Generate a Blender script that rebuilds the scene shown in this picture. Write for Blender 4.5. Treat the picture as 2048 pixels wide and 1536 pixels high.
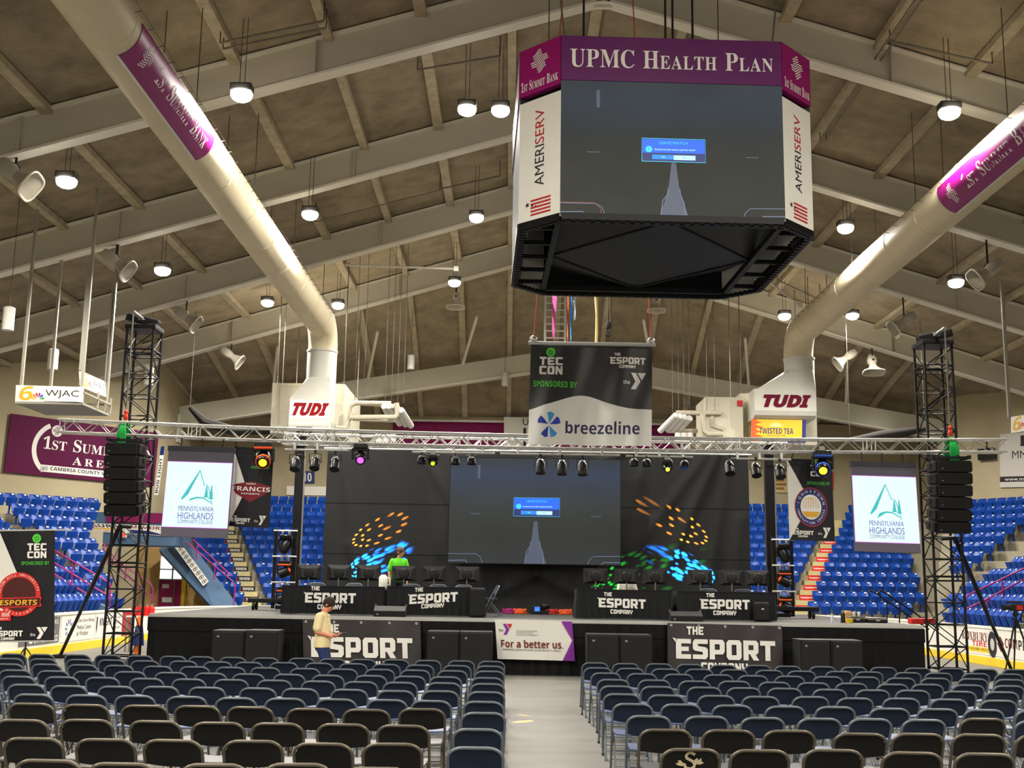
import bpy, bmesh, math, random
from mathutils import Vector, Matrix
random.seed(7)
V = Vector
for _o in list(bpy.data.objects):
    bpy.data.objects.remove(_o)
SC = bpy.context.scene
COL = SC.collection
# ------------------------------------------------------------------ camera
FPX = 2300.0                       # focal length in pixels of the 2048 px wide frame
CAM = V((0.0, 0.0, 2.0))
TH = math.atan(404 / FPX)          # pitch up
RO = math.radians(0.9)             # slight roll of the hand-held phone
F_ = V((0, math.cos(TH), math.sin(TH)))
R0, U0 = V((1, 0, 0)), V((0, -math.sin(TH), math.cos(TH)))
R_ = R0 * math.cos(RO) + U0 * math.sin(RO)
U_ = U0 * math.cos(RO) - R0 * math.sin(RO)
cd = bpy.data.cameras.new('camera')
cd.sensor_width = 36.0
cd.lens = FPX / 2048 * 36.0
cd.clip_end = 300
cam = bpy.data.objects.new('camera', cd)
COL.objects.link(cam)
cam.matrix_world = Matrix(((R_.x, U_.x, -F_.x, CAM.x), (R_.y, U_.y, -F_.y, CAM.y), (R_.z, U_.z, -F_.z, CAM.z), (0, 0, 0, 1)))
SC.camera = cam
# ------------------------------------------------------------------ world, exposure
w = bpy.data.worlds.new('world')
SC.world = w
w.use_nodes = True
w.node_tree.nodes['Background'].inputs[0].default_value = (1.0, 0.95, 0.87, 1)
w.node_tree.nodes['Background'].inputs[1].default_value = 0.9  # ambient fill, added to come in through the open end behind the camera
SC.view_settings.view_transform = 'Standard'
SC.view_settings.look = 'None'
SC.view_settings.gamma = 1.0
SC.view_settings.use_curve_mapping = False
SC.view_settings.exposure = 0.0
LAMP_POWER = 930.0                 # one high-bay lamp
SC.cycles.max_bounces = 5
SC.cycles.diffuse_bounces = 4
SC.cycles.glossy_bounces = 2
SC.cycles.transmission_bounces = 2
SC.cycles.caustics_reflective = False
SC.cycles.caustics_refractive = False
SC.cycles.sample_clamp_indirect = 4.0

def P(px, py, Y=None, Z=None, X=None):
    """the point of the place that stands at pixel (px, py) on the plane Y=, Z= or X="""
    d = F_ + R_ * ((px - 1024) / FPX) + U_ * ((768 - py) / FPX)
    if Y is not None: t = (Y - CAM.y) / d.y
    elif Z is not None: t = (Z - CAM.z) / d.z
    else: t = (X - CAM.x) / d.x
    return CAM + d * t
def PX(p):
    d = V(p) - CAM
    z = d.dot(F_)
    return 1024 + FPX * d.dot(R_) / z, 768 - FPX * d.dot(U_) / z, z

# ------------------------------------------------------------------ materials
def lin(c):
    return tuple(((x / 255) / 12.92 if x / 255 <= 0.04045 else (((x / 255) + 0.055) / 1.055) ** 2.4) for x in c)
MATS = {}
def mat(name, rgb, rough=0.6, metal=0.0, noise=0.0, scale=6.0, emit=0.0, spec=0.28, bump=0.0, stretch=None, lin_rgb=False):
    """rgb is the sRGB 0-255 surface colour; noise varies it like wear"""
    if name in MATS: return MATS[name]
    m = bpy.data.materials.new(name)
    m.use_nodes = True
    nt = m.node_tree
    b = nt.nodes['Principled BSDF']
    c = rgb if lin_rgb else lin(rgb)
    b.inputs['Base Color'].default_value = (*c, 1)
    b.inputs['Roughness'].default_value = rough
    b.inputs['Metallic'].default_value = metal
    b.inputs['Specular IOR Level'].default_value = spec
    if emit:
        b.inputs['Emission Color'].default_value = (*c, 1)
        b.inputs['Emission Strength'].default_value = emit
    if noise or bump:
        tc = nt.nodes.new('ShaderNodeTexCoord')
        src = tc.outputs['Object']
        if stretch:
            mp = nt.nodes.new('ShaderNodeMapping')
            mp.inputs['Scale'].default_value = stretch
            nt.links.new(src, mp.inputs[0]); src = mp.outputs[0]
        n = nt.nodes.new('ShaderNodeTexNoise')
        n.inputs['Scale'].default_value = scale
        n.inputs['Detail'].default_value = 6
        n.inputs['Roughness'].default_value = 0.65
        nt.links.new(src, n.inputs['Vector'])
        if noise:
            r = nt.nodes.new('ShaderNodeValToRGB')
            r.color_ramp.elements[0].position = 0.3
            r.color_ramp.elements[1].position = 0.7
            lo = tuple(max(0, x * (1 - noise)) for x in c); hi = tuple(min(1, x * (1 + noise)) for x in c)
            r.color_ramp.elements[0].color = (*lo, 1); r.color_ramp.elements[1].color = (*hi, 1)
            nt.links.new(n.outputs[0], r.inputs[0]); nt.links.new(r.outputs[0], b.inputs['Base Color'])
        if bump:
            bp = nt.nodes.new('ShaderNodeBump')
            bp.inputs['Strength'].default_value = bump
            bp.inputs['Distance'].default_value = 0.02
            nt.links.new(n.outputs[0], bp.inputs['Height']); nt.links.new(bp.outputs[0], b.inputs['Normal'])
    MATS[name] = m
    return m
def glow(name, rgb, strength=1.0):
    """what gives off light: screens, lenses, daylit panes"""
    if name in MATS: return MATS[name]
    m = bpy.data.materials.new(name)
    m.use_nodes = True
    nt = m.node_tree
    b = nt.nodes['Principled BSDF']
    c = lin(rgb)
    b.inputs['Base Color'].default_value = (0.01, 0.01, 0.01, 1)
    b.inputs['Roughness'].default_value = 0.4
    b.inputs['Emission Color'].default_value = (*c, 1)
    b.inputs['Emission Strength'].default_value = strength
    MATS[name] = m
    return m

# ------------------------------------------------------------------ mesh builder
class MB:
    def __init__(s, xf=None):
        s.v = []; s.f = []; s.xf = xf
    def add(s, vs, fs):
        o = len(s.v)
        s.v += [V(q) if s.xf is None else s.xf(V(q)) for q in vs]
        s.f += [tuple(o + i for i in q) for q in fs]
        return s
    def box(s, c, d, rz=0.0, M=None):
        c = V(c); h = V(d) / 2
        vs = []
        for sx in (-1, 1):
            for sy in (-1, 1):
                for sz in (-1, 1):
                    q = V((sx * h.x, sy * h.y, sz * h.z))
                    if M is not None: q = M @ q
                    elif rz: q = V((q.x * math.cos(rz) - q.y * math.sin(rz), q.x * math.sin(rz) + q.y * math.cos(rz), q.z))
                    vs.append(c + q)
        return s.add(vs, [(0, 1, 3, 2), (4, 6, 7, 5), (0, 4, 5, 1), (2, 3, 7, 6), (0, 2, 6, 4), (1, 5, 7, 3)])
    def bbox(s, c, d, b=0.02, rz=0.0, M=None):
        """box with chamfered edges"""
        bm = bmesh.new()
        bmesh.ops.create_cube(bm, size=1.0)
        for q in bm.verts: q.co = V((q.co.x * d[0], q.co.y * d[1], q.co.z * d[2]))
        bmesh.ops.bevel(bm, geom=bm.edges[:], offset=min(b, min(d) * 0.45), segments=2, affect='EDGES', profile=0.6)
        if M is None: M = Matrix.Rotation(rz, 3, 'Z')
        bm.verts.index_update()
        s.add([V(c) + M @ q.co for q in bm.verts], [[q.index for q in f.verts] for f in bm.faces])
        bm.free()
        return s
    def bar(s, a, b, w, h, up=(0, 0, 1)):
        """rectangular bar from a to b, w across, h along up"""
        a = V(a); b = V(b); t = (b - a).normalized()
        u = V(up); x = t.cross(u)
        if x.length < 1e-4: u = V((0, 1, 0)); x = t.cross(u)
        x.normalize(); y = x.cross(t)
        vs = []
        for p in (a, b):
            for i, j in ((-1, -1), (1, -1), (1, 1), (-1, 1)):
                vs.append(p + x * (i * w / 2) + y * (j * h / 2))
        return s.add(vs, [(3, 2, 1, 0), (4, 5, 6, 7), (0, 1, 5, 4), (1, 2, 6, 5), (2, 3, 7, 6), (3, 0, 4, 7)])
    def tube(s, a, b, r, n=6, r2=None):
        return s.path([a, b], [r, r if r2 is None else r2], n)
    def path(s, pts, r, n=6, closed=False, ex=1.0):
        pts = [V(p) for p in pts]; m = len(pts)
        rr = r if isinstance(r, (list, tuple)) else [r] * m
        T = []
        for i in range(m):
            if closed: t = pts[(i + 1) % m] - pts[i - 1]
            elif i == 0: t = pts[1] - pts[0]
            elif i == m - 1: t = pts[-1] - pts[-2]
            else: t = (pts[i + 1] - pts[i]).normalized() + (pts[i] - pts[i - 1]).normalized()
            T.append(t.normalized() if t.length > 1e-9 else V((0, 0, 1)))
        u = V((0, 0, 1)) if abs(T[0].z) < 0.9 else V((1, 0, 0))
        x = T[0].cross(u).normalized()
        vs = []
        for i in range(m):
            x = (x - T[i] * x.dot(T[i])).normalized(); y = T[i].cross(x)
            for k in range(n):
                a = 2 * math.pi * k / n
                vs.append(pts[i] + x * (math.cos(a) * rr[i]) + y * (math.sin(a) * rr[i] * ex))
        fs = []
        for i in range(m if closed else m - 1):
            for k in range(n):
                A = i * n + k; B = i * n + (k + 1) % n; D = ((i + 1) % m) * n
                fs.append((A, B, D + (k + 1) % n, D + k))
        if not closed:
            fs.append(tuple(range(n - 1, -1, -1))); fs.append(tuple((m - 1) * n + k for k in range(n)))
        return s.add(vs, fs)
    def lathe(s, c, prof, n=12, axis=(0, 0, 1)):
        """prof: (radius, distance along axis)"""
        c = V(c); t = V(axis).normalized()
        u = V((1, 0, 0)) if abs(t.x) < 0.9 else V((0, 1, 0))
        x = t.cross(u).normalized(); y = t.cross(x)
        vs = []
        for r, z in prof:
            for k in range(n):
                a = 2 * math.pi * k / n
                vs.append(c + t * z + x * (math.cos(a) * r) + y * (math.sin(a) * r))
        fs = []
        for i in range(len(prof) - 1):
            for k in range(n):
                fs.append((i * n + k, i * n + (k + 1) % n, (i + 1) * n + (k + 1) % n, (i + 1) * n + k))
        fs.append(tuple(range(n - 1, -1, -1))); fs.append(tuple((len(prof) - 1) * n + k for k in range(n)))
        return s.add(vs, fs)
    def ell(s, c, d, n=12, M=None):
        """ellipsoid with half axes d"""
        c = V(c); vs = []; fs = []; m = max(6, n // 2 + 1)
        for i in range(m + 1):
            t = math.pi * i / m
            for k in range(n):
                a = 2 * math.pi * k / n
                q = V((d[0] * math.sin(t) * math.cos(a), d[1] * math.sin(t) * math.sin(a), d[2] * math.cos(t)))
                vs.append(c + (M @ q if M is not None else q))
        for i in range(m):
            for k in range(n):
                fs.append((i * n + k, (i + 1) * n + k, (i + 1) * n + (k + 1) % n, i * n + (k + 1) % n))
        return s.add(vs, fs)
    def grid(s, fn, nu, nv, flip=False):
        vs = [fn(i / nu, j / nv) for j in range(nv + 1) for i in range(nu + 1)]
        fs = []
        for j in range(nv):
            for i in range(nu):
                a = j * (nu + 1) + i
                q = (a, a + 1, a + nu + 2, a + nu + 1)
                fs.append(q[::-1] if flip else q)
        return s.add(vs, fs)
    def poly(s, pts, z=0.0, d=0.0):
        """flat polygon in local x, y at height z, d thick"""
        n = len(pts)
        ar = sum(pts[i][0] * pts[(i + 1) % n][1] - pts[(i + 1) % n][0] * pts[i][1] for i in range(n))
        if ar < 0: pts = pts[::-1]
        if d <= 0:
            return s.add([(x, y, z) for x, y in pts], [tuple(range(n))])
        vs = [(x, y, z - d) for x, y in pts] + [(x, y, z) for x, y in pts]
        fs = [tuple(range(n - 1, -1, -1)), tuple(range(n, 2 * n))] + [(i, (i + 1) % n, n + (i + 1) % n, n + i) for i in range(n)]
        return s.add(vs, fs)
    def rect(s, x0, y0, x1, y1, z=0.0, d=0.0):
        return s.poly([(x0, y0), (x1, y0), (x1, y1), (x0, y1)], z, d)
    def ring(s, cx, cy, r0, r1, z=0.0, n=28, a0=0.0, a1=360.0, ey=1.0):
        full = abs(a1 - a0) >= 359.9
        for k in range(n):
            t0 = math.radians(a0 + (a1 - a0) * k / n); t1 = math.radians(a0 + (a1 - a0) * (k + 1) / n)
            s.poly([(cx + r0 * math.cos(t0), cy + ey * r0 * math.sin(t0)), (cx + r1 * math.cos(t0), cy + ey * r1 * math.sin(t0)),
                    (cx + r1 * math.cos(t1), cy + ey * r1 * math.sin(t1)), (cx + r0 * math.cos(t1), cy + ey * r0 * math.sin(t1))], z)
        return s
    def disc(s, cx, cy, r, z=0.0, n=28, ey=1.0):
        return s.poly([(cx + r * math.cos(2 * math.pi * k / n), cy + ey * r * math.sin(2 * math.pi * k / n)) for k in range(n)], z)
    def line(s, pts, wd, z=0.0):
        """flat stroke through 2-D points"""
        pts = [V((p[0], p[1])) for p in pts]; L = []; R = []
        for i, p in enumerate(pts):
            t = (pts[min(i + 1, len(pts) - 1)] - pts[max(i - 1, 0)]).normalized()
            nn = V((-t.y, t.x)); w_ = wd[i] if isinstance(wd, (list, tuple)) else wd
            L.append(p + nn * w_ / 2); R.append(p - nn * w_ / 2)
        for i in range(len(pts) - 1):
            s.poly([tuple(R[i]), tuple(R[i + 1]), tuple(L[i + 1]), tuple(L[i])], z)
        return s
    def build(s, name, m, parent=None, smooth=False, loc=None):
        me = bpy.data.meshes.new(name)
        o = bpy.data.objects.new(name, me)
        off = V((0, 0, 0))
        if loc is not None: off = V(loc)
        me.from_pydata([tuple(q - off) for q in s.v], [], s.f)
        me.materials.append(m)
        if smooth:
            for p in me.polygons: p.use_smooth = True
            try: me.set_sharp_from_angle(angle=math.radians(40))
            except Exception: pass
        COL.objects.link(o)
        if parent is not None: o.parent = parent
        o.location = off
        return o
def tag(o, label=None, cat=None, group=None, kind=None):
    if label: o['label'] = label
    if cat: o['category'] = cat
    if group: o['group'] = group
    if kind: o['kind'] = kind
    return o
def thing(name, loc=(0, 0, 0), label=None, cat=None, group=None, rz=0.0, rot=None):
    o = bpy.data.objects.new(name, None)
    o.empty_display_size = 0.2
    COL.objects.link(o)
    o.location = loc
    o.rotation_euler = rot if rot is not None else (0, 0, rz)
    return tag(o, label, cat, group)
def struct(mb, name, m, smooth=False):
    return tag(mb.build(name, m, None, smooth), kind='structure')
def copy_tree(o, parent=None):
    c = o.copy(); COL.objects.link(c)
    if parent is not None: c.parent = parent
    for ch in CH.get(o.name, ()): copy_tree(ch, c)
    return c
CH = {}
def remember(o):
    """keep the list of a thing's parts for copy_tree"""
    CH.clear()
    for q in bpy.data.objects:
        if q.parent is not None: CH.setdefault(q.parent.name, []).append(q)
    return o
ORD = 'first second third fourth fifth sixth seventh eighth ninth tenth eleventh twelfth thirteenth fourteenth fifteenth sixteenth seventeenth eighteenth nineteenth twentieth'.split()
ORD += ['twenty-first', 'twenty-second', 'twenty-third', 'twenty-fourth', 'twenty-fifth', 'twenty-sixth', 'twenty-seventh', 'twenty-eighth', 'twenty-ninth', 'thirtieth']

class Sheet:
    """a flat thing standing in the place: origin corner O (lower left), full-size vectors U (right), W (up); local x, y in metres"""
    def __init__(s, tl, tr, bl, name, label, cat, group=None):
        tl, tr, bl = V(tl), V(tr), V(bl)
        s.O = bl; s.U = (tr - tl); s.Wv = (tl - bl)
        s.w = s.U.length; s.h = s.Wv.length
        s.u = s.U / s.w; s.v = s.Wv / s.h; s.n = s.u.cross(s.v).normalized()
        s.root = thing(name, s.O, label, cat, group)
    def mb(s):
        return MB(lambda q: s.u * q.x + s.v * q.y + s.n * q.z)
    def put(s, mb, name, m, parent=None, smooth=False):
        return mb.build(name, m, parent or s.root, smooth)

# ------------------------------------------------------------------ lettering
_TX = {}
def _tx(st, bold):
    k = (st, bold)
    if k not in _TX:
        cu = bpy.data.curves.new('lettering', 'FONT')
        cu.body = st; cu.size = 1.0; cu.offset = bold; cu.resolution_u = 3
        ob = bpy.data.objects.new('lettering', cu)
        COL.objects.link(ob)
        dg = bpy.context.evaluated_depsgraph_get()
        me = bpy.data.meshes.new_from_object(ob.evaluated_get(dg))
        vs = [(q.co.x, q.co.y) for q in me.vertices]; fs = [tuple(p.vertices) for p in me.polygons]
        bpy.data.objects.remove(ob); bpy.data.curves.remove(cu); bpy.data.meshes.remove(me)
        if not vs: vs = [(0, 0)]
        x0 = min(q[0] for q in vs); x1 = max(q[0] for q in vs); y0 = min(q[1] for q in vs); y1 = max(q[1] for q in vs)
        _TX[k] = (vs, fs, x0, x1, y0, y1)
    return _TX[k]
def text(mb, st, x, y, w=None, h=None, z=0.003, bold=0.0, fat=0.0, shear=0.0, align='c', rot=0.0, base=False):
    """write st with its box centred on (x, y), w wide and h high (either alone keeps the shape)"""
    vs, fs, x0, x1, y0, y1 = _tx(heavy(st) if bold >= .015 else st, fat)
    if base: y0, y1 = 0.0, 0.70
    sx = w / (x1 - x0) if w else None
    sy = h / max(y1 - y0, 1e-6) if h else None
    sx = sx or sy; sy = sy or sx
    out = []
    cx = {'c': (x0 + x1) / 2, 'l': x0, 'r': x1}[align]; cy = (y0 + y1) / 2
    c, s_ = math.cos(rot), math.sin(rot)
    for a, b in vs:
        p = (a - cx) * sx; q = (b - cy) * sy; p += shear * q
        out.append((x + p * c - q * s_, y + p * s_ + q * c, z))
    mb.add(out, fs)
    return (x1 - x0) * sx
def heavy(st):
    """the same words in a bold upright alphabet"""
    r = ''
    for ch in st:
        if 'A' <= ch <= 'Z': r += chr(0x1D5D4 + ord(ch) - 65)
        elif 'a' <= ch <= 'z': r += chr(0x1D5EE + ord(ch) - 97)
        elif '0' <= ch <= '9': r += chr(0x1D7EC + ord(ch) - 48)
        else: r += ch
    return r
def serif(st):
    """the same words in a roman (serifed) alphabet"""
    r = ''
    for ch in st:
        if 'A' <= ch <= 'Z': r += chr(0x1D400 + ord(ch) - 65)
        elif 'a' <= ch <= 'z': r += chr(0x1D41A + ord(ch) - 97)
        elif '0' <= ch <= '9': r += chr(0x1D7CE + ord(ch) - 48)
        else: r += ch
    return r
def smallcaps(mb, words, x, y, w, h, z=0.003, small=0.74, gap=0.35, rot=0.0, sp=0.06):
    """roman small capitals: first letter of each word tall, the rest small; baseline starts at (x, y), total width w"""
    items = []; cur = 0.0
    for wd in words.split(' '):
        for i, ch in enumerate(wd):
            k = 1.0 if (i == 0 or (wd.isupper() and wd in ('UPMC',))) else small
            vs, fs, x0, x1, y0, y1 = _tx(serif(ch.upper()), 0.0)
            items.append((ch, cur, k)); cur += (x1 - x0) * k + sp
        cur += gap
    sc = w / (cur - gap - sp); capH = _tx(serif('H'), 0.0); ys = h / (capH[5] - capH[4])
    c, s_ = math.cos(rot), math.sin(rot)
    for ch, px, k in items:
        vs, fs, x0, x1, y0, y1 = _tx(serif(ch.upper()), 0.0)
        out = []
        for a, b in vs:
            p = ((a - x0) * k + px) * sc; q = b * k * ys
            out.append((x + p * c - q * s_, y + p * s_ + q * c, z))
        mb.add(out, fs)
def _r(x0, y0, x1, y1): return [(x0, y0), (x1, y0), (x1, y1), (x0, y1)]
BLOCK = {
 'E': [[(0, 0), (1, 0), (1, .23), (.36, .23), (.36, .39), (.85, .39), (.85, .61), (.36, .61), (.36, .77), (1, .77), (1, 1), (0, 1)]],
 'S': [[(0, 0), (.86, 0), (1, .14), (1, .5), (.88, .6), (.34, .66), (.34, .77), (1, .77), (1, 1), (.14, 1), (0, .86), (0, .52), (.12, .42), (.66, .36), (.66, .23), (0, .23)]],
 'P': [_r(0, 0, .34, 1), [(.34, .26), (.86, .26), (1, .4), (1, .49), (.34, .49)], _r(.67, .49, 1, .77), [(.34, .77), (1, .77), (1, .86), (.86, 1), (.34, 1)]],
 'O': [[(0, .14), (.14, 0), (.86, 0), (1, .14), (1, .24), (0, .24)], _r(0, .24, .34, .76), _r(.66, .24, 1, .76), [(0, .76), (1, .76), (1, .86), (.86, 1), (.14, 1), (0, .86)]],
 'R': [_r(0, 0, .34, 1), [(.34, .31), (.9, .31), (1, .42), (1, .52), (.34, .52)], _r(.67, .52, 1, .77), [(.34, .77), (1, .77), (1, .86), (.86, 1), (.34, 1)], [(.44, .31), (.8, .31), (1.04, 0), (.66, 0)]],
 'T': [[(.33, 0), (.67, 0), (.67, .76), (1, .76), (1, 1), (0, 1), (0, .76), (.33, .76)]],
 'C': [[(.14, 0), (1, 0), (1, .24), (.34, .24), (.34, .76), (1, .76), (1, 1), (.14, 1), (0, .86), (0, .14)]],
 'M': [[(0, 0), (.27, 0), (.27, .55), (.5, .3), (.73, .55), (.73, 0), (1, 0), (1, 1), (.75, 1), (.5, .68), (.25, 1), (0, 1)]],
 'A': [_r(0, 0, .3, .24), _r(.7, 0, 1, .24), _r(0, .24, 1, .46), _r(0, .46, .3, .76), _r(.7, .46, 1, .76), [(0, .76), (1, .76), (1, .86), (.86, 1), (.14, 1), (0, .86)]],
 'N': [[(0, 0), (.3, 0), (.3, .5), (.7, 0), (1, 0), (1, 1), (.7, 1), (.7, .5), (.3, 1), (0, 1)]],
 'Y': [[(.33, 0), (.67, 0), (.67, .34), (1, .5), (1, 1), (.68, 1), (.68, .56), (.32, .56), (.32, 1), (0, 1), (0, .5), (.33, .34)]],
 'H': [[(0, 0), (.33, 0), (.33, .38), (.67, .38), (.67, 0), (1, 0), (1, 1), (.67, 1), (.67, .62), (.33, .62), (.33, 1), (0, 1)]],
}
def block(mb, st, x, y, w, h, z=0.003, gap=0.14, rise=0.0):
    """heavy square lettering, lower left corner at (x, y)"""
    n = len(st); lw = w / (n + gap * (n - 1))
    for i, ch in enumerate(st):
        x0 = x + i * lw * (1 + gap)
        for pl in BLOCK[ch]:
            mb.poly([(x0 + a * lw, y + b * h + rise * (x0 + a * lw - x)) for a, b in pl], z)
def esport_logo(mb, x, y, w, z=0.004, rise=0.0):
    """THE / ESPORT / COMPANY, (x, y) = lower left of the big word, w its width"""
    h = w * 0.195
    block(mb, 'ESPORT', x, y, w, h, z, 0.12, rise)
    mb.poly([(x - w * .035, y + h * 1.06), (x + w * .01, y + h * 1.0), (x, y + h * .8)], z)
    block(mb, 'THE', x + w * .11, y + h * 1.22 + rise * w * .2, w * .17, h * .42, z, 0.14, rise)
    block(mb, 'COMPANY', x + w * .25, y - h * .62 + rise * w * .5, w * .47, h * .46, z, 0.14, rise)
def ymca_logo(mb, mb2, x, y, w, h, z=0.004):
    mb.poly([(x, y + h), (x + .33 * w, y + h), (x + .64 * w, y + .48 * h), (x + .33 * w, y), (x, y), (x + .30 * w, y + .48 * h)], z)
    mb2.poly([(x + .42 * w, y + h), (x + w, y + h), (x + .72 * w, y + .55 * h)], z)
def power_disc(g, k, x, y, r, z=0.004):
    g.disc(x, y, r, z)
    k.ring(x, y, r * .38, r * .5, z + .002, 18, 120, 420)
    k.rect(x - r * .06, y + r * .05, x + r * .06, y + r * .58, z + .003)
def weave(mb, cx, cy, s, z=0.004, rot=0.0):
    """bank emblem: waved ribbons crossing in a plus"""
    c, sn = math.cos(rot), math.sin(rot)
    for k in range(9):
        v = (k - 4) / 4.0
        L = 1.0 if abs(v) < .45 else .52
        pts = []
        for i in range(13):
            u = -L + 2 * L * i / 12
            a = u * s; b = (v * .9 + .10 * math.sin(u * 5.0)) * s
            pts.append((cx + a * c - b * sn, cy + a * sn + b * c))
        mb.line(pts, s * .10, z + k * .0004)
def arc_text(mb, st, cx, cy, r, a0, a1, h, z=0.005, flip=False, bold=0.0, ey=1.0):
    n = len(st)
    for i, ch in enumerate(st):
        if ch == ' ': continue
        a = math.radians(a0 + (a1 - a0) * (i / max(1, n - 1)))
        text(mb, ch, cx + r * math.cos(a), cy + ey * r * math.sin(a), h=h, z=z, bold=bold, rot=(a - math.pi / 2) if not flip else (a + math.pi / 2))
# ================================================================== the setting
X0, ZR, SL = 2.2, 18.0, 0.30       # ridge line, ridge height, roof slope
YE = 51.0                          # where the roof starts to come down to the end wall
YW = 61.5                          # end wall
def roofz(x, y):
    b = ZR - SL * abs(x - X0)
    if y > YE:
        t = min(1.0, (y - YE) / (YW + .5 - YE)) ** 1.25
        b = b * (1 - t) + min(b, 10.7) * t
    return b
m_floor = mat('sealed_concrete', (100, 98, 92), 0.5, noise=0.14, scale=1.3, stretch=(0.35, 2.2, 1), spec=0.3)
m_ceil = mat('fibre_roof_panel', (142, 130, 110), 0.95, noise=0.30, scale=1.1, bump=0.4, spec=0.1)
m_beam = mat('painted_steel_beam', (192, 186, 170), 0.6, noise=0.06, scale=0.8)
m_flange = mat('painted_steel_flange', (226, 221, 207), 0.55, noise=0.05, scale=1.0)
m_purlin = mat('old_painted_purlin', (174, 162, 138), 0.85, noise=0.22, scale=3.0)
m_wall = mat('beige_block_wall', (172, 161, 132), 0.8, noise=0.06, scale=0.8)
m_riser = mat('grey_concrete_riser', (146, 140, 122), 0.85, noise=0.12, scale=1.2)
m_bluewall = mat('slate_blue_paint', (78, 104, 134), 0.6, noise=0.06, scale=1.0)

fl = MB(); fl.box((2, 25, -0.1), (62, 84, 0.2))
struct(fl, 'floor', m_floor)
# roof deck, two slopes and the piece coming down to the end wall
rf = MB()
XS = [X0 - 27, X0 - 18, X0 - 9, X0, X0 + 9, X0 + 18, X0 + 27]
YS = [-17, 0, 20, 40, YE] + [YE + (YW + .5 - YE) * k / 6 for k in range(1, 7)]
vs = [(x, y, roofz(x, y)) for y in YS for x in XS] + [(x, y, roofz(x, y) + .3) for y in YS for x in XS]
nx, ny = len(XS), len(YS); fs = []
for j in range(ny - 1):
    for i in range(nx - 1):
        a = j * nx + i
        fs.append((a, a + nx, a + nx + 1, a + 1)); fs.append((a + nx * ny, a + 1 + nx * ny, a + nx + 1 + nx * ny, a + nx + nx * ny))
rf.add(vs, fs)
struct(rf, 'ceiling', m_ceil)
# panel strips (purlins) running along the hall
SP = 2.35
pm = MB()
for i in range(-10, 11):
    x = X0 + i * SP
    ys = [-17, YE] + [YE + (YW + .4 - YE) * k / 6 for k in range(1, 7)]
    for a, b in zip(ys[:-1], ys[1:]):
        pm.bar((x, a, roofz(x, a) - .09), (x, b, roofz(x, b) - .09), 0.24 if i % 2 else 0.30, 0.18)
struct(pm, 'trim_1', m_purlin)
# rigid frames across the hall
FR = [5.1, 12.6, 20.1, 27.6, 35.1, 42.6, 50.3]
n = 1
for y in FR:
    n += 1
    wb = MB(); fb = MB()
    for s_ in (-1, 1):
        a = V((X0, y, ZR - .55)); b = V((X0 + s_ * 24.5, y, ZR - .55 - SL * 24.5))
        wb.bar(a, b, 0.05, 1.0)
        a2, b2 = a - V((0, 0, .54)), b - V((0, 0, .54))
        fb.bar(a2, b2, 0.42, 0.07); fb.bar(a + V((0, 0, .47)), b + V((0, 0, .47)), 0.42, 0.05)
        for k in range(1, 10):                        # stiffeners on the web
            if k % 3 == 0:
                q = a.lerp(b, k / 10); wb.bar(q - V((0, .1, .5)), q + V((0, -.1, .48)), .03, .16, (0, 1, 0))
        wb.bar((X0 + s_ * 24.3, y, 0), (X0 + s_ * 24.3, y, ZR - SL * 24.3 - .3), .5, .3, (0, 1, 0))
    wb.box((X0, y, ZR - .66), (.5, .08, 1.1)); fb.box((X0, y, ZR - 1.13), (.34, .42, .09))
    w_ = struct(wb, 'trim_%d' % n, m_beam)
    f_ = fb.build('flange', m_flange, w_)
# lower portal at the end, under the falling roof
wb = MB(); fb = MB(); yE = 57.0
for s_ in (-1, 1):
    xe = -16.75 if s_ < 0 else 21.65; a = V((X0, yE, 13.3)); b = V((xe, yE, 13.3 - .17 * abs(xe - X0)))
    wb.bar(a, b, .3, .95); fb.bar(a - V((0, 0, .50)), b - V((0, 0, .50)), .5, .08)
    # haunch curving into the leg
    fb.bbox((b.x - s_ * .1, yE, b.z - .6), (.3, .7, 1.4), .03)
    # braces from the portal up to the roof
    for t in (.25, .5, .75):
        q = a.lerp(b, t); fb.bar(q + V((0, 0, .4)), q + V((s_ * -.8, -3.2, 2.2)), .12, .12)
w_ = struct(wb, 'trim_%d' % (n + 1), mat('cream_painted_steel', (200, 197, 180), .6, noise=.05))
fb.build('flange', m_flange, w_)
# walls of the bowl: sides, corners, end
LW = [(-22.5, -17), (-22.5, 46.5), (-16.6, 52.9), (-16.6, YW), (21.5, YW), (21.5, 56.5), (27.5, 48.0), (27.5, -17)]
names = ['wall_left', 'wall_left_corner', 'wall_left_return', 'wall_back', 'wall_right_return', 'wall_right_corner', 'wall_right']
for k, nm in enumerate(names):
    (xa, ya), (xb, yb) = LW[k], LW[k + 1]
    mb = MB(); N = 8
    d = V((xb - xa, yb - ya, 0)).normalized(); nn = V((-d.y, d.x, 0)) * .25
    for i in range(N):
        p = V((xa + (xb - xa) * i / N, ya + (yb - ya) * i / N, 0)); q = V((xa + (xb - xa) * (i + 1) / N, ya + (yb - ya) * (i + 1) / N, 0))
        pt = V((p.x, p.y, roofz(p.x, p.y))); qt = V((q.x, q.y, roofz(q.x, q.y)))
        mb.add([p, q, qt, pt, p + nn, q + nn, qt + nn, pt + nn], [(0, 1, 2, 3), (7, 6, 5, 4), (3, 2, 6, 7), (0, 4, 5, 1), (0, 3, 7, 4), (1, 5, 6, 2)])
    struct(mb, nm, m_wall)
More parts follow.
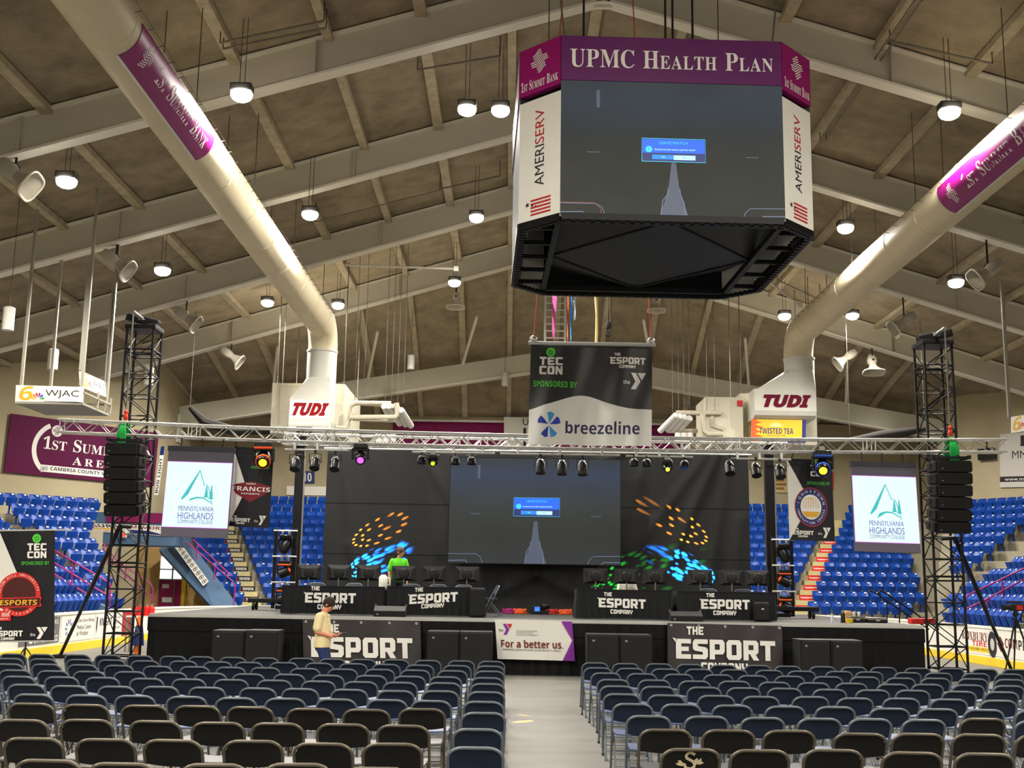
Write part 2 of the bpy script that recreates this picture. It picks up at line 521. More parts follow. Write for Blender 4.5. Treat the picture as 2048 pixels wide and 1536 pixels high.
# ================================================================== the bowl: boards, banks, seats, tunnel
m_white = mat('white_board', (222, 220, 212), 0.35, noise=.03, scale=2)
m_yellow = mat('yellow_kick_plate', (232, 196, 44), 0.4)
m_purple = mat('purple_rail_paint', (150, 30, 104), 0.45)
m_plum = mat('plum_fabric', (122, 18, 80), 0.7, noise=.06)
m_black = mat('black_plastic', (14, 14, 15), 0.5)
m_ink = mat('dark_ink', (38, 36, 42), 0.6)
m_lwhite = mat('white_lettering', (232, 230, 224), 0.6)
m_red = mat('red_print', (190, 34, 30), 0.5)
m_gold = mat('gold_print', (222, 168, 50), 0.5)
m_navy = mat('navy_print', (30, 44, 104), 0.5)
m_grey = mat('grey_print', (104, 104, 102), 0.6)
m_chrome = mat('bright_metal', (206, 204, 200), 0.25, 0.9)
m_steel = mat('dull_steel', (138, 136, 130), 0.4, 0.7)

BL, BR = -12.3, 13.6               # the two long sides of the rink boards
pth = [V((BL, -16, 0)), V((BL, 40.5, 0))]
pth += [V((BL + 8.5 - 8.5 * math.cos(a), 40.5 + 8.5 * math.sin(a), 0)) for a in [math.pi / 2 * k / 8 for k in range(1, 9)]]
pth += [V((BR - 8.5 + 8.5 * math.sin(a), 40.5 + 8.5 * math.cos(a), 0)) for a in [math.pi / 2 * k / 8 for k in range(0, 9)]]
pth += [V((BR, -16, 0))]
def wall_strip(mb, path, z0, z1, t, off=0.0):
    for p, q in zip(path[:-1], path[1:]):
        d = (q - p).normalized(); nn = V((-d.y, d.x, 0))
        o = nn * off
        a, b = p + o, q + o; c, e = a + nn * t, b + nn * t
        vs = [V((k.x, k.y, z)) for z in (z0, z1) for k in (a, b, e, c)]
        mb.add(vs, [(0, 3, 2, 1), (4, 5, 6, 7), (0, 1, 5, 4), (1, 2, 6, 5), (2, 3, 7, 6), (3, 0, 4, 7)])
mb = MB(); wall_strip(mb, pth, 0, 1.02, .12)
boards = struct(mb, 'trim_20', m_white)
mb = MB(); wall_strip(mb, pth, 0, .22, .03, -.03); mb.build('kick_plate', m_yellow, boards)
mb = MB(); wall_strip(mb, pth, 1.02, 1.08, .2, -.03); mb.build('cap_rail', m_white, boards)

def board_ad(side, pa, pb, z0, z1, name, label):
    """advert on the long boards between two pixel columns"""
    x = (BL + .015) if side < 0 else (BR - .015)
    ya = P(pa, 1260, X=x).y; yb = P(pb, 1260, X=x).y
    return Sheet((x, ya, z1), (x, yb, z1), (x, ya, z0), name, label, 'advert', 'adverts on the rink boards')
s = board_ad(-1, 40, 119, .30, .98, 'board_advert', 'dark grey oil change advert with a phone number on the rink boards')
s.put(s.mb().rect(0, 0, s.w, s.h, 0, .01), 'panel', m_grey)
m = s.mb(); text(m, 'OIL CHANGES', s.w * .68, s.h * .42, w=s.w * .4, h=.09); text(m, '814-254-4512', s.w * .66, s.h * .18, w=s.w * .6, h=.16, bold=.02); text(m, 'MOTORS', s.w * .75, s.h * .82, w=s.w * .4, h=.12)
m.ring(s.w * .28, s.h * .35, .12, .2, .004, 16); s.put(m, 'lettering', m_lwhite)
s = board_ad(-1, 122, 188, .28, .98, 'board_advert', 'white medical centre advert with blue petals on the rink boards')
s.put(s.mb().rect(0, 0, s.w, s.h, 0, .01), 'panel', m_white)
m = s.mb()
for k in range(10):
    a = k * math.pi / 5; cx, cy = s.w * .22, s.h * .5
    m.poly([(cx + .16 * math.cos(a + t) * r / .2, cy + .16 * math.sin(a + t) * r / .2) for r, t in ((.17, -.16), (.3, -.13), (.36, 0), (.3, .13), (.17, .16))], .003)
s.put(m, 'petals', mat('petal_blue', (62, 88, 168), .6))
m = s.mb()
for i, st in enumerate(('Chan Soon-Shiong', 'Medical Center', 'at Windber')): text(m, st, s.w * .46, s.h * (.78 - .25 * i), h=.13, align='l', w=s.w * (.52 - .08 * i))
s.put(m, 'lettering', m_ink)
s = board_ad(-1, 190, 242, .28, .98, 'board_advert', 'white KNIGHT advert with a black pen nib on the rink boards')
s.put(s.mb().rect(0, 0, s.w, s.h, 0, .01), 'panel', m_white)
m = s.mb(); text(m, 'KNIGHT', s.w * .38, s.h * .66, w=s.w * .46, h=.24, bold=.015); m.poly([(.1, .12), (.16, .3), (.18, .62), (.08, .62), (.06, .3)], .003)
for i in range(3): text(m, 'printing signs', s.w * .8, s.h * (.8 - .22 * i), w=s.w * .3, h=.07)
s.put(m, 'lettering', m_ink)
s = board_ad(-1, 244, 268, .24, 1.0, 'board_advert', 'plain red advert panel on the rink boards behind the tower')
s.put(s.mb().rect(0, 0, s.w, s.h, 0, .01), 'panel', mat('dull_red_panel', (150, 30, 34), .5))
s = board_ad(1, 1924, 1976, .28, .98, 'board_advert', 'white ROXBURY TIRE advert with a tyre on the rink boards')
s.put(s.mb().rect(0, 0, s.w * 1.28, s.h, 0, .01), 'panel', m_white)
m = s.mb(); text(m, serif('R'), s.w * .05, s.h * .72, h=.24); text(m, serif('XBURY'), s.w * .63, s.h * .70, w=s.w * .7, h=.24); m.ring(s.w * .2, s.h * .72, .09, .15, .004, 16); s.put(m, 'lettering', mat('maroon_print', (96, 24, 24), .6))
m = s.mb(); text(m, 'TIRE', s.w * .65, s.h * .42, w=s.w * .55, h=.15, bold=.03); s.put(m, 'lettering', m_red)
m = s.mb(); m.rect(s.w * .1, s.h * .08, s.w, s.h * .28, .002); s.put(m, 'phone_strip', m_yellow)
m = s.mb(); text(m, '(814)288-4521', s.w * .55, s.h * .18, w=s.w * .84, h=.1, z=.004); s.put(m, 'lettering', m_ink)
m = s.mb(); m.ring(s.w * 1.13, s.h * .45, .14, .3, .004, 24, ey=1.2); s.put(m, 'tyre_print', m_ink)
m = s.mb(); m.disc(s.w * 1.13, s.h * .45, .14, .004, 18, ey=1.2); s.put(m, 'rim_print', mat('silver_print', (190, 190, 188), .5))
s = board_ad(1, 1992, 2075, .28, .98, 'board_advert', 'white advert with a red emblem and a word starting COMPRE on the rink boards')
s.put(s.mb().rect(0, 0, s.w, s.h, 0, .01), 'panel', m_white)
m = s.mb(); m.ring(s.w * .1, s.h * .5, .1, .22, .004, 4); text(m, 'COM', s.w * .36, s.h * .56, w=s.w * .3, h=.26, bold=.02); s.put(m, 'lettering', mat('maroon_print', (96, 24, 24), .6))
m = s.mb(); text(m, 'PRE', s.w * .68, s.h * .54, w=s.w * .28, h=.26, bold=.02); s.put(m, 'lettering', m_ink)

# ---- stepped banks
RISE, TRD, Z1, Y1 = 0.44, 0.85, 0.70, 50.0
mb = MB()
for k in range(12):
    y = Y1 + TRD * k - .35; z = Z1 + RISE * k
    xl = -12.3 - .53 * k
    mb.box(((xl + 21.4) / 2, (y + YW - .3) / 2, z - .22 if k else z / 2), (21.4 - xl, YW - .3 - y, .44 if k else z))
struct(mb, 'trim_21', m_riser)
def diag_bank(o, d, f, rows, z0, length, name, lo=0.0):
    """stepped rows along d, going down towards f"""
    mb = MB(); d = V(d).normalized(); f = V(f).normalized(); an = math.atan2(d.y, d.x)
    for k in range(rows):
        z = z0 - RISE * k
        c = V(o) + f * (TRD * k) + d * (length / 2)
        mb.box((c.x, c.y, z / 2), (length, TRD, z), an)
    return struct(mb, name, m_riser)
SEATS = []                          # (location, rotation, label)
def face(f): return math.atan2(f[1], f[0]) + math.pi / 2
def xs_l(k): return -10.85 - .37 * k       # stairs with the black step signs
def xs_r(k): return 12.35 + .42 * k        # stairs with the red step signs
for k in range(12):
    y = Y1 + TRD * k; z = Z1 + RISE * k
    r = ORD[k]
    x = xs_l(k) - .72; n = 1
    while x > max(-12.3 - .53 * k + .25, -16.2):
        SEATS.append(((x, y, z), 0, 'blue arena seat, %s row up, %s outward from the black step signs' % (r, ORD[n - 1]))); x -= .5; n += 1
    x = xs_l(k) + .72; n = 1
    while PX((x, y, z + .8))[0] < 668:
        SEATS.append(((x, y, z), 0, 'blue arena seat, %s row up, %s from the black step signs stageward' % (r, ORD[n - 1]))); x += .5; n += 1
    x = xs_r(k) - .72; n = 1
    while PX((x, y, z + .8))[0] > 1480:
        SEATS.append(((x, y, z), 0, 'blue arena seat, %s row up, %s from the red step signs stageward' % (r, ORD[n - 1]))); x -= .5; n += 1
    x = xs_r(k) + .72; n = 1
    lim = 17.4 if k == 0 else (18.0 + .15 * k)
    while x < lim:
        SEATS.append(((x, y, z), 0, 'blue arena seat, %s row up, %s outward from the red step signs' % (r, ORD[n - 1]))); x += .5; n += 1
# corner bank on the side of the tyre advert
d5 = V((.577, -.817, 0)).normalized(); f5 = V((-.817, -.577, 0)).normalized()
o5 = V((21.2, 56.6, 0)) + f5 * .75 + d5 * .2
rows5 = MB()
for m_ in range(10):
    z = Z1 + RISE * (11 - m_); an = math.atan2(d5.y, d5.x)
    js = [j for j in range(30) if PX(o5 + f5 * (TRD * m_) + d5 * (.5 * j + .3) + V((0, 0, z)))[0] > 1888]
    a_ = js[0] * .5; L_ = 13.5 - a_
    c = o5 + f5 * (TRD * m_ - .3) + d5 * (a_ + L_ / 2); rows5.box((c.x, c.y, z / 2), (L_, TRD, z), an)
struct(rows5, 'trim_22', m_riser)
for m_ in range(9):
    for j in range(20):
        p = o5 + f5 * (TRD * m_) + d5 * (.5 * j + .3); p.z = Z1 + RISE * (11 - m_)
        q = PX(p + V((0, 0, .6)))
        if q[0] < 1908 or q[0] > 2070: continue
        if q[0] > 2056 - (q[1] - 1040) * 1.12: continue
        SEATS.append((tuple(p), face(f5), 'blue arena seat, corner bank behind the far outrigger, %s row from wall, %s seat' % (ORD[m_], ORD[j])))
# side bank beyond the corner stairs
mb = MB()
for k in range(8):
    mb.box((14.5 + TRD * k + 2.5, 37.5, (Z1 + RISE * k) / 2), (5.4, 9.0, Z1 + RISE * k))
struct(mb, 'trim_23', m_riser)
for k in range(7):
    for j in range(18):
        p = V((14.55 + TRD * k, 41.7 - .46 * j, Z1 + RISE * k))
        q = PX(p + V((0, 0, .6)))
        if q[0] < 1885 or q[0] > 2066: continue
        SEATS.append((tuple(p), face((-1, 0)), 'blue arena seat above the tyre advert, %s row up, %s from the corner' % (ORD[k], ORD[j])))
# corner bank under the big plum sign
d7 = V((.73, .68, 0)).normalized(); f7 = V((.68, -.73, 0)).normalized()
o7 = V((-20.0, 44.7, 0))
rows7 = MB()
for m_ in range(10):
    z = 4.45 - RISE * m_; an = math.atan2(d7.y, d7.x)
    js = [j for j in range(-8, 20) if PX(o7 + f7 * (TRD * m_) + d7 * (.48 * j + .2) + V((0, 0, z)))[0] < (205 if m_ < 2 else 165 + m_ * 9)]
    a_ = max(-6, .48 * min([j for j in range(-8, 20) if m_ == 0 or (lambda q: q[0] > (q[1] - 1000) * 1.15 - 16)(PX(o7 + f7 * (TRD * m_) + d7 * (.48 * j + .2) + V((0, 0, z + .6))))])) if m_ else -6
    L_ = js[-1] * .48 + .2 - a_
    c = o7 + f7 * (TRD * m_ - .3) + d7 * (L_ / 2 + a_); rows7.box((c.x, c.y, z / 2), (L_, TRD, z), an)
struct(rows7, 'trim_24', m_riser)
for m_ in range(9):
    for j in range(-4, 11):
        p = o7 + f7 * (TRD * m_) + d7 * (.48 * j + .2); p.z = 4.45 - RISE * m_
        q = PX(p + V((0, 0, .6)))
        if q[0] < -14 or q[0] > (205 if m_ < 2 else 160 + m_ * 9): continue
        if m_ and q[0] < (q[1] - 1000) * 1.15: continue
        SEATS.append((tuple(p), face(f7), 'blue arena seat under the plum arena sign, %s row down, %s along' % (ORD[m_], ORD[j + 4])))
mb = MB()
for k in range(8):
    mb.box((-13.25 - TRD * k - 2.5, 34.5 + .2 * k, (Z1 + RISE * k) / 2), (5.4, 13.0 + .4 * k, Z1 + RISE * k))
struct(mb, 'trim_25', m_riser)
for k in range(8):
    for j in range(26):
        p = V((-13.3 - TRD * k, 40.2 + .36 * k - .47 * j, Z1 + RISE * k))
        q = PX(p + V((0, 0, .6)))
        if q[0] < -10 or q[0] > 262: continue
        SEATS.append((tuple(p), face((1, 0)), 'blue arena seat above the petal advert, %s row up, %s from the corner' % (ORD[k], ORD[j])))

# ---- the seats themselves
m_seat = mat('blue_seat_plastic', (12, 60, 146), 0.4, noise=.05, scale=3, spec=0.35)
m_plate = mat('seat_number_plate', (214, 214, 206), 0.4)
def seat_shells():
    b = MB()
    def back(u, v):
        wd = .224 * (1 if v < .8 else 1 - .10 * ((v - .8) / .2) ** 2)
        x = (u * 2 - 1) * wd
        return V((x, .03 + .24 * v + .055 * (1 - (u * 2 - 1) ** 2), .46 + .40 * v - (.03 * abs(u * 2 - 1) ** 3 if v > .9 else 0)))
    b.grid(back, 6, 4); b.grid(lambda u, v: back(u, v) + V((0, .03, 0)), 6, 4, True)
    b.box((0, .30, .835), (.40, .04, .035))
    b.bar((0, .16, .5), (0, .22, .02), .06, .06); b.box((0, .22, .02), (.2, .1, .04))
    q = MB()
    def pan(u, v):
        x = (u * 2 - 1) * (.212 - .03 * (1 - v)); return V((x, .02 - .10 * v - .03 * (1 - (u * 2 - 1) ** 2), .34 + .31 * v))
    q.grid(pan, 6, 3); q.grid(lambda u, v: pan(u, v) + V((0, .05, 0)), 6, 3, True)
    q.box((0, -.05, .645), (.38, .06, .03))
    n_ = MB().box((.10, .228, .80), (.085, .014, .06), M=Matrix.Rotation(-.54, 3, 'X'))
    return b, q, n_
SEATS.sort(key=lambda t: PX(t[0])[2])
b, q, n_ = seat_shells()
root = thing('stadium_chair', (0, 0, 0), 'x', 'seat', 'blue arena seats in the bowl')
b.build('seat_back', m_seat, root, True); q.build('seat_pan', m_seat, root, True); n_.build('number_plate', m_plate, root)
remember(root)
for i, (p, a, lb) in enumerate(SEATS[:300]):
    o = root if i == 0 else copy_tree(root)
    o.location = p; o.rotation_euler = (0, 0, a); o['label'] = lb
rest = MB()
for p, a, lb in SEATS[300:]:
    c, s_ = math.cos(a), math.sin(a)
    for part in (b, q):
        rest.add([V((p[0] + t.x * c - t.y * s_, p[1] + t.x * s_ + t.y * c, p[2] + t.z)) for t in part.v], part.f)
if SEATS[300:]:
    o = tag(rest.build('arena_seating', m_seat, None, True), 'farther rows of blue arena seats high up against the beige walls', 'seats', None, 'stuff')

# ---- aisle stairs with step signs
for side, xf_, nm in ((-1, xs_l, 'trim_26'), (1, xs_r, 'trim_27')):
    mb = MB()
    for k in range(11):
        y = Y1 + TRD * k; z = Z1 + RISE * k
        mb.box((xf_(k), y - .35 + .2, z + .11), (.92, .42, .22)); mb.box((xf_(k) + side * .18, y + .27, z + .33), (.92, .42, .22))
    struct(mb, nm, mat('painted_stair', (176, 166, 124), .8, noise=.08))
    for k in range(9):
        y = Y1 + TRD * k - .36 + .0; z = Z1 + RISE * k
        x = xf_(k) + (.02 if side < 0 else .0)
        s = Sheet((x - .44, y - .012, z + .235), (x + .44, y - .012, z + .235), (x - .44, y - .012, z + .0), 'step_sign',
                  ('black TOYOTA sign on the %s step up of the aisle stairs' if side < 0 else 'red step sign on the %s step up of the aisle stairs') % ORD[k], 'sign', 'signs on the stair risers')
        s.put(s.mb().rect(0, 0, s.w, s.h, 0, .01), 'panel', m_ink if side < 0 else m_red)
        if side < 0:
            s.put(s.mb().rect(0.02, .02, .24, s.h - .02, .002), 'emblem', m_red)
            m = s.mb(); text(m, 'TOYOTA', .56, s.h / 2, w=.48, h=.11, bold=.03); m.ring(.13, s.h / 2, .035, .055, .004, 14); s.put(m, 'lettering', m_lwhite)
        else:
            m = s.mb(); text(m, 'Supplyparts.com', .44, s.h / 2, w=.74, h=.1, bold=.02); s.put(m, 'lettering', m_lwhite)

# ---- stair string with its strip of round emblems, tunnel under the stand
def plate(pts, th, name, m, kind=None, n=None):
    """a plate through 3-D corner points, th thick"""
    pts = [V(p) for p in pts]
    if n is None: n = (pts[1] - pts[0]).cross(pts[2] - pts[0]).normalized()
    k = len(pts); mb = MB()
    vs = pts + [p - n * th for p in pts]
    mb.add(vs, [tuple(range(k)), tuple(range(2 * k - 1, k - 1, -1))] + [(i, k + i, k + (i + 1) % k, (i + 1) % k) for i in range(k)])
    return struct(mb, name, m)
A, B_, C, D = P(431, 1222, Y=49.4), P(480, 1216, Y=49.5), P(368, 1068, Y=52.2), P(318, 1098, Y=52.1)
plate([A, B_, C, D], .3, 'trim_28', m_bluewall)
s = Sheet(P(352, 1074, Y=51.9), P(418, 1163, Y=50.2), P(341, 1083, Y=51.8), 'emblem_strip', 'white strip of round grey emblems running down the blue stair string', 'sign')
s.put(s.mb().rect(0, 0, s.w, s.h, .02, .01), 'panel', m_white)
m = s.mb()
for k in range(11): m.ring(s.w * (.05 + .09 * k), s.h / 2, s.h * .26, s.h * .36, .024, 16); m.rect(s.w * (.05 + .09 * k) - .06, s.h * .42, s.w * (.05 + .09 * k) + .06, s.h * .58, .024)
s.put(m, 'emblems', m_ink)
YT = 52.6
a, b2 = P(250, 1100, Y=YT).x, P(470, 1100, Y=YT).x
dl, dr = P(316, 1190, Y=YT).x, P(363, 1190, Y=YT).x
mb = MB()
mb.box(((a + dl) / 2, YT + .1, 1.9), (dl - a, .2, 3.8)); mb.box(((dl + dr) / 2, YT + .1, 3.45), (dr - dl, .2, .7))
k5 = [P(363, 1092, Y=YT), P(474, 1212, Y=YT), P(474, 1262, Y=YT), P(363, 1262, Y=YT)]; mb.add(k5 + [q + V((0, .2, 0)) for q in k5], [(0, 3, 2, 1), (4, 5, 6, 7), (0, 1, 5, 4), (1, 2, 6, 5), (0, 4, 7, 3)])
struct(mb, 'wall_tunnel', mat('tan_tunnel_wall', (186, 152, 96), .8, noise=.08))
mb = MB().box(((dl + dr) / 2, YT + .12, 1.02), (dr - dl, .08, 2.04)); door = struct(mb, 'door_1', mat('magenta_door', (158, 40, 94), .45))
mb = MB()
mb.box(((dl + dr) / 2 + .18, YT + .05, 1.0), (.03, .08, 2.0)); mb.box(((dl + dr) / 2, YT + .05, .55), (dr - dl - .05, .06, .05))
mb.build('panic_bar', m_steel, door)
MB().box((dl + .3, YT + .06, 1.75), (.3, .02, .18)).build('notice', m_lwhite, door); MB().box((dl + .4, YT + .06, 1.15), (.45, .02, .22)).build('notice', m_lwhite, door)
mb = MB(); cx = (dl + dr) / 2
mb.add([(dl, YT + .1, 2.06), (dr, YT + .1, 2.06), (dr, YT + .1, 2.35), (dr - .35, YT + .1, 2.75), (cx + .1, YT + .1, 3.08), (dl, YT + .1, 3.08)], [(0, 1, 2, 3, 4, 5)])
win = struct(mb, 'window_1', glow('daylit_pane', (236, 242, 255), 1.6))
mb = MB(); mb.box((cx, YT + .06, 2.5), (dr - dl, .06, .05)); mb.box((cx + .05, YT + .06, 2.57), (.06, .06, 1.02)); mb.box((cx, YT + .06, 2.05), (dr - dl, .08, .06)); mb.build('glazing_bars', m_steel, win)
yp = P(367, 1170, Y=YT - .2)
struct(MB().box((yp.x, YT - .15, 1.5), (.16, .12, 3.0)), 'trim_29', m_yellow)
s = Sheet(P(371, 1160, Y=YT - .03), P(380, 1160, Y=YT - .03), P(371, 1176, Y=YT - .03), 'bay_number', 'black number 11 painted on the tan tunnel wall', 'sign')
m = s.mb(); text(m, '11', s.w / 2, s.h / 2, w=s.w, h=s.h, bold=.05); s.put(m, 'lettering', m_ink)
# fascia over the tunnel mouth
yF = 47.6
l_, r_ = P(156, 1060, Y=yF).x, P(352, 1060, Y=yF).x
zt, zb = P(200, 1024, Y=yF).z, P(250, 1090, Y=yF).z
mb = MB().box(((l_ + r_) / 2, yF + 1.2, (zt + zb) / 2), (r_ - l_, 2.4, zt - zb)); fas = struct(mb, 'trim_30', m_bluewall)
mb = MB().box(((l_ + r_) / 2 + (r_ - l_) * .14, yF - .02, zt - .22), ((r_ - l_) * .72, .06, .4)); mb.build('plum_band', m_plum, fas)
s = Sheet((l_ + .15, yF - .06, zt - .45), (l_ + 1.9, yF - .06, zt - .5), (l_ + .4, yF - .06, zb + .52), 'fascia_advert', 'white car dealer advert with a gold bow tie on the tunnel fascia', 'advert', 'adverts on the tunnel fascia')
s.put(s.mb().rect(0, 0, s.w, s.h, 0, .02), 'panel', m_white)
m = s.mb(); text(m, 'LAUREL', s.w / 2, s.h * .75, w=s.w * .9, h=s.h * .36, bold=.05); text(m, 'CHEVROLET', s.w / 2, s.h * .14, w=s.w * .8, h=s.h * .18); s.put(m, 'lettering', m_ink)
m = s.mb(); m.rect(s.w * .1, s.h * .32, s.w * .9, s.h * .5, .003); s.put(m, 'emblem', m_gold)
s = Sheet((l_ + 2.1, yF - .06, zt - .48), (r_ - .05, yF - .06, zt - .55), (l_ + 2.1, yF - .06, zb + .45), 'fascia_advert', 'white and blue advert in maroon capitals on the tunnel fascia', 'advert', 'adverts on the tunnel fascia')
s.put(s.mb().rect(0, 0, s.w, s.h, 0, .02), 'panel', m_white)
m = s.mb(); text(m, 'MEMORIAL', s.w / 2, s.h * .74, w=s.w * .92, h=s.h * .32, bold=.05); s.put(m, 'lettering', mat('maroon_print', (96, 24, 24), .6))
m = s.mb(); m.poly([(.05, .02), (s.w * .8, .02), (s.w * .45, s.h * .42), (.05, s.h * .45)], .003); s.put(m, 'swoosh', m_navy)
ex = P(247, 1070, Y=yF - .2); o = thing('exit_sign', ex, 'small lit red exit sign under the tunnel fascia beside the tower', 'sign')
MB().bbox((0, 0, 0), (.24, .07, .2), .01).build('sign_box', m_lwhite, o); MB().box((0, -.04, 0), (.2, .01, .16)).build('sign_face', glow('exit_red', (255, 84, 66), 1.2), o); MB().tube((0, .02, .1), (0, .1, .3), .012).build('bracket', m_steel, o)

# ---- stair walls and plum handrails
def rail(px_lists, Y, label, r=.028):
    pts0 = P(*px_lists[0][0], Y=Y)
    o = thing('handrail', pts0, label, 'railing', 'plum handrails on the stairs')
    mb = MB()
    for i, pl in enumerate(px_lists):
        mb = MB().path([P(a, b, Y=Y) - pts0 for a, b in pl], r, 7)
        mb.build('rail' if i < 2 else 'post', m_purple, o, True)
    return o
def swall(px, Y, name):
    plate([P(a, b, Y=Y) for a, b in px][::-1], .25, name, m_bluewall)
swall([(100, 1143), (186, 1212), (186, 1228), (100, 1228)], 38.2, 'trim_31')
swall([(186, 1199), (222, 1220), (222, 1230), (186, 1230)], 38.0, 'trim_32')
rail([[(104, 1098), (206, 1158), (219, 1166), (221, 1176), (219, 1213)], [(104, 1123), (184, 1172), (220, 1194)], [(145, 1126), (143, 1168)], [(183, 1172), (180, 1214)], [(105, 1146), (180, 1192)]], 38.1, 'plum handrail on the low stair wall between the sponsor stand and the tower')
rail([[(155, 1024), (236, 1124), (300, 1166), (306, 1178), (304, 1212)], [(166, 1045), (238, 1138), (304, 1194)], [(186, 1050), (183, 1078)], [(219, 1085), (216, 1130)], [(252, 1134), (250, 1160)]], 46.8, 'plum handrail climbing to the fascia behind the tower')
rail([[(366, 1078), (465, 1162), (470, 1172), (467, 1214)], [(385, 1078), (463, 1152)], [(394, 1090), (392, 1120)], [(430, 1132), (428, 1160)]], 49.2, 'plum handrail beside the blue stair string')
rail([[(1932, 1252), (1929, 1200), (1936, 1190), (2060, 1131)], [(1933, 1218), (1975, 1198), (2060, 1152)], [(1976, 1246), (1973, 1206), (1980, 1198)], [(2005, 1162), (2006, 1202)]], 37.0, 'plum handrail above the tyre advert')
swall([(1932, 1256), (1940, 1246), (1972, 1227), (2062, 1174), (2062, 1256)], 37.3, 'trim_33')

# ---- signs and openings on the walls
def wallpt(px, py, k, off=.06):
    """where the ray through a pixel meets wall k of the bowl, held off the wall"""
    (xa, ya), (xb, yb) = LW[k], LW[k + 1]
    d = V((xb - xa, yb - ya, 0)).normalized(); n = V((d.y, -d.x, 0))
    r = F_ + R_ * ((px - 1024) / FPX) + U_ * ((768 - py) / FPX)
    t = (V((xa, ya, 0)) + n * off - CAM).dot(n) / r.dot(n)
    return CAM + r * t
s = Sheet(wallpt(22, 827, 1, .12), wallpt(318, 866, 1, .12), wallpt(8, 944, 1, .12), 'arena_sign', 'big plum 1ST SUMMIT ARENA sign on the corner wall', 'sign')
s.put(s.mb().rect(0, 0, s.w, s.h, 0, .05), 'panel', mat('plum_sign_face', (86, 8, 58), .6, spec=.15))
m = s.mb(); smallcaps(m, '1ST SUMMIT', s.w * .22, s.h * .47, s.w * .56, s.h * .21, small=.74); smallcaps(m, 'ARENA', s.w * .42, s.h * .24, s.w * .36, s.h * .14, small=.9, sp=.2)
m.ring(s.w * .33, s.h * .47, s.h * .42, s.h * .50, .003, 24, 118, 236, 1.0); m.rect(s.w * .22, s.h * .07, s.w * .93, s.h * .19, .003); m.disc(s.w * .30, s.h * .8, s.h * .1, .005)
m.ring(s.w * .62, s.h * .42, s.h * .95, s.h * .98, .003, 20, 10, 60, .5)
s.put(m, 'lettering', m_lwhite)
m = s.mb(); text(m, '@ CAMBRIA COUNTY WAR MEMORIAL', s.w * .575, s.h * .13, w=s.w * .68, h=s.h * .08, z=.006, bold=.02); s.put(m, 'lettering', m_ink)
m = s.mb(); weave(m, s.w * .30, s.h * .8, s.h * .075, .008); s.put(m, 'emblem', mat('plum_sign_face', (86, 8, 58), .6, spec=.15))
s = Sheet(wallpt(2000, 868, 5, .1), wallpt(2100, 862, 5, .1), wallpt(2000, 975, 5, .1), 'wall_sign', 'pale grey sign with a web address strip on the corner wall', 'sign')
s.put(s.mb().rect(0, 0, s.w, s.h, 0, .05), 'panel', mat('pale_sign', (196, 192, 186), .5))
m = s.mb(); text(m, 'MMI', s.w * .42, s.h * .6, w=s.w * .34, h=s.h * .14); m.rect(0, s.h * .1, s.w, s.h * .2, .003); m.rect(s.w * .42, s.h * .75, s.w * .5, s.h * .95, .003); s.put(m, 'lettering', m_ink)
m = s.mb(); text(m, 'www.mmi', s.w * .35, s.h * .15, w=s.w * .5, h=s.h * .06, z=.006); s.put(m, 'lettering', m_lwhite)
c = wallpt(1973, 908, 5, .2); o = thing('television', c, 'small black television on the corner wall behind the truss end', 'television')
MB().bbox((0, 0, 0), (.9, .1, .55), .02, rz=math.atan2(-.817, .577)).build('screen', m_black, o); MB().tube((0, 0, .2), (.1, .15, .6), .03).build('bracket', m_black, o)
# hanging blue and white word banner on the corner wall
def backsheet(px0, py0, px1, py1, name, label, cat, group=None, Y=YW - .08):
    return Sheet(P(px0, py0, Y=Y), P(px1, py0 + (px1 - px0) * .0157, Y=Y), P(px0, py1, Y=Y), name, label, cat, group)
s = Sheet(P(322, 893, Y=50.5), P(330, 893, Y=50.5), P(308, 990, Y=50.5), 'hanging_pennant', 'narrow blue and white BUD LIGHT pennant beside the plum arena sign', 'banner')
s.put(s.mb().rect(0, 0, s.w, s.h, 0, .02), 'cloth', m_lwhite); s.put(s.mb().rect(0, s.h * .82, s.w, s.h, .003), 'cap', m_navy)
m = s.mb(); text(m, 'BUD LIGHT', s.w / 2, s.h * .4, w=s.h * .72, h=s.w * .7, rot=math.pi / 2, bold=.03); s.put(m, 'lettering', m_ink)
for k, (a, b) in enumerate(((917, 926), (934, 941))):
    s_ = backsheet(568, a, 656, b, 'x', 'x', 'x')
    mb = s_.mb().rect(0, 0, s_.w, s_.h, 0, .03); bpy.data.objects.remove(s_.root); struct(mb, 'window_%d' % (k + 2), glow('lit_window_strip', (240, 246, 255), 1.3))
s = backsheet(600, 942, 629, 966, 'section_number', 'dark blue panel with the white number 10 on the back wall', 'sign')
s.put(s.mb().rect(0, 0, s.w, s.h, 0, .03), 'panel', m_navy); m = s.mb(); text(m, '10', s.w * .5, s.h / 2, w=s.w * .6, h=s.h * .72, bold=.05); s.put(m, 'lettering', m_lwhite)
s = backsheet(573, 972, 655, 990, 'wall_panel', 'blank pale panel on the back wall under the number 10', 'panel'); s.put(s.mb().rect(0, 0, s.w, s.h, 0, .03), 'board', m_white)
s = backsheet(1536, 944, 1582, 985, 'menu_board', 'pale board with brown lettering on the back wall behind the lamp post', 'sign'); s.put(s.mb().rect(0, 0, s.w, s.h, 0, .03), 'panel', mat('cream_panel', (200, 182, 140), .6))
m = s.mb(); [m.rect(s.w * .1, s.h * (.15 + .2 * k), s.w * (.7 + .1 * (k % 2)), s.h * (.26 + .2 * k), .003) for k in range(4)]; s.put(m, 'print', mat('brown_print', (150, 104, 44), .6))
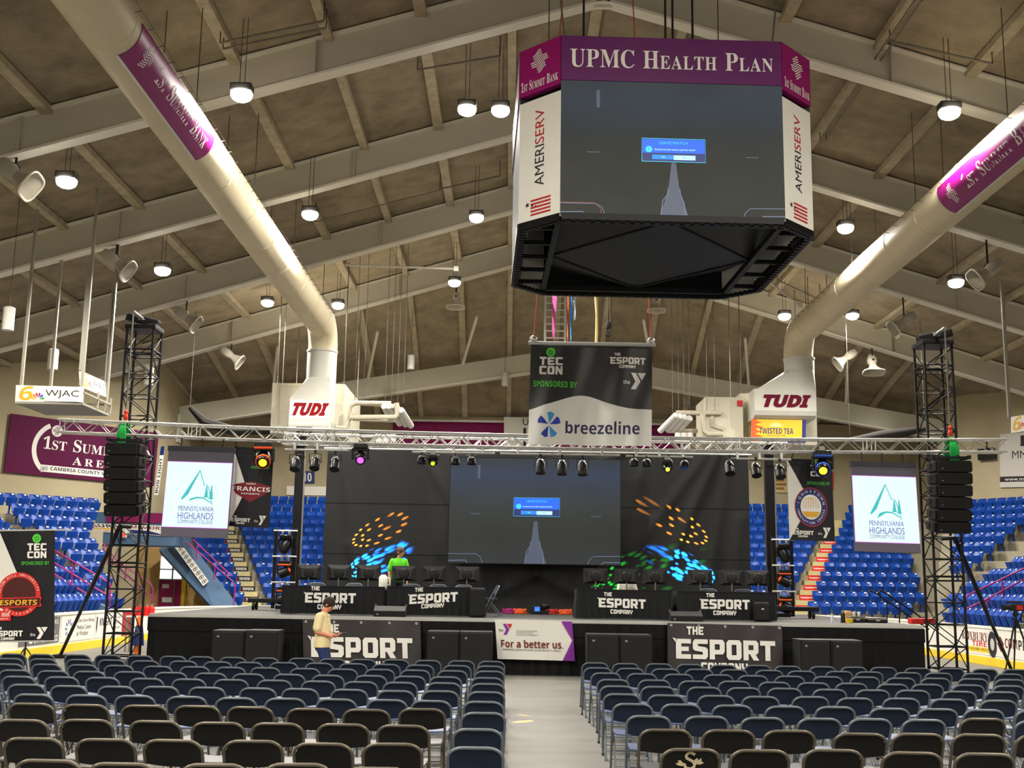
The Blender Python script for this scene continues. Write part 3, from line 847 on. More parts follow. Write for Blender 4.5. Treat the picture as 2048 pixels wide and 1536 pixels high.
s = backsheet(1652, 944, 1667, 980, 'wall_flag', 'narrow red and yellow flag on the back wall beside the sponsor banner', 'banner'); s.put(s.mb().rect(0, 0, s.w, s.h, 0, .02), 'cloth', m_red); s.put(s.mb().rect(0, s.h * .3, s.w * .5, s.h, .003), 'stripe', m_gold)
# plum roller curtain and the white cupboard over it
s = backsheet(786, 842, 1366, 915, 'wall_curtain', 'long plum roller curtain along the top of the back wall', 'curtain')
m = s.mb()
m.grid(lambda u, v: V((u * s.w, v * s.h, .12 * math.sin(v * math.pi) + .03 * math.sin(v * 30))), 2, 16); s.put(m, 'cloth', m_plum, None, True)
mb = s.mb(); mb.xf = lambda q: s.u * q.x + s.v * q.y + s.n * q.z; mb.tube((0, s.h + .05, .1), (s.w, s.h + .05, .1), .07, 8); s.put(mb, 'roller', m_lwhite)
s = backsheet(1008, 834, 1100, 900, 'wall_cupboard', 'white cupboard sign with black lettering high on the back wall', 'cupboard', None, YW - .6)
m = s.mb(); m.rect(0, 0, s.w, s.h, 0, .4); s.put(m, 'body', m_white); m = s.mb(); m.rect(s.w * .42, 0, s.w * .48, s.h * .68, .004); text(m, 'U', s.w * .47, s.h * .86, h=s.h * .2); s.put(m, 'lettering', m_ink)
# ================================================================== stage
YF = 27.0
m_deck = mat('grey_stage_deck', (58, 58, 56), 0.6, noise=.15, scale=2.5)
m_edge = mat('aluminium_edge', (186, 186, 180), 0.35, 0.6)
m_cloth = mat('black_drape', (30, 31, 32), 0.62, noise=.12, scale=3, spec=0.3)
m_skirt = mat('black_stage_skirt', (9, 10, 11), 0.85, noise=.1)
m_vinyl = mat('black_banner_vinyl', (34, 28, 28), 0.45, noise=.05, spec=.5)
m_tablecloth = mat('black_table_cloth', (14, 16, 20), 0.75, noise=.1)
m_blk = mat('black_metal', (14, 14, 16), 0.45, 0.1)
m_truss = mat('aluminium_truss', (206, 206, 202), 0.32, 0.55)
m_box = mat('black_cabinet_paint', (11, 11, 12), 0.6, noise=.06)
m_grille = mat('black_grille', (9, 9, 10), 0.6)
m_green = mat('lime_print', (84, 204, 62), 0.5)
sl = P(299, 1238, Y=YF).x; sr = P(1846, 1259, Y=YF).x; ST = 1.25
st = thing('stage', ((sl + sr) / 2, YF, 0), 'long black skirted stage with a grey deck at the end of the hall', 'stage')
L = sr - sl
MB().box((0, 5.2, ST - .06), (L, 10.4, .12)).build('deck', m_deck, st)
mb = MB(); mb.box((0, -.01, ST - .035), (L + .02, .04, .075)); mb.box((-L / 2, 5.2, ST - .035), (.04, 10.4, .075)); mb.box((L / 2, 5.2, ST - .035), (.04, 10.4, .075)); mb.build('edge_trim', m_edge, st)
def skirt(z0, z1, amp, off, n=420):
    mb = MB()
    def f(u, v):
        x = -L / 2 + u * L
        a = amp * (.4 + .6 * (1 - v)) * (math.sin(x * 21 + 1.7 * math.sin(x * 2.3)) + .4 * math.sin(x * 47))
        return V((x, -off - .03 + a, z0 + (z1 - z0) * v))
    mb.grid(f, n, 4)
    for s_ in (-1, 1):
        mb.grid(lambda u, v: V((s_ * (L / 2 + off * .3 + amp * math.sin(u * 160)), -off - .03 + u * 10.3, z0 + (z1 - z0) * v)), 90, 2, s_ < 0)
    return mb
skirt(.01, ST - .1, .022, .01).build('skirt', m_skirt, st, True)
skirt(ST - .38, ST - .075, .02, .05).build('valance', m_skirt, st, True)
mb = MB()
for i in range(13):
    for y in (.4, 5, 9.8): mb.box((-L / 2 + .4 + i * (L - .8) / 12, y, ST / 2 - .06), (.06, .06, ST - .12))
mb.build('support_leg', m_steel, st)

# hanging vinyl banners on the stage front
def vinyl(px, name, label, cat='banner', group=None, Y=YF - .26, back=m_vinyl, amp=.035, Yb=None):
    s = Sheet(P(*px[0], Y=Y), P(*px[1], Y=Y), P(*px[2], Y=Yb or Y), name, label, cat, group)
    m = s.mb()
    m.grid(lambda u, v: V((u * s.w, v * s.h, amp * (math.sin(u * 9 + 2 * v) * .5 + math.sin(u * 23 - 5 * v) * .25) * (1 - .3 * v) - amp)), 40, 12)
    m.grid(lambda u, v: V((u * s.w, v * s.h, amp * (math.sin(u * 9 + 2 * v) * .5 + math.sin(u * 23 - 5 * v) * .25) * (1 - .3 * v) - amp - .008)), 40, 12, True)
    s.put(m, 'cloth', back, None, True)
    return s
gb = 'sponsor banners on the stage front'
s = vinyl([(605, 1239), (840, 1243), (607, 1352)], 'stage_banner', 'black ESPORT COMPANY banner on the stage front behind the man in the cream shirt', 'banner', gb)
m = s.mb(); esport_logo(m, s.w * .07, s.h * .34, s.w * .86, .024); s.put(m, 'lettering', m_lwhite)
m = s.mb(); [m.ring(s.w * k, s.h * .965, .012, .03, .024, 10) for k in (.03, .27, .5, .74, .97)]; s.put(m, 'eyelet', m_chrome)
s = vinyl([(1335, 1246), (1565, 1252), (1336, 1360)], 'stage_banner', 'black ESPORT COMPANY banner on the stage front facing the chairs beyond the aisle', 'banner', gb)
m = s.mb(); esport_logo(m, s.w * .07, s.h * .38, s.w * .86, .024); s.put(m, 'lettering', m_lwhite)
m = s.mb(); [m.ring(s.w * k, s.h * .965, .012, .03, .024, 10) for k in (.03, .27, .5, .74, .97)]; s.put(m, 'eyelet', m_chrome)
s = vinyl([(990, 1239), (1144, 1243), (995, 1318)], 'stage_banner', 'white For a better us banner with a purple arrow on the stage front', 'banner', gb, back=mat('white_banner_vinyl', (222, 220, 212), .45), amp=.015)
m = s.mb(); m.poly([(s.w * .86, s.h), (s.w, s.h), (s.w, 0), (s.w * .84, 0), (s.w * .985, s.h * .52)], .012); pur = mat('violet_print', (126, 44, 150), .5); s.put(m, 'purple_arrow', pur)
m = s.mb(); m2 = s.mb(); ymca_logo(m, m2, s.w * .10, s.h * .62, s.w * .12, s.h * .28, .014); s.put(m, 'emblem', pur); s.put(m2, 'emblem_tip', m_red)
m = s.mb(); text(m, 'For a better us.', s.w * .46, s.h * .40, w=s.w * .80, h=s.h * .2, z=.014, bold=.018); s.put(m, 'slogan', mat('maroon_slogan', (112, 34, 28), .6))
m = s.mb(); text(m, 'GREATER JOHNSTOWN COMMUNITY YMCA', s.w * .45, s.h * .24, w=s.w * .76, h=s.h * .055, z=.014); text(m, 'the', s.w * .07, s.h * .74, w=s.w * .06, h=s.h * .08, z=.014)
for i, t in enumerate(('FOR YOUTH DEVELOPMENT', 'FOR HEALTHY LIVING', 'FOR SOCIAL RESPONSIBILITY')): text(m, t, s.w * .27, s.h * (.73 - .05 * i), h=s.h * .03, z=.014, align='l')
s.put(m, 'small_print', m_ink)

# subwoofers on the floor in front of the stage
xs = [(424, 490, 1260), (490, 557, 1260), (854, 919, 1262), (919, 985, 1263), (1174, 1239, 1268), (1239, 1305, 1269), (1599, 1661, 1279), (1661, 1726, 1280)]
where = ['outer one of the pair by the first tower', 'inner one of the pair by the first tower', 'beside the cream shirted man, on the banner side', 'touching the white better us banner',
         'across the aisle from the white banner', 'nearest the ESPORT banner across the aisle', 'beside the ESPORT banner, inner one by the stage stairs', 'outer one of the pair by the stage stairs']
for (a, b, yy), wh in zip(xs, where):
    p = P(a, yy, Y=25.75); q = P(b, yy, Y=25.75)
    wdt = (q - p).length - .01; h = p.z; c = (p + q) / 2
    o = thing('subwoofer', (c.x, 25.75, 0), 'black subwoofer on the floor, ' + wh, 'speaker', 'subwoofers in front of the stage')
    MB().bbox((0, .36, h / 2 + .0), (wdt, .7, h), .02).build('cabinet', m_box, o)
    MB().bbox((0, -.005, h / 2), (wdt - .06, .03, h - .07), .01).build('grille', m_grille, o)
    MB().box((-wdt * .3, -.025, h * .86), (.05, .01, .04)).build('badge', m_steel, o)

# ---- backdrop and the big screen
YB = 33.0
bx0, bx1 = P(651, 1000, Y=YB).x, P(1498, 1000, Y=YB).x
bzt = P(1070, 905, Y=YB).z
o = thing('backdrop_curtain', ((bx0 + bx1) / 2, YB, ST), 'tall black pleated backdrop curtain hanging behind the stage screen', 'curtain')
W = bx1 - bx0; H = bzt - ST
folds = [(.72, 1.05, .30, .35, .05), (.45, .0, .36, 1.0, .035), (.93, 1.02, .78, .15, .07), (.96, 1.0, .90, .2, .05), (.90, 1.0, .70, .3, .05), (.2, 1.02, .27, .35, .05), (.22, 1.0, .34, .5, .05), (.03, 1.0, .09, .1, .04), (.10, 1.0, .16, .3, .04),
         (.50, .24, .33, .02, .07), (.50, .24, .36, .30, .05), (.50, .24, .66, .04, .07), (.50, .24, .62, .28, .05), (.06, .4, .12, .0, .03), (.98, .6, .95, .0, .04), (.75, .9, .69, .5, .03)]
def bd(u, v):
    d = .02 * math.sin(u * 63 + 3 * v) + .02 * math.sin(u * 27 - 2 * v)
    for x0, y0, x1, y1, a in folds:
        dx, dy = x1 - x0, (y1 - y0) * H / W; L2 = dx * dx + dy * dy
        px, py = u - x0, (v - y0) * H / W
        t = max(0, min(1, (px * dx + py * dy) / L2)); r = math.hypot(px - t * dx, py - t * dy)
        d += a * math.exp(-(r / .013) ** 2) * (1 - .5 * t)
    return V(((u - .5) * W, -d, v * H))
mb = MB(); mb.grid(bd, 170, 60); mb.build('cloth', m_cloth, o, True)
mb = MB()
for v in (.345, .66): mb.grid(lambda u, w_: bd(u, v + w_ * .004) + V((0, -.006, 0)), 120, 1)
mb.build('seam', m_skirt, o, True)
MB().tube((-W / 2 - .1, .02, H + .03), (W / 2 + .1, .02, H + .03), .03, 8).build('pipe', m_truss, o)

def ramp_screen(name, stops, axis='Z', strength=1.0, lo=0.0, hi=1.0, extra=None):
    """a lit display whose picture changes from bottom to top"""
    m = bpy.data.materials.new(name); m.use_nodes = True; nt = m.node_tree; b = nt.nodes['Principled BSDF']
    b.inputs['Base Color'].default_value = (.012, .012, .013, 1); b.inputs['Roughness'].default_value = .65; b.inputs['Specular IOR Level'].default_value = .15
    tc = nt.nodes.new('ShaderNodeTexCoord'); sp = nt.nodes.new('ShaderNodeSeparateXYZ'); r = nt.nodes.new('ShaderNodeValToRGB')
    nt.links.new(tc.outputs['Generated'], sp.inputs[0]); nt.links.new(sp.outputs[axis], r.inputs[0])
    el = r.color_ramp.elements
    while len(el) > 1: el.remove(el[0])
    el[0].position = stops[0][0]; el[0].color = (*lin(stops[0][1]), 1)
    for p_, c_ in stops[1:]:
        e = el.new(p_); e.color = (*lin(c_), 1)
    n_ = nt.nodes.new('ShaderNodeTexNoise'); n_.inputs['Scale'].default_value = 5; n_.inputs['Detail'].default_value = 4
    mx = nt.nodes.new('ShaderNodeMix'); mx.data_type = 'RGBA'; mx.blend_type = 'MULTIPLY'; mx.inputs[0].default_value = .35
    nt.links.new(tc.outputs['Generated'], n_.inputs['Vector'])
    nt.links.new(r.outputs[0], mx.inputs[6]); nt.links.new(n_.outputs[0], mx.inputs[7])
    nt.links.new(mx.outputs[2], b.inputs['Emission Color']); b.inputs['Emission Strength'].default_value = strength
    MATS[name] = m
    return m
m_scr = ramp_screen('game_picture', [(0, (52, 56, 58)), (.3, (48, 52, 45)), (.55, (55, 60, 60)), (.85, (52, 66, 88)), (1, (50, 58, 64))], 'Z', 1.0)
g_path = glow('screen_path', (74, 84, 104), 1.0); g_line = glow('screen_line', (106, 122, 150), 1.0)
g_blue = glow('dialog_blue', (18, 96, 226), 1.3); g_dark = glow('dialog_navy', (30, 44, 110), 1.0); g_cyan = glow('dialog_cyan', (60, 206, 240), 1.3); g_pale = glow('dialog_pale', (176, 226, 255), 1.4); g_mid = glow('dialog_button', (20, 140, 240), 1.2)
g_red = glow('screen_red', (140, 60, 60), .9)
def game_screen(s, zb=.0, dialog=(.51, .535, .27, .135), words_=True):
    w_, h_ = s.w, s.h
    m = s.mb(); m.rect(0, 0, w_, h_, zb); s.put(m, 'picture', m_scr)
    m = s.mb(); m.poly([(w_ * .44, 0), (w_ * .57, 0), (w_ * .53, h_ * .2), (w_ * .515, h_ * .4), (w_ * .495, h_ * .4), (w_ * .48, h_ * .2)], zb + .004); m.poly([(w_ * .16, h_ * .8), (w_ * .175, h_ * .8), (w_ * .175, h_ * .93), (w_ * .16, h_ * .93)], zb + .004)
    s.put(m, 'road', g_path)
    m = s.mb(); m.line([(w_ * .445, 0), (w_ * .455, h_ * .12), (w_ * .475, h_ * .16), (w_ * .48, h_ * .21)], w_ * .004, zb + .008); m.line([(w_ * .555, 0), (w_ * .55, h_ * .1), (w_ * .535, h_ * .16), (w_ * .53, h_ * .21)], w_ * .004, zb + .008)
    m.line([(0, h_ * .085), (w_ * .16, h_ * .085), (w_ * .185, h_ * .06), (w_ * .2, 0)], w_ * .003, zb + .008); m.line([(w_ * .81, 0), (w_ * .825, h_ * .05), (w_ * .845, h_ * .075), (w_, h_ * .08)], w_ * .003, zb + .008)
    m.line([(0, h_ * .02), (w_ * .1, h_ * .025), (w_ * .11, 0)], w_ * .004, zb + .008); m.line([(w_ * .89, 0), (w_ * .9, h_ * .02), (w_, h_ * .022)], w_ * .004, zb + .008)
    for k in range(5): m.rect(w_ * (.12 + .012 * k), h_ * .462, w_ * (.127 + .012 * k), h_ * .468, zb + .008); m.rect(w_ * (.83 + .012 * k), h_ * .45, w_ * (.837 + .012 * k), h_ * .456, zb + .008)
    s.put(m, 'outline', g_line)
    cx, cy, dw, dh = dialog[0] * w_, dialog[1] * h_, dialog[2] * w_, dialog[3] * w_ * .8
    x0, y0 = cx - dw / 2, cy - dh / 2
    m = s.mb(); m.rect(x0, y0, x0 + dw, y0 + dh, zb + .01); s.put(m, 'dialog', g_dark)
    m = s.mb(); m.rect(x0 + .01, y0 + dh * .38, x0 + dw - .01, y0 + dh - .01, zb + .013); s.put(m, 'dialog_header', g_blue)
    m = s.mb(); m.disc(x0 + dw * .11, y0 + dh * .53, dh * .14, zb + .016, 18); text(m, 'LEAVE MATCH', x0 + dw * .5, y0 + dh * .82, w=dw * .44, h=dh * .12, z=zb + .016)
    m.line([(x0, y0), (x0 + dw, y0), (x0 + dw, y0 + dh), (x0, y0 + dh), (x0, y0)], .008, zb + .017); s.put(m, 'dialog_trim', g_cyan)
    m = s.mb(); m.rect(x0 + dw * .16, y0 + dh * .1, x0 + dw * .5, y0 + dh * .3, zb + .016); text(m, '?', x0 + dw * .11, y0 + dh * .53, h=dh * .16, z=zb + .02); s.put(m, 'button', g_mid)
    m = s.mb(); m.rect(x0 + dw * .5, y0 + dh * .09, x0 + dw * .84, y0 + dh * .29, zb + .016); text(m, 'Are you sure you want to quit the match?', x0 + dw * .52, y0 + dh * .52, w=dw * .64, h=dh * .1, z=zb + .018, bold=.02); text(m, 'YES', x0 + dw * .33, y0 + dh * .2, h=dh * .07, z=zb + .02); s.put(m, 'button_lit', g_pale)
    m = s.mb(); text(m, 'NO', x0 + dw * .67, y0 + dh * .19, h=dh * .07, z=zb + .02); s.put(m, 'button_word', g_dark)
s = Sheet(P(902, 915, Y=32.4), P(1241, 920, Y=32.4), P(896, 1125, Y=32.4), 'led_wall', 'big dark screen showing a leave match box in front of the black backdrop', 'screen')
s.put(s.mb().rect(-.02, -.02, s.w + .02, s.h + .02, -.004, .14), 'cabinet', m_black)
game_screen(s)
mb = MB()
for k in range(5):
    mb.tube((s.w * (.1 + .2 * k), s.h, -.08), (s.w * (.1 + .2 * k), s.h + .55, -.8), .015)
s.put(mb, 'hanging_bar', m_blk)

# ---- two side screens with the college picture
g_white = glow('screen_white', (226, 246, 255), 1.05); g_teal = glow('screen_teal', (16, 190, 186), 1.0); g_edge = glow('screen_indigo', (52, 74, 160), 1.0); g_magenta = glow('screen_magenta', (214, 90, 220), .8)
m_led = mat('unlit_led_panel', (92, 88, 104), 0.5)
def college(pxs, name, label, y0, y1):
    s = Sheet(P(*pxs[0], Y=26.75), P(*pxs[1], Y=26.75), P(*pxs[2], Y=26.55), name, label, 'screen', 'screens hanging from the truss')
    W_, H_ = s.w, s.h
    s.put(s.mb().rect(0, 0, W_, H_, 0, .09), 'led_panel', m_led)
    s.put(s.mb().rect(-.02, H_ - .1, W_ + .02, H_ + .02, .01, .11), 'hanging_bar', mat('dark_header', (48, 48, 60), .5))
    b, t = H_ * y0, H_ * y1
    s.put(s.mb().rect(0, b - .015, W_, t + .015, .002), 'picture_edge', g_magenta)
    s.put(s.mb().rect(.008, b, W_ - .008, t, .004), 'picture', g_white)
    hh = t - b
    X = lambda u: W_ * u
    Yy = lambda v: b + hh * v
    m = s.mb()
    m.poly([(X(.26), Yy(.44)), (X(.27), Yy(.41)), (X(.36), Yy(.50)), (X(.385), Yy(.56)), (X(.52), Yy(.875)), (X(.51), Yy(.885))], .007)
    m.poly([(X(.36), Yy(.36)), (X(.38), Yy(.40)), (X(.5), Yy(.445)), (X(.6), Yy(.44)), (X(.72), Yy(.37)), (X(.74), Yy(.345)), (X(.7), Yy(.40)), (X(.6), Yy(.46)), (X(.5), Yy(.47)), (X(.40), Yy(.44))], .007)
    for cx, by, ht in ((.635, .46, .17), (.71, .44, .2)):
        for k in range(5):
            w0 = .042 - .007 * k; y_ = by + ht * k / 5
            m.poly([(X(cx - w0), Yy(y_)), (X(cx + w0), Yy(y_)), (X(cx), Yy(y_ + ht / 3))], .007 + .0005 * k)
    m.line([(X(.51), Yy(.88)), (X(.60), Yy(.64)), (X(.625), Yy(.66)), (X(.66), Yy(.62)), (X(.70), Yy(.48)), (X(.735), Yy(.35))], W_ * .012, .011)
    s.put(m, 'mountain_emblem', g_teal)
    m = s.mb(); text(m, 'PENNSYLVANIA', X(.5), Yy(.285), w=W_ * .53, h=hh * .075, z=.008, bold=.012); text(m, 'HIGHLANDS', X(.5), Yy(.175), w=W_ * .54, h=hh * .10, z=.008, bold=.012); s.put(m, 'lettering', g_edge)
    m = s.mb(); text(m, 'COMMUNITY COLLEGE', X(.5), Yy(.085), w=W_ * .53, h=hh * .055, z=.008, bold=.01); s.put(m, 'small_lettering', glow('screen_blue_green', (22, 110, 150), 1.0))
    mb = s.mb(); [mb.tube((W_ * k, H_, -.04), (W_ * k, H_ + .24, -.04), .015) for k in (.18, .5, .82)]; s.put(mb, 'hook', m_blk)
    return s
college([(338, 893), (468, 897), (321, 1072)], 'hanging_screen', 'white screen with a teal mountain picture, hung beside the Saint Francis banner', .105, .83)
college([(1702, 924), (1830, 928), (1711, 1102)], 'hanging_screen', 'white screen with a green mountain picture, hung beside the Johnstown round emblem banner', .105, .845)

# ---- sponsor banners under the truss
def power_words(s, x, y, w_, by=True):
    g = s.mb(); k = s.mb(); t = s.mb()
    power_disc(g, k, x + w_ / 2, y + w_ * 1.02, w_ * .21, .006)
    block(t, 'TEC', x, y + w_ * .42, w_, w_ * .31, .006); block(t, 'CON', x, y, w_, w_ * .33, .006)
    if by: text(g, 'SPONSORED BY', x + w_ * (.5 if by is True else by), y - w_ * .45, w=w_ * 1.5, h=w_ * .2, z=.006, bold=.012)
    s.put(g, 'green_print', m_green); s.put(k, 'power_symbol', m_ink); s.put(t, 'tec_con_lettering', m_lwhite)
def feet_logos(s, x, w_, y):
    t = s.mb(); esport_logo(t, x, y, w_ * .48, .006); ymca_logo(t, t, x + w_ * .70, y - w_ * .06, w_ * .18, w_ * .24, .006); text(t, 'the', x + w_ * .63, y + w_ * .04, w=w_ * .1, h=w_ * .06, z=.006); s.put(t, 'foot_lettering', m_lwhite)
m_ban = mat('black_sponsor_cloth', (16, 16, 22), .5, noise=.04)
s = Sheet(P(466, 893, Y=27.3), P(548, 897, Y=27.3), P(455, 1052, Y=27.3), 'hanging_sponsor_banner', 'black and white SAINT FRANCIS esports banner beside the teal mountain screen', 'banner', 'sponsor banners under the truss')
s.put(s.mb().rect(0, 0, s.w, s.h, 0, .01), 'cloth', m_ban)
s.put(s.mb().poly([(0, 0), (s.w * .4, s.h * .48), (0, s.h)], .003), 'white_panel', m_white)
power_words(s, s.w * .55, s.h * .82, s.w * .3); feet_logos(s, s.w * .08, s.w * .95, s.h * .06)
mb = s.mb(); [mb.tube((s.w * k, s.h - .03, 0), (s.w * k, s.h + .16, .35), .012) for k in (.1, .9)]; s.put(mb, 'tie', m_blk)
m = s.mb(); m.poly([(s.w * .03, s.h * .50), (s.w * .12, s.h * .53), (s.w * .5, s.h * .57), (s.w * .88, s.h * .53), (s.w, s.h * .51), (s.w * .85, s.h * .41), (s.w * .5, s.h * .31), (s.w * .15, s.h * .41)], .005); s.put(m, 'shield', mat('maroon_shield', (120, 22, 38), .5))
m = s.mb(); text(m, 'FRANCIS', s.w * .51, s.h * .475, w=s.w * .92, h=s.h * .055, z=.008, bold=.03); text(m, 'SAINT', s.w * .5, s.h * .54, w=s.w * .24, h=s.h * .02, z=.008, bold=.02); text(m, 'ESPORTS', s.w * .5, s.h * .415, w=s.w * .44, h=s.h * .02, z=.008, bold=.02); s.put(m, 'shield_lettering', m_lwhite)
s = Sheet(P(1573, 917, Y=27.3), P(1663, 920, Y=27.3), P(1579, 1080, Y=27.3), 'hanging_sponsor_banner', 'black and white JOHNSTOWN INNOVATION CENTER banner with an oval blue emblem', 'banner', 'sponsor banners under the truss')
s.put(s.mb().rect(0, 0, s.w, s.h, 0, .01), 'cloth', m_ban)
s.put(s.mb().poly([(0, .0), (s.w * .3, s.h * .28), (s.w * .42, s.h * .55), (0, s.h)], .003), 'white_panel', m_white)
power_words(s, s.w * .52, s.h * .79, s.w * .34); feet_logos(s, s.w * .08, s.w * .95, s.h * .07)
mb = s.mb(); [mb.tube((s.w * k, s.h - .03, 0), (s.w * k, s.h + .16, .35), .012) for k in (.1, .9)]; s.put(mb, 'tie', m_blk)
cx, cy = s.w * .5, s.h * .41
m = s.mb(); m.ring(cx, cy, s.w * .23, s.w * .345, .006, 32, ey=1.2); s.put(m, 'emblem_ring', m_navy)
m = s.mb(); m.ring(cx, cy, s.w * .345, s.w * .36, .006, 32, ey=1.2); s.put(m, 'emblem_border', m_red)
m = s.mb(); m.disc(cx, cy, s.w * .23, .006, 28, ey=1.2); arc_text(m, 'JOHNSTOWN', cx, cy, s.w * .29, 165, 15, s.w * .06, .009, ey=1.2); arc_text(m, 'INNOVATION CENTER', cx, cy, s.w * .29, 190, 350, s.w * .05, .009, flip=True, ey=1.2); s.put(m, 'emblem_field', m_lwhite)
m = s.mb(); m.poly([(cx - s.w * .2, cy - s.w * .1), (cx + s.w * .2, cy - s.w * .1), (cx + s.w * .12, cy - s.w * .22), (cx - s.w * .12, cy - s.w * .22)], .009)
for k in range(7): m.line([(cx, cy + s.w * .2), (cx + (k - 3) * s.w * .05, cy + s.w * .18), (cx + (k - 3) * s.w * .06, cy - s.w * .02)], .012, .0095 + .0003 * k)
s.put(m, 'fountain', m_gold)

# ---- trusses
def box_truss(a, b, size, sag, label, r=.026, pitch=.3, name='lighting_truss'):
    a, b = V(a), V(b); L_ = (b - a).length
    o = thing(name, (a + b) / 2, label, 'truss')
    c = (a + b) / 2; N = 24
    def at(t, i, j):
        return a.lerp(b, t) - c + V((0, j * size / 2, i * size / 2 - sag * (1 - (2 * t - 1) ** 2) + sag))
    for i in (-1, 1):
        for j in (-1, 1):
            MB().path([at(k / N, i, j) for k in range(N + 1)], r, 8).build('chord', m_truss, o, True)
    br = MB(); n_ = int(L_ / pitch)
    for k in range(n_):
        t0, t1 = k / n_, (k + 1) / n_; u = 1 if k % 2 else -1
        for j in (-1, 1): br.tube(at(t0, u, j), at(t1, -u, j), .011, 5)
        for i in (-1, 1): br.tube(at(t0, i, u), at(t1, i, -u), .011, 5)
    ns = max(1, round(L_ / 3.05))
    for k in range(ns + 1):
        for dt in ((-.1, .1) if 0 < k < ns else ((.06,) if k == 0 else (-.06,))):
            t = k / ns + dt / L_
            for j in (-1, 1): br.tube(at(t, -1, j), at(t, 1, j), .014, 5)
            for i in (-1, 1): br.tube(at(t, i, -1), at(t, i, 1), .014, 5)
    br.build('bracing', m_truss, o, True)
    return o, lambda t: c + at(t, 0, 0)
YT_ = 26.8
TA, TB = P(118, 864, Y=YT_), P(2009, 904, Y=YT_)
tr, trat = box_truss(TA - V((0, 0, .0)), TB, .29, .14, 'long silver lighting truss across the front of the stage')
def trz(x):
    return trat((x - TA.x) / (TB.x - TA.x)).z - .14
tr2, _ = box_truss(P(566, 880, Y=33.3), P(1572, 899, Y=33.3), .29, .03, 'shorter silver truss holding the backdrop behind the long one')
for px, py, lb in ((600, 858, 'black lifting post behind the stage beside the number 10 panel'), (1541, 886, 'black lifting post behind the stage beside the pale menu board')):
    p = P(px, py, Y=33.3)
    o = thing('lifting_post', (p.x, 33.62, ST), lb, 'post')
    MB().bbox((0, 0, (p.z - ST) / 2), (.26, .22, p.z - ST), .02).build('mast', m_blk, o)
    MB().bbox((0, 0, p.z - ST + .02), (.32, .3, .16), .03).build('mast_head', m_blk, o)
    mb = MB(); mb.box((.15, -.1, (p.z - ST) * .45), (.04, .04, (p.z - ST) * .9)); mb.build('guide_rail', m_steel, o)
    MB().bbox((0, 0, .06), (.9, .9, .12), .03).build('base', m_blk, o)
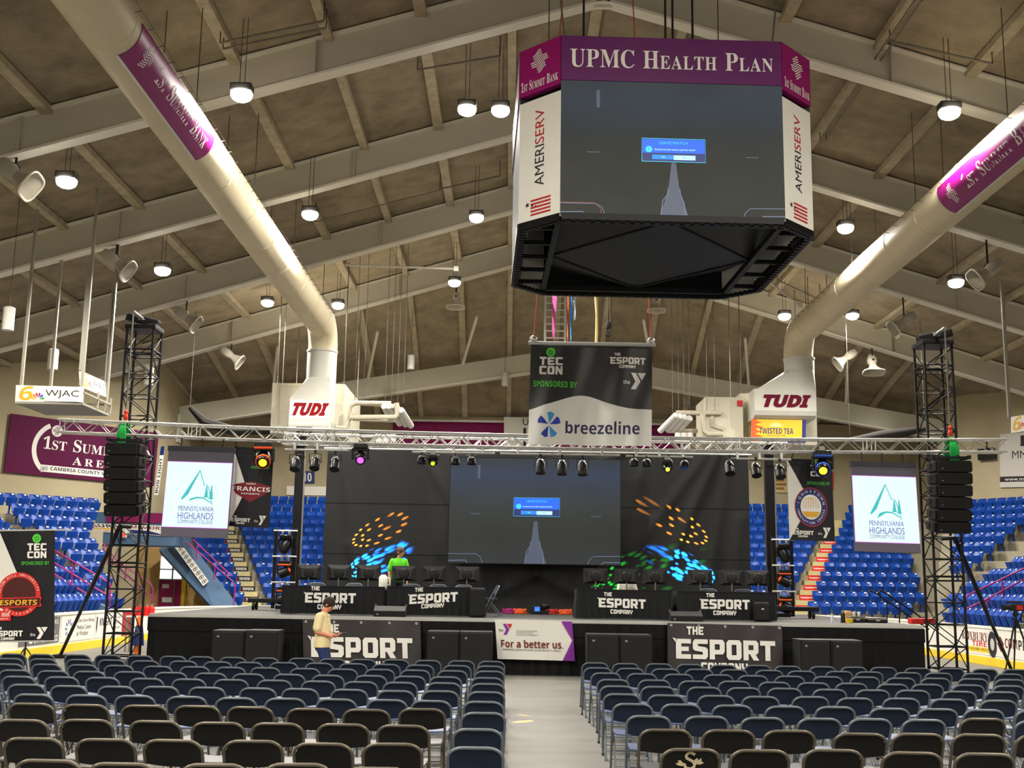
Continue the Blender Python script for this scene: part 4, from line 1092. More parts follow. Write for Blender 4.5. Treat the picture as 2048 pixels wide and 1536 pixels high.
# ---- the two ground support towers
def tower(pxl, pxr, yb, ytop, Yc, label, out, sling_px, side):
    pl, pr = P(pxl[0], pxl[1], Y=Yc), P(pxr[0], pxr[1], Y=Yc)
    cx = (pl.x + pr.x) / 2; sz = pr.x - pl.x; zt = P((pxl[0] + pxr[0]) / 2, ytop, Y=Yc).z
    o = thing('truss_tower', (cx, Yc, 0), label, 'tower', 'ground support towers')
    h = sz / 2
    for i in (-1, 1):
        for j in (-1, 1): MB().tube((i * h, j * h, .1), (i * h, j * h, zt), .032, 8).build('leg', m_blk, o, True)
    br = MB(); n_ = int(zt / .52)
    for k in range(n_):
        z0 = .25 + k * (zt - .35) / n_; z1 = .25 + (k + 1) * (zt - .35) / n_; u = 1 if k % 2 else -1
        for j in (-1, 1):
            br.tube((u * h, j * h, z0), (-u * h, j * h, z1), .014, 5); br.tube((j * h, u * h, z0), (j * h, -u * h, z1), .014, 5)
        for (a, b) in (((-h, -h), (h, -h)), ((h, -h), (h, h)), ((h, h), (-h, h)), ((-h, h), (-h, -h))): br.tube((*a, z0), (*b, z0), .018, 5)
        if k % 5 == 4:
            for (a, b) in (((-h, -h), (h, -h)), ((h, -h), (h, h)), ((h, h), (-h, h)), ((-h, h), (-h, -h))): br.tube((*a, z0 + .1), (*b, z0 + .1), .024, 6)
    br.build('bracing', m_blk, o, True)
    mb = MB(); mb.bbox((side * .1, 0, .08), (sz + .2, sz + .4, .12), .02); [mb.tube((side * .8, j * .7, .1), (side * h, j * h, .1), .04) for j in (-1, 1)]
    mb.build('base', m_blk, o)
    mb = MB(); mb.bbox((0, 0, zt + .05), (sz + .1, sz + .1, .12), .02); mb.bbox((side * .02, -.1, zt + .24), (sz + .16, .3, .2), .04, M=Matrix.Rotation(-side * .22, 3, 'Y')); mb.build('head_block', m_blk, o)
    mb = MB(); text(mb, 'SLL', 0, 0, w=.16, h=.07); mb.v = [V((q.x, -.29, zt + .26 + q.y)) for q in mb.v]; mb.build('head_lettering', m_lwhite, o)
    a = P(*out[0], Y=Yc - .3) - V((cx, Yc, 0)); b = P(*out[1], Z=.05) - V((cx, Yc, 0))
    mb = MB(); mb.tube(a, b, .045, 8); mb.tube(a.lerp(b, .0), a.lerp(b, .55), .055, 8); mb.tube(a, (0, 0, a.z), .05, 8); mb.build('outrigger', m_blk, o, True)
    MB().bbox(b, (.3, .3, .08), .02).build('outrigger_foot', m_blk, o)
    # chain from the head to the sling
    q = P(*sling_px, Y=YT_)
    top = V((q.x - cx, YT_ - Yc, zt + .2)); mb = MB(); mb.tube(top, (q.x - cx, YT_ - Yc, q.z + .35), .018, 6); mb.tube((0, -h, zt + .25), top + V((0, 0, .05)), .05, 6); mb.build('chain', m_steel, o)
    s_ = thing('hanging_sling', (q.x, YT_, q.z), 'green truss sling with a red hook ' + ('by the plum sign tower' if side < 0 else 'by the tyre advert tower'), 'sling', 'slings carrying the truss')
    mb = MB()
    for k in range(7):
        x = -.09 + .03 * k
        mb.path([(0, 0, .3), (x * .6, -.15, .15), (x, -.2, .0), (x, -.2, -.28), (x * .8, 0, -.34), (x, .2, -.28), (x, .2, 0), (x * .6, .15, .15), (0, 0, .3)], .02, 5)
    mb.build('strap', mat('green_sling', (30, 168, 74), .6), s_, True)
    mb = MB(); mb.ell((0, 0, .38), (.06, .05, .1), 8); mb.ell((0, 0, .5), (.045, .045, .06), 8); mb.build('hook', mat('red_hook', (214, 60, 40), .5), s_, True)
    return o
tower((238, 1000), (292, 1000), 1305, 662, 27.75, 'black truss tower with a long outrigger standing by the petal advert', [(240, 1052), (120, 1312)], (249, 866), -1)
tower((1852, 1000), (1908, 1000), 1335, 694, 27.75, 'black truss tower with a long outrigger standing by the tyre advert', [(1910, 1076), (2024, 1342)], (1902, 898), 1)
# ---- line arrays hanging from the truss
def line_array(pl, pr, ptop, pbot, side, label):
    a = P(pl, ptop, Y=26.35); b = P(pr, ptop, Y=26.35); zb = P((pl + pr) / 2, pbot, Y=26.35).z
    w_ = b.x - a.x; c = (a + b) / 2; n_ = 6; h = (a.z - zb) / n_
    o = thing('line_array', (c.x, 26.5, a.z), label, 'speaker', 'line arrays on the truss')
    mb = MB()
    for s_ in (-1, 1): mb.bar((s_ * w_ * .42, -.3, .08), (s_ * w_ * .42, .4, .08), .04, .08); mb.bar((s_ * w_ * .42, .0, .06), (0, .25, .3), .03, .03)
    mb.bar((-w_ / 2, -.1, .08), (w_ / 2, -.1, .08), .05, .06); mb.bar((-w_ / 2, .35, .08), (w_ / 2, .35, .08), .05, .06)
    mb.build('fly_frame', m_blk, o)
    y = 0.0; z = 0.0; ang = .02
    for k in range(n_):
        M = Matrix.Rotation(ang, 3, 'X')
        zc = z - h / 2; cc = V((0, y, zc))
        cab = MB().bbox(cc, (w_ - .12, .6, h - .005), .008, M=M).build('speaker_cabinet', m_box, o)
        MB().bbox(cc + M @ V((0, -.305, 0)), (w_ - .14, .02, h - .014), .004, M=M).build('grille', m_grille, cab)
        for s_ in (-1, 1):
            mb = MB(); mb.bbox(cc + V((s_ * (w_ / 2 - .045), .03, 0)), (.07, .54, h * .8), .015, M=M)
            mb.box(cc + V((s_ * (w_ / 2 - .012), .1, .02)), (.03, .1, h * .5), M=M); mb.build('rigging_plate', m_blk, cab)
        MB().box(cc + M @ V((-w_ * .33, -.32, -h * .2)), (.03, .01, .02), M=M).build('badge', m_steel, cab)
        z -= h; y += .012 + .02 * k * .9; ang += .035
    return o
line_array(212, 284, 886, 1028, -1, 'tall black line array hanging in front of the plum arena sign')
line_array(1866, 1942, 921, 1062, 1, 'tall black line array hanging beside the mountain screen near the tyre advert')

# ---- lights under the truss
m_fix = mat('fixture_black', (12, 12, 14), .35)
m_orange = mat('orange_glow_and_cable', (224, 92, 34), .5)  # orange glow on the ladder heads put into the colour; also orange cable
def moving_head(p, aim, label, col=None, power=0, trim=None, size=1.0, hang=True, gobo=None, group='moving head lights', angle=30):
    p = V(p); o = thing('moving_head_light', p, label, 'stage light', group)
    s_ = size; t = V(aim).normalized()
    sg = 1 if hang else -1
    mb = MB(); mb.bbox((0, 0, sg * .27 * s_), (.34 * s_, .24 * s_, .12 * s_), .03 * s_); base = mb.build('base', m_fix, o)
    if trim: MB().bbox((0, -.005, sg * .215 * s_), (.36 * s_, .26 * s_, .05 * s_), .02 * s_).build('base_tint_band', trim, o)  # coloured light on the base, painted as a band
    mb = MB()
    for i in (-1, 1): mb.bbox((i * .19 * s_, 0, sg * .09 * s_), (.05 * s_, .14 * s_, .28 * s_), .02 * s_)
    mb.bbox((0, 0, sg * .19 * s_), (.42 * s_, .16 * s_, .06 * s_), .02 * s_); mb.build('yoke', m_fix, o)
    mb = MB(); mb.lathe(-t * .2 * s_, [(.06 * s_, 0), (.125 * s_, .03 * s_), (.15 * s_, .15 * s_), (.14 * s_, .34 * s_), (.12 * s_, .4 * s_)], 14, t); mb.build('head', m_fix, o, True)
    if trim: MB().lathe(t * .1 * s_, [(.152 * s_, 0), (.155 * s_, .03 * s_), (.15 * s_, .06 * s_)], 14, t).build('head_tint_ring', trim, o, True)  # the same colour cast painted around the head
    lm = glow('lens_%d_%d_%d' % col, col, 3.0) if col else mat('dark_lens', (30, 32, 40), .1)
    MB().lathe(t * .2 * s_, [(.082 * s_, 0), (.078 * s_, .012 * s_), (.05 * s_, .025 * s_)], 14, t).build('lens', lm, o, True)
    if hang:
        mb = MB(); zc_ = max(.42 * s_, trz(p.x) - .15 - p.z); mb.box((0, 0, (.3 * s_ + zc_) / 2), (.12, .05, zc_ - .3 * s_)) if group == 'moving head lights' else [mb.bbox((i * .1 * s_, 0, .37 * s_), (.05, .05, .1 * s_), .01) for i in (-1, 1)]; mb.build('clamp', m_steel, o)
    if power:
        ld = bpy.data.lights.new('stage_beam', 'SPOT'); ld.energy = power; ld.spot_size = math.radians(angle); ld.spot_blend = .25; ld.shadow_soft_size = .01
        ld.color = lin(col)
        if gobo: gobo(ld)
        lo = bpy.data.objects.new('stage_beam', ld); COL.objects.link(lo); lo.parent = o
        lo.location = t * .44 * s_; lo.rotation_euler = t.to_track_quat('-Z', 'Y').to_euler()
    return o
def par_can(px, py, Y, tilt, label, length=.32, r=.12, group='spot lamps on the truss bars', zbar=None):
    p = P(px, py, Y=Y); o = thing('par_lamp', p, label, 'stage light', group)
    t = V((0, -math.sin(tilt) * .0 - math.sin(tilt), -math.cos(tilt))).normalized()
    MB().lathe(-t * length * .5, [(r * .5, 0), (r * .8, length * .15), (r, length * .4), (r, length)], 12, t).build('can', m_fix, o, True)
    MB().lathe(-t * length * .62, [(r * .3, 0), (r * .55, length * .06), (r * .6, length * .15)], 10, t).build('cap', m_chrome, o, True)
    zt = (zbar - p.z) if zbar else .3
    mb = MB(); mb.path([(-r * 1.15, 0, 0), (-r * 1.2, 0, zt * .75), (0, 0, zt * .8), (r * 1.2, 0, zt * .75), (r * 1.15, 0, 0)], .012, 5); mb.bbox((0, 0, zt * .9), (.05, .05, zt * .3), .01); mb.build('yoke', m_blk, o)
    return o
bars = [(570, 699, 899, 'silver pipe with black lamps under the truss by the number 10 panel'), (824, 990, 904, 'silver pipe under the truss between the drapes and the big screen'), (1000, 1240, 907, 'silver pipe under the truss above the big screen'), (1252, 1386, 912, 'silver pipe under the truss beyond the big screen'), (1456, 1582, 917, 'silver pipe with black lamps under the truss by the lifting post')]
for a, b, y, lb in bars:
    p, q = P(a, y, Y=YT_ - .02), P(b, y + .0157 * (b - a), Y=YT_ - .02)
    zt = trz((p.x + q.x) / 2); o = thing('lighting_bar', (p + q) / 2, lb, 'pipe', 'pipes clamped under the truss'); c = (p + q) / 2
    MB().tube(p - c, q - c, .026, 8).build('pipe', m_truss, o, True)
    mb = MB(); [mb.bbox((p - c).lerp(q - c, t) + V((0, 0, .06)), (.06, .08, .16), .015) for t in (.15, .5, .85)]; mb.build('clamp', m_truss, o)
cans = [(591, 928, 'beside the post, outermost of three'), (630, 926, 'second of three near the number 10 panel'), (670, 928, 'third of three, against the backdrop edge'), (1081, 934, 'first of three over the big screen'), (1124, 936, 'middle one of three over the big screen'), (1165, 937, 'last of three over the big screen'), (1459, 936, 'at the backdrop edge beyond the big screen'), (1512, 940, 'in front of the blank wall by the lifting post'), (1560, 943, 'between the lifting post and the Johnstown banner')]
for x, y, lb in cans: par_can(x, y, YT_ - .05, .5 if x < 1000 or x > 1300 else .2, 'long spot lamp, ' + lb, zbar=P(x, y - 24, Y=YT_).z)
downs = [(843, 920, 'first of four beside the big screen'), (867, 921, 'second of four beside the big screen, by a yellow lamp'), (911, 922, 'third of four, over the big screen corner'), (943, 922, 'fourth of four, over the big screen corner'), (1268, 925, 'first of four beyond the big screen'), (1293, 926, 'second of four beyond the big screen'), (1337, 926, 'third of four beyond the big screen, over a yellow lamp'), (1369, 929, 'fourth of four beyond the big screen')]
for x, y, lb in downs: par_can(x, y, YT_ - .02, .15, 'short round lamp, ' + lb, .16, .11, 'round lamps on the truss bars', zbar=P(x, y - 14, Y=YT_).z)
def n_link(ld, build):
    ld.use_nodes = True; nt = ld.node_tree; em = nt.nodes['Emission']
    tc = nt.nodes.new('ShaderNodeTexCoord'); mp = nt.nodes.new('ShaderNodeMapping'); nt.links.new(tc.outputs['Normal'], mp.inputs[0])
    fac = build(nt, mp.outputs[0]); nt.links.new(fac, em.inputs['Strength'])
def dots(scale, size, st=1.0):
    """a gobo wheel: round holes thrown as spots"""
    def g(ld):
        def b(nt, v):
            vo = nt.nodes.new('ShaderNodeTexVoronoi'); vo.inputs['Scale'].default_value = scale; nt.links.new(v, vo.inputs['Vector'])
            lt = nt.nodes.new('ShaderNodeMapRange'); lt.inputs[1].default_value = size; lt.inputs[2].default_value = size * .6; lt.inputs[3].default_value = 0; lt.inputs[4].default_value = st
            nt.links.new(vo.outputs['Distance'], lt.inputs[0]); return lt.outputs[0]
        n_link(ld, b)
    return g
def arcs(rad, wd, n_, size, st=1.0):
    """a gobo wheel: holes set in rings"""
    def g(ld):
        def b(nt, v):
            sp = nt.nodes.new('ShaderNodeSeparateXYZ'); nt.links.new(v, sp.inputs[0])
            def mth(op, a, b_=None):
                q = nt.nodes.new('ShaderNodeMath'); q.operation = op
                for i, k in enumerate((a, b_)):
                    if k is None: continue
                    if isinstance(k, (int, float)): q.inputs[i].default_value = k
                    else: nt.links.new(k, q.inputs[i])
                return q.outputs[0]
            x = mth('DIVIDE', sp.outputs[0], sp.outputs[2]); y = mth('DIVIDE', sp.outputs[1], sp.outputs[2])
            r = mth('SQRT', mth('ADD', mth('MULTIPLY', x, x), mth('MULTIPLY', y, y))); a = mth('ARCTAN2', y, x)
            tot = None
            for rr, nn in zip(rad, n_):
                ph = mth('MULTIPLY', mth('ADD', mth('FRACT', mth('MULTIPLY', a, nn / (2 * math.pi))), -.5), 2 * math.pi * rr / nn)
                dr = mth('ADD', r, -rr); d = mth('SQRT', mth('ADD', mth('MULTIPLY', ph, ph), mth('MULTIPLY', dr, dr)))
                k = mth('MULTIPLY', mth('LESS_THAN', d, size), st); tot = k if tot is None else mth('ADD', tot, k)
            return tot
        n_link(ld, b)
    return g
gm = 'moving head lights'
pa = P(527, 918, Y=YT_ - .15); moving_head(pa, V((.15, -1, -.55)), 'moving head with an amber beam in front of the Saint Francis banner', (255, 170, 30), 0, mat('orange_cast_ring', (236, 84, 30), .5), 1.15)  # orange light cast on the black base is put into the ring colour
pa = P(1645, 934, Y=YT_ - .15); moving_head(pa, V((-.2, -1, -.55)), 'moving head with an amber beam in front of the Johnstown banner', (255, 176, 40), 0, mat('blue_cast_ring', (40, 84, 190), .5), 1.15)  # blue light on this base is put into the ring colour
pa = P(721, 915, Y=YT_ - .15); moving_head(pa, V((.12, -1, -.5)), 'moving head with a violet lens in front of the backdrop', (226, 70, 255), 0, None, .95)
pa = P(866, 925, Y=YT_ - .08); moving_head(pa, V((.02, -1, -.35)), 'small moving head with a yellow green lens beside the big screen', (214, 240, 20), 0, None, .55)
pa = P(1334, 937, Y=YT_ - .08); moving_head(pa, V((.0, -1, -.3)), 'moving head with a yellow lens beyond the big screen', (236, 250, 60), 0, None, .6)

ORANGE_W, BLUE_W = 44000.0, 150000.0
# the two amber heads throw thin streaks on the aisle floor
for px, py, tx, ty in ((527, 918, 1052, 1430), (1645, 934, 1046, 1443)):
    a_ = P(px, py, Y=YT_ - .15); b_ = P(tx, ty, Z=0)
    t_ = (b_ - a_).normalized(); a_ = a_ + t_ * .6
    ld = bpy.data.lights.new('amber_beam', 'SPOT'); ld.energy = 120000; ld.spot_size = math.radians(.9); ld.spot_blend = .6; ld.shadow_soft_size = .02; ld.color = lin((255, 170, 30))
    lo = bpy.data.objects.new('amber_beam', ld); COL.objects.link(lo); lo.location = a_; lo.rotation_euler = t_.to_track_quat('-Z', 'Y').to_euler()
# side ladders with moving heads, throwing colour over the backdrop
def ladder(pxl, pxr, ytop, ybase, label, side, tgt_b, tgt_o):
    Yl = 31.9
    a, b = P(pxl, ytop, Y=Yl), P(pxr, ytop, Y=Yl)
    c = V(((a.x + b.x) / 2, Yl, ST)); zt = a.z - ST
    o = thing('lamp_ladder', c, label, 'stand', 'lamp stands at the stage ends')
    hw = (b.x - a.x) / 2
    for s_ in (-1, 1): MB().bbox((s_ * hw, 0, zt / 2 + .05), (.09, .09, zt), .015).build('upright', m_blk, o)
    for k in range(3):
        z = zt - .02 - k * .70
        mb = MB(); mb.tube((-hw - .06, -.06, z), (hw + .06, -.06, z), .024, 8); mb.bbox((-.08, -.06, z - .04), (.05, .06, .1), .01); mb.bbox((.1, -.06, z - .04), (.05, .06, .1), .01); mb.build('crossbar', m_truss, o, True)
    mb = MB(); mb.bbox((-side * -.0 + side * .25, 0, .26), (1.3, .5, .12), .02); mb.build('cart_bed', m_blk, o)
    for i in (-1, 1):
        for j in (-1, 1): MB().lathe((side * .25 + i * .5, j * .2, .1), [(.03, -.03), (.1, -.025), (.1, .025), (.03, .03)], 12, (1, 0, 0)).build('caster', m_blk, o, True)
    mb = MB(); [mb.box((side * .25 + i * .5, j * .2, .17), (.04, .04, .12)) for i in (-1, 1) for j in (-1, 1)]; mb.build('caster_fork', m_steel, o)
    aims = [tgt_o, tgt_o, tgt_b]
    for k in range(3):
        p = c + V((.02, -.08, zt - .02 - k * .70 - .43))
        aim = (aims[k] - p)
        nm = ('top', 'middle', 'lowest')[k] + ' moving head on the lamp ladder by the ' + ('black step signs' if side < 0 else 'red step signs')
        if k == 1: moving_head(p, aim, nm, (255, 150, 40), ORANGE_W, m_orange, .95, True, arcs((.062, .125), 0, (7, 16), .0105, 1.0), 'moving heads on the ladders', 26)
        elif k == 2: moving_head(p, aim, nm, (20, 120, 255), BLUE_W, m_orange, .95, True, dots(24, .50), 'moving heads on the ladders', 19)
        else: moving_head(p, V((side * .3, -.3, -.8)), nm, None, 0, None, .95, True, None, 'moving heads on the ladders')
    return o
ladder(553, 592, 1060, 1225, 'black lamp ladder on a wheeled cart by the black step signs', -1, P(742, 1128, Y=YB), P(748, 1066, Y=YB))
ladder(1546, 1582, 1078, 1245, 'black lamp ladder on a wheeled cart by the red step signs', 1, P(1382, 1140, Y=YB), P(1368, 1056, Y=YB))
p = P(1090, 1214, Y=31.6); p.z = ST + .22
moving_head(p, P(1250, 1168, Y=YB) - p, 'small floor light throwing green leaves of light on the backdrop', (30, 255, 70), 9000, None, .6, False, dots(22, .42), gm, 34)
p = P(880, 1212, Y=31.6); p.z = ST + .22
moving_head(p, P(800, 1180, Y=YB) - p, 'small floor light throwing green light behind the desk of six screens', (30, 255, 70), 3500, None, .6, False, dots(24, .36), gm, 26)

# ---- desks
def desk(tl, tr, bl, label, rise=0.0, Y=28.35):
    a, b, c = P(*tl, Y=Y), P(*tr, Y=Y), P(*bl, Y=Y)
    w_ = b.x - a.x; zt = (a.z + b.z) / 2 - ST
    o = thing('draped_table', ((a.x + b.x) / 2, Y, ST), label, 'table', 'black draped desks on the stage')
    h = w_ / 2
    MB().bbox((0, .38, zt - .025), (w_ - .06, .74, .04), .01).build('tabletop', mat('grey_tabletop', (120, 120, 118), .5), o)
    for i in (-1, 1):
        for j in (.12, .64): MB().tube((i * (h - .2), j, 0), (i * (h - .2), j, zt - .04), .02).build('leg', m_steel, o)
    mb = MB()
    per = [(-h, .78), (-h, 0), (h, 0), (h, .78)]
    seg = [V((q[0], q[1], 0)) for q in per]; tot = .78 * 2 + w_
    def f(u, v):
        s_ = u * tot
        if s_ < .78: q = seg[0].lerp(seg[1], s_ / .78); nn = V((-1, 0, 0))
        elif s_ < .78 + w_: q = seg[1].lerp(seg[2], (s_ - .78) / w_); nn = V((0, -1, 0))
        else: q = seg[2].lerp(seg[3], (s_ - .78 - w_) / .78); nn = V((1, 0, 0))
        return q + nn * (.012 + (1 - v) * (.03 + .018 * math.sin(s_ * 26 + 2 * math.sin(s_ * 5)))) + V((0, 0, .02 + (zt - .02) * v))
    mb.grid(f, 130, 5); mb.box((0, .38, zt), (w_ + .02, .80, .015)); mb.build('cloth', m_tablecloth, o, True)
    mb = MB(lambda q: V((q.x - w_ * .27, -.075 - q.z, .28 + q.y))); esport_logo(mb, 0, 0, w_ * .5, .006, rise); mb.build('lettering', m_lwhite, o)
    return o, w_, zt
desk((566, 1171), (768, 1174), (562, 1228), 'black ESPORT COMPANY desk with three screens by the lamp ladder and step signs')
desk((776, 1173), (968, 1176), (776, 1229), 'black ESPORT COMPANY desk in front of the person in the lime shirt', .07)
desk((1154, 1178), (1341, 1182), (1151, 1238), 'black ESPORT COMPANY desk just beyond the big screen', -.02)
desk((1356, 1182), (1550, 1186), (1352, 1245), 'black ESPORT COMPANY desk by the red step signs')
mons = [(618, 1151), (678, 1152), (737, 1153), (808, 1154), (868, 1155), (934, 1156), (1191, 1159), (1253, 1161), (1310, 1162), (1400, 1164), (1463, 1166), (1515, 1167)]
def monitor():
    o = thing('computer_monitor', (0, 0, 0), 'x', 'monitor', 'black monitors on the desks')
    mb = MB(); w_, h = .60, .37
    # back shell: full panel in front, tapering back
    mb.add([(-w_ / 2, .03, 0), (w_ / 2, .03, 0), (w_ / 2, .03, h), (-w_ / 2, .03, h), (-w_ / 2, 0, 0), (w_ / 2, 0, 0), (w_ / 2, 0, h), (-w_ / 2, 0, h), (-.16, -.05, .06), (.16, -.05, .06), (.2, -.045, h - .09), (-.2, -.045, h - .09)],
           [(0, 1, 2, 3), (4, 8, 9, 5), (5, 9, 10, 6), (6, 10, 11, 7), (7, 11, 8, 4), (8, 11, 10, 9), (0, 4, 5, 1), (1, 5, 6, 2), (2, 6, 7, 3), (3, 7, 4, 0)])
    mb.build('housing', mat('monitor_back', (22, 22, 24), .38, spec=.4), o)
    MB().box((0, .033, h / 2), (w_ - .03, .006, h - .03)).build('display', glow('monitor_glow', (70, 80, 96), .6), o)
    mb = MB(); mb.lathe((0, -.055, .17), [(.13, .0), (.12, -.02), (.1, -.025)], 18, (0, 1, 0)); mb.build('mount_arch', m_black, o, True)
    mb = MB(); mb.tube((0, -.06, .12), (0, -.03, -.14), .017, 8); mb.bbox((0, -.055, .1), (.14, .03, .03), .008); mb.build('stand', m_steel, o, True)
    MB().bbox((0, .0, -.145), (.26, .2, .012), .004).build('foot', m_blk, o)
    return o
mo = monitor(); remember(mo)
mlab = ['first', 'second', 'third', 'fourth', 'fifth', 'sixth', 'seventh', 'eighth', 'ninth', 'tenth', 'eleventh', 'last']
for i, (x, y) in enumerate(mons):
    o = mo if i == 0 else copy_tree(mo)
    p = P(x, y, Y=28.72); zd = ST + (.70 if i < 6 else .68)
    zd = max(P(x, 1173 + (x - 620) * .0132, Y=28.35).z, 0) + .012
    o.location = (p.x, 28.72, zd + .15); o.rotation_euler = (0, 0, [.05, -.04, .02, .0, .03, -.06, .02, -.02, .03, .0, -.05, .1][i])
    o['label'] = 'black monitor seen from behind, %s along the stage desks from the black step signs' % mlab[i]
# ---- loudspeakers and small things on the stage
def wedge(px0, px1, yt, yb, label, Y=27.35):
    a, b = P(px0, yb, Y=Y), P(px1, yb, Y=Y); h = P(px0, yt, Y=Y).z - ST; w_ = b.x - a.x
    o = thing('stage_monitor', ((a.x + b.x) / 2, Y, ST), label, 'speaker', 'speakers on the stage')
    mb = MB(); pr = [(0, 0), (.42, 0), (.42, h), (.22, h), (0, h * .55)]; vs = [(i * w_ / 2, y, z) for i in (-1, 1) for y, z in pr]
    mb.add(vs, [(4, 3, 2, 1, 0), (5, 6, 7, 8, 9)] + [(k, (k + 1) % 5, 5 + (k + 1) % 5, 5 + k) for k in range(5)]); mb.build('cabinet', m_box, o)
    MB().box((-w_ * .38, -.005, h * .22), (.05, .01, .03)).build('badge', m_steel, o)
    mb = MB(); [mb.tube((i * w_ * .49, .3, h), (i * w_ * .49, .3, h + .04), .02) for i in (-1, 1)]; mb.build('handle', m_steel, o)
wedge(747, 810, 1212, 1234, 'low black wedge speaker on the stage edge before the first desks')
wedge(1342, 1406, 1223, 1246, 'low black wedge speaker on the stage edge before the far desks')
p = P(954, 1232, Y=27.9); o = thing('loudspeaker', (p.x, 27.9, ST), 'upright black loudspeaker standing at the end of the second desk', 'speaker', 'speakers on the stage')
hh = P(954, 1176, Y=27.9).z - ST; MB().bbox((0, .17, hh / 2), (.37, .34, hh), .05).build('cabinet', m_box, o); MB().bbox((0, -.005, hh / 2), (.32, .02, hh - .08), .01).build('grille', m_grille, o)
p = P(1526, 1245, Y=28.0); o = thing('loudspeaker', (p.x, 28.0, ST), 'dark loudspeaker with a small badge at the end of the far desk', 'speaker', 'speakers on the stage')
hh = .46; MB().bbox((0, .17, hh / 2), (.36, .3, hh), .05).build('cabinet', m_box, o); MB().bbox((0, .01, hh / 2), (.31, .02, hh - .08), .01).build('grille', m_grille, o); MB().box((.0, -.005, .3), (.06, .01, .03)).build('badge', m_chrome, o)
p = P(766, 1166, Y=28.5); o = thing('white_jug', (p.x, 28.55, p.z - .17), 'white jug standing between the first two desks', 'jug')
MB().lathe((0, 0, 0), [(.1, 0), (.11, .05), (.11, .3), (.08, .34), (.05, .37)], 12).build('body', m_white, o, True); MB().path([(.1, 0, .12), (.17, 0, .14), (.17, 0, .28), (.1, 0, .3)], .015).build('handle', m_white, o)
def crate(px0, px1, yt, yb, label, name='flight_case', m_=None, Y=28.6):
    a, b = P(px0, yb, Y=Y), P(px1, yb, Y=Y); w_ = b.x - a.x; h = P(px0, yt, Y=Y).z - ST
    o = thing(name, ((a.x + b.x) / 2, Y, ST), label, 'case')
    MB().bbox((0, .2, h / 2), (w_, .4, h), .02).build('body', m_ or m_box, o); MB().bbox((0, .2, h * .72), (w_ + .01, .41, .02), .005).build('lid_edge', m_steel, o); MB().bbox((0, -.01, h * .45), (.1, .03, .04), .01).build('handle', m_steel, o)
    return o
crate(1700, 1732, 1233, 1246, 'low black flight case with white cups on it near the stage stairs')
crate(1736, 1776, 1236, 1249, 'low black flight case against the stair handrail')
crate(1692, 1704, 1222, 1240, 'cardboard carton on the stage beside a thermos', 'cardboard_box', mat('cardboard', (204, 156, 92), .8))
p = P(1697, 1243, Y=28.3); o = thing('yellow_tub', (p.x, 28.2, ST), 'yellow tub in front of the cardboard carton', 'tub'); MB().lathe((0, 0, 0), [(.07, 0), (.09, .09), (.095, .1), (.06, .1)], 12).build('body', m_yellow, o, True)
p = P(1686, 1240, Y=28.5); o = thing('thermos_flask', (p.x, 28.5, ST), 'black thermos flask beside the cardboard carton', 'flask'); MB().lathe((0, 0, 0), [(.055, 0), (.055, .2), (.045, .23)], 12).build('body', m_black, o, True); MB().lathe((0, 0, .23), [(.04, 0), (.04, .06)], 12).build('cap', m_steel, o, True)
p = P(1664, 1240, Y=28.4); o = thing('water_bottle', (p.x, 28.4, ST), 'clear water bottle alone on the stage deck', 'bottle'); MB().lathe((0, 0, 0), [(.032, 0), (.034, .13), (.014, .19)], 10).build('body', mat('bottle_plastic', (190, 190, 214), .15), o, True); MB().lathe((0, 0, .19), [(.016, 0), (.016, .02)], 10).build('cap', m_lwhite, o, True)
for x, lb in ((1708, 'first white cup on the flight case'), (1718, 'second white cup on the flight case')):
    q = P(x, 1233, Y=28.8); o = thing('paper_cup', (q.x, 28.8, P(1700, 1233, Y=28.6).z), lb, 'cup', 'white cups'); MB().lathe((0, 0, 0), [(.028, 0), (.04, .1)], 10).build('body', m_lwhite, o, True); MB().lathe((0, 0, .1), [(.042, 0), (.04, .01)], 10).build('rim', m_lwhite, o, True)
# black handrails of the stage stairs
o = thing('stair_handrail', P(1800, 1259, Y=30.5), 'pair of black handrails of the stage stairs in front of the blue seats', 'railing')
c = o.location.copy()
for dx, nm in ((0, 'rail'), (20, 'rail')):
    MB().path([P(a + dx, b, Y=30.5 - dx * .01) - c for a, b in ((1741, 1192), (1736, 1186), (1740, 1181), (1748, 1184), (1858, 1259))], .022, 7).build(nm, m_blk, o, True)
for a, b in ((1774, 1204), (1799, 1208)): MB().tube(P(a, b, Y=30.4) - c, P(a, 1252, Y=30.4) - c, .018).build('post', m_blk, o)
# a low clutter of cables and power boxes along the backdrop foot
rnd = random.Random(3)
for i, (x, lb, m_) in enumerate(((1017, 'pink', m_purple), (1040, 'orange', m_orange), (1102, 'red', m_red), (1131, 'orange', m_orange), (915, 'red', m_red), (890, 'plum', m_plum))):
    p = P(x, 1224, Y=32.0); o = thing('cable_coil', (p.x, 32.0, ST), '%s cable coil on the deck at the backdrop foot, %s one of a row' % (lb, ORD[i]), 'cable', 'cable coils at the backdrop foot')
    mb = MB(); [mb.path([(.17 * math.cos(a) + rnd.uniform(-.02, .02), .14 * math.sin(a), .03 + .03 * k + .02 * math.sin(3 * a)) for a in [2 * math.pi * j / 14 for j in range(14)]], .014, 5, True) for k in range(4)]; mb.build('coil', m_, o, True)
p = P(1074, 1224, Y=32.1); o = thing('control_box', (p.x, 32.0, ST), 'small black control box with a blue display at the backdrop foot', 'control box')
MB().bbox((0, .1, .12), (.34, .2, .24), .02).build('body', m_black, o); MB().box((.0, -.003, .14), (.14, .01, .12)).build('display', glow('blue_display', (60, 130, 255), 1.2), o)
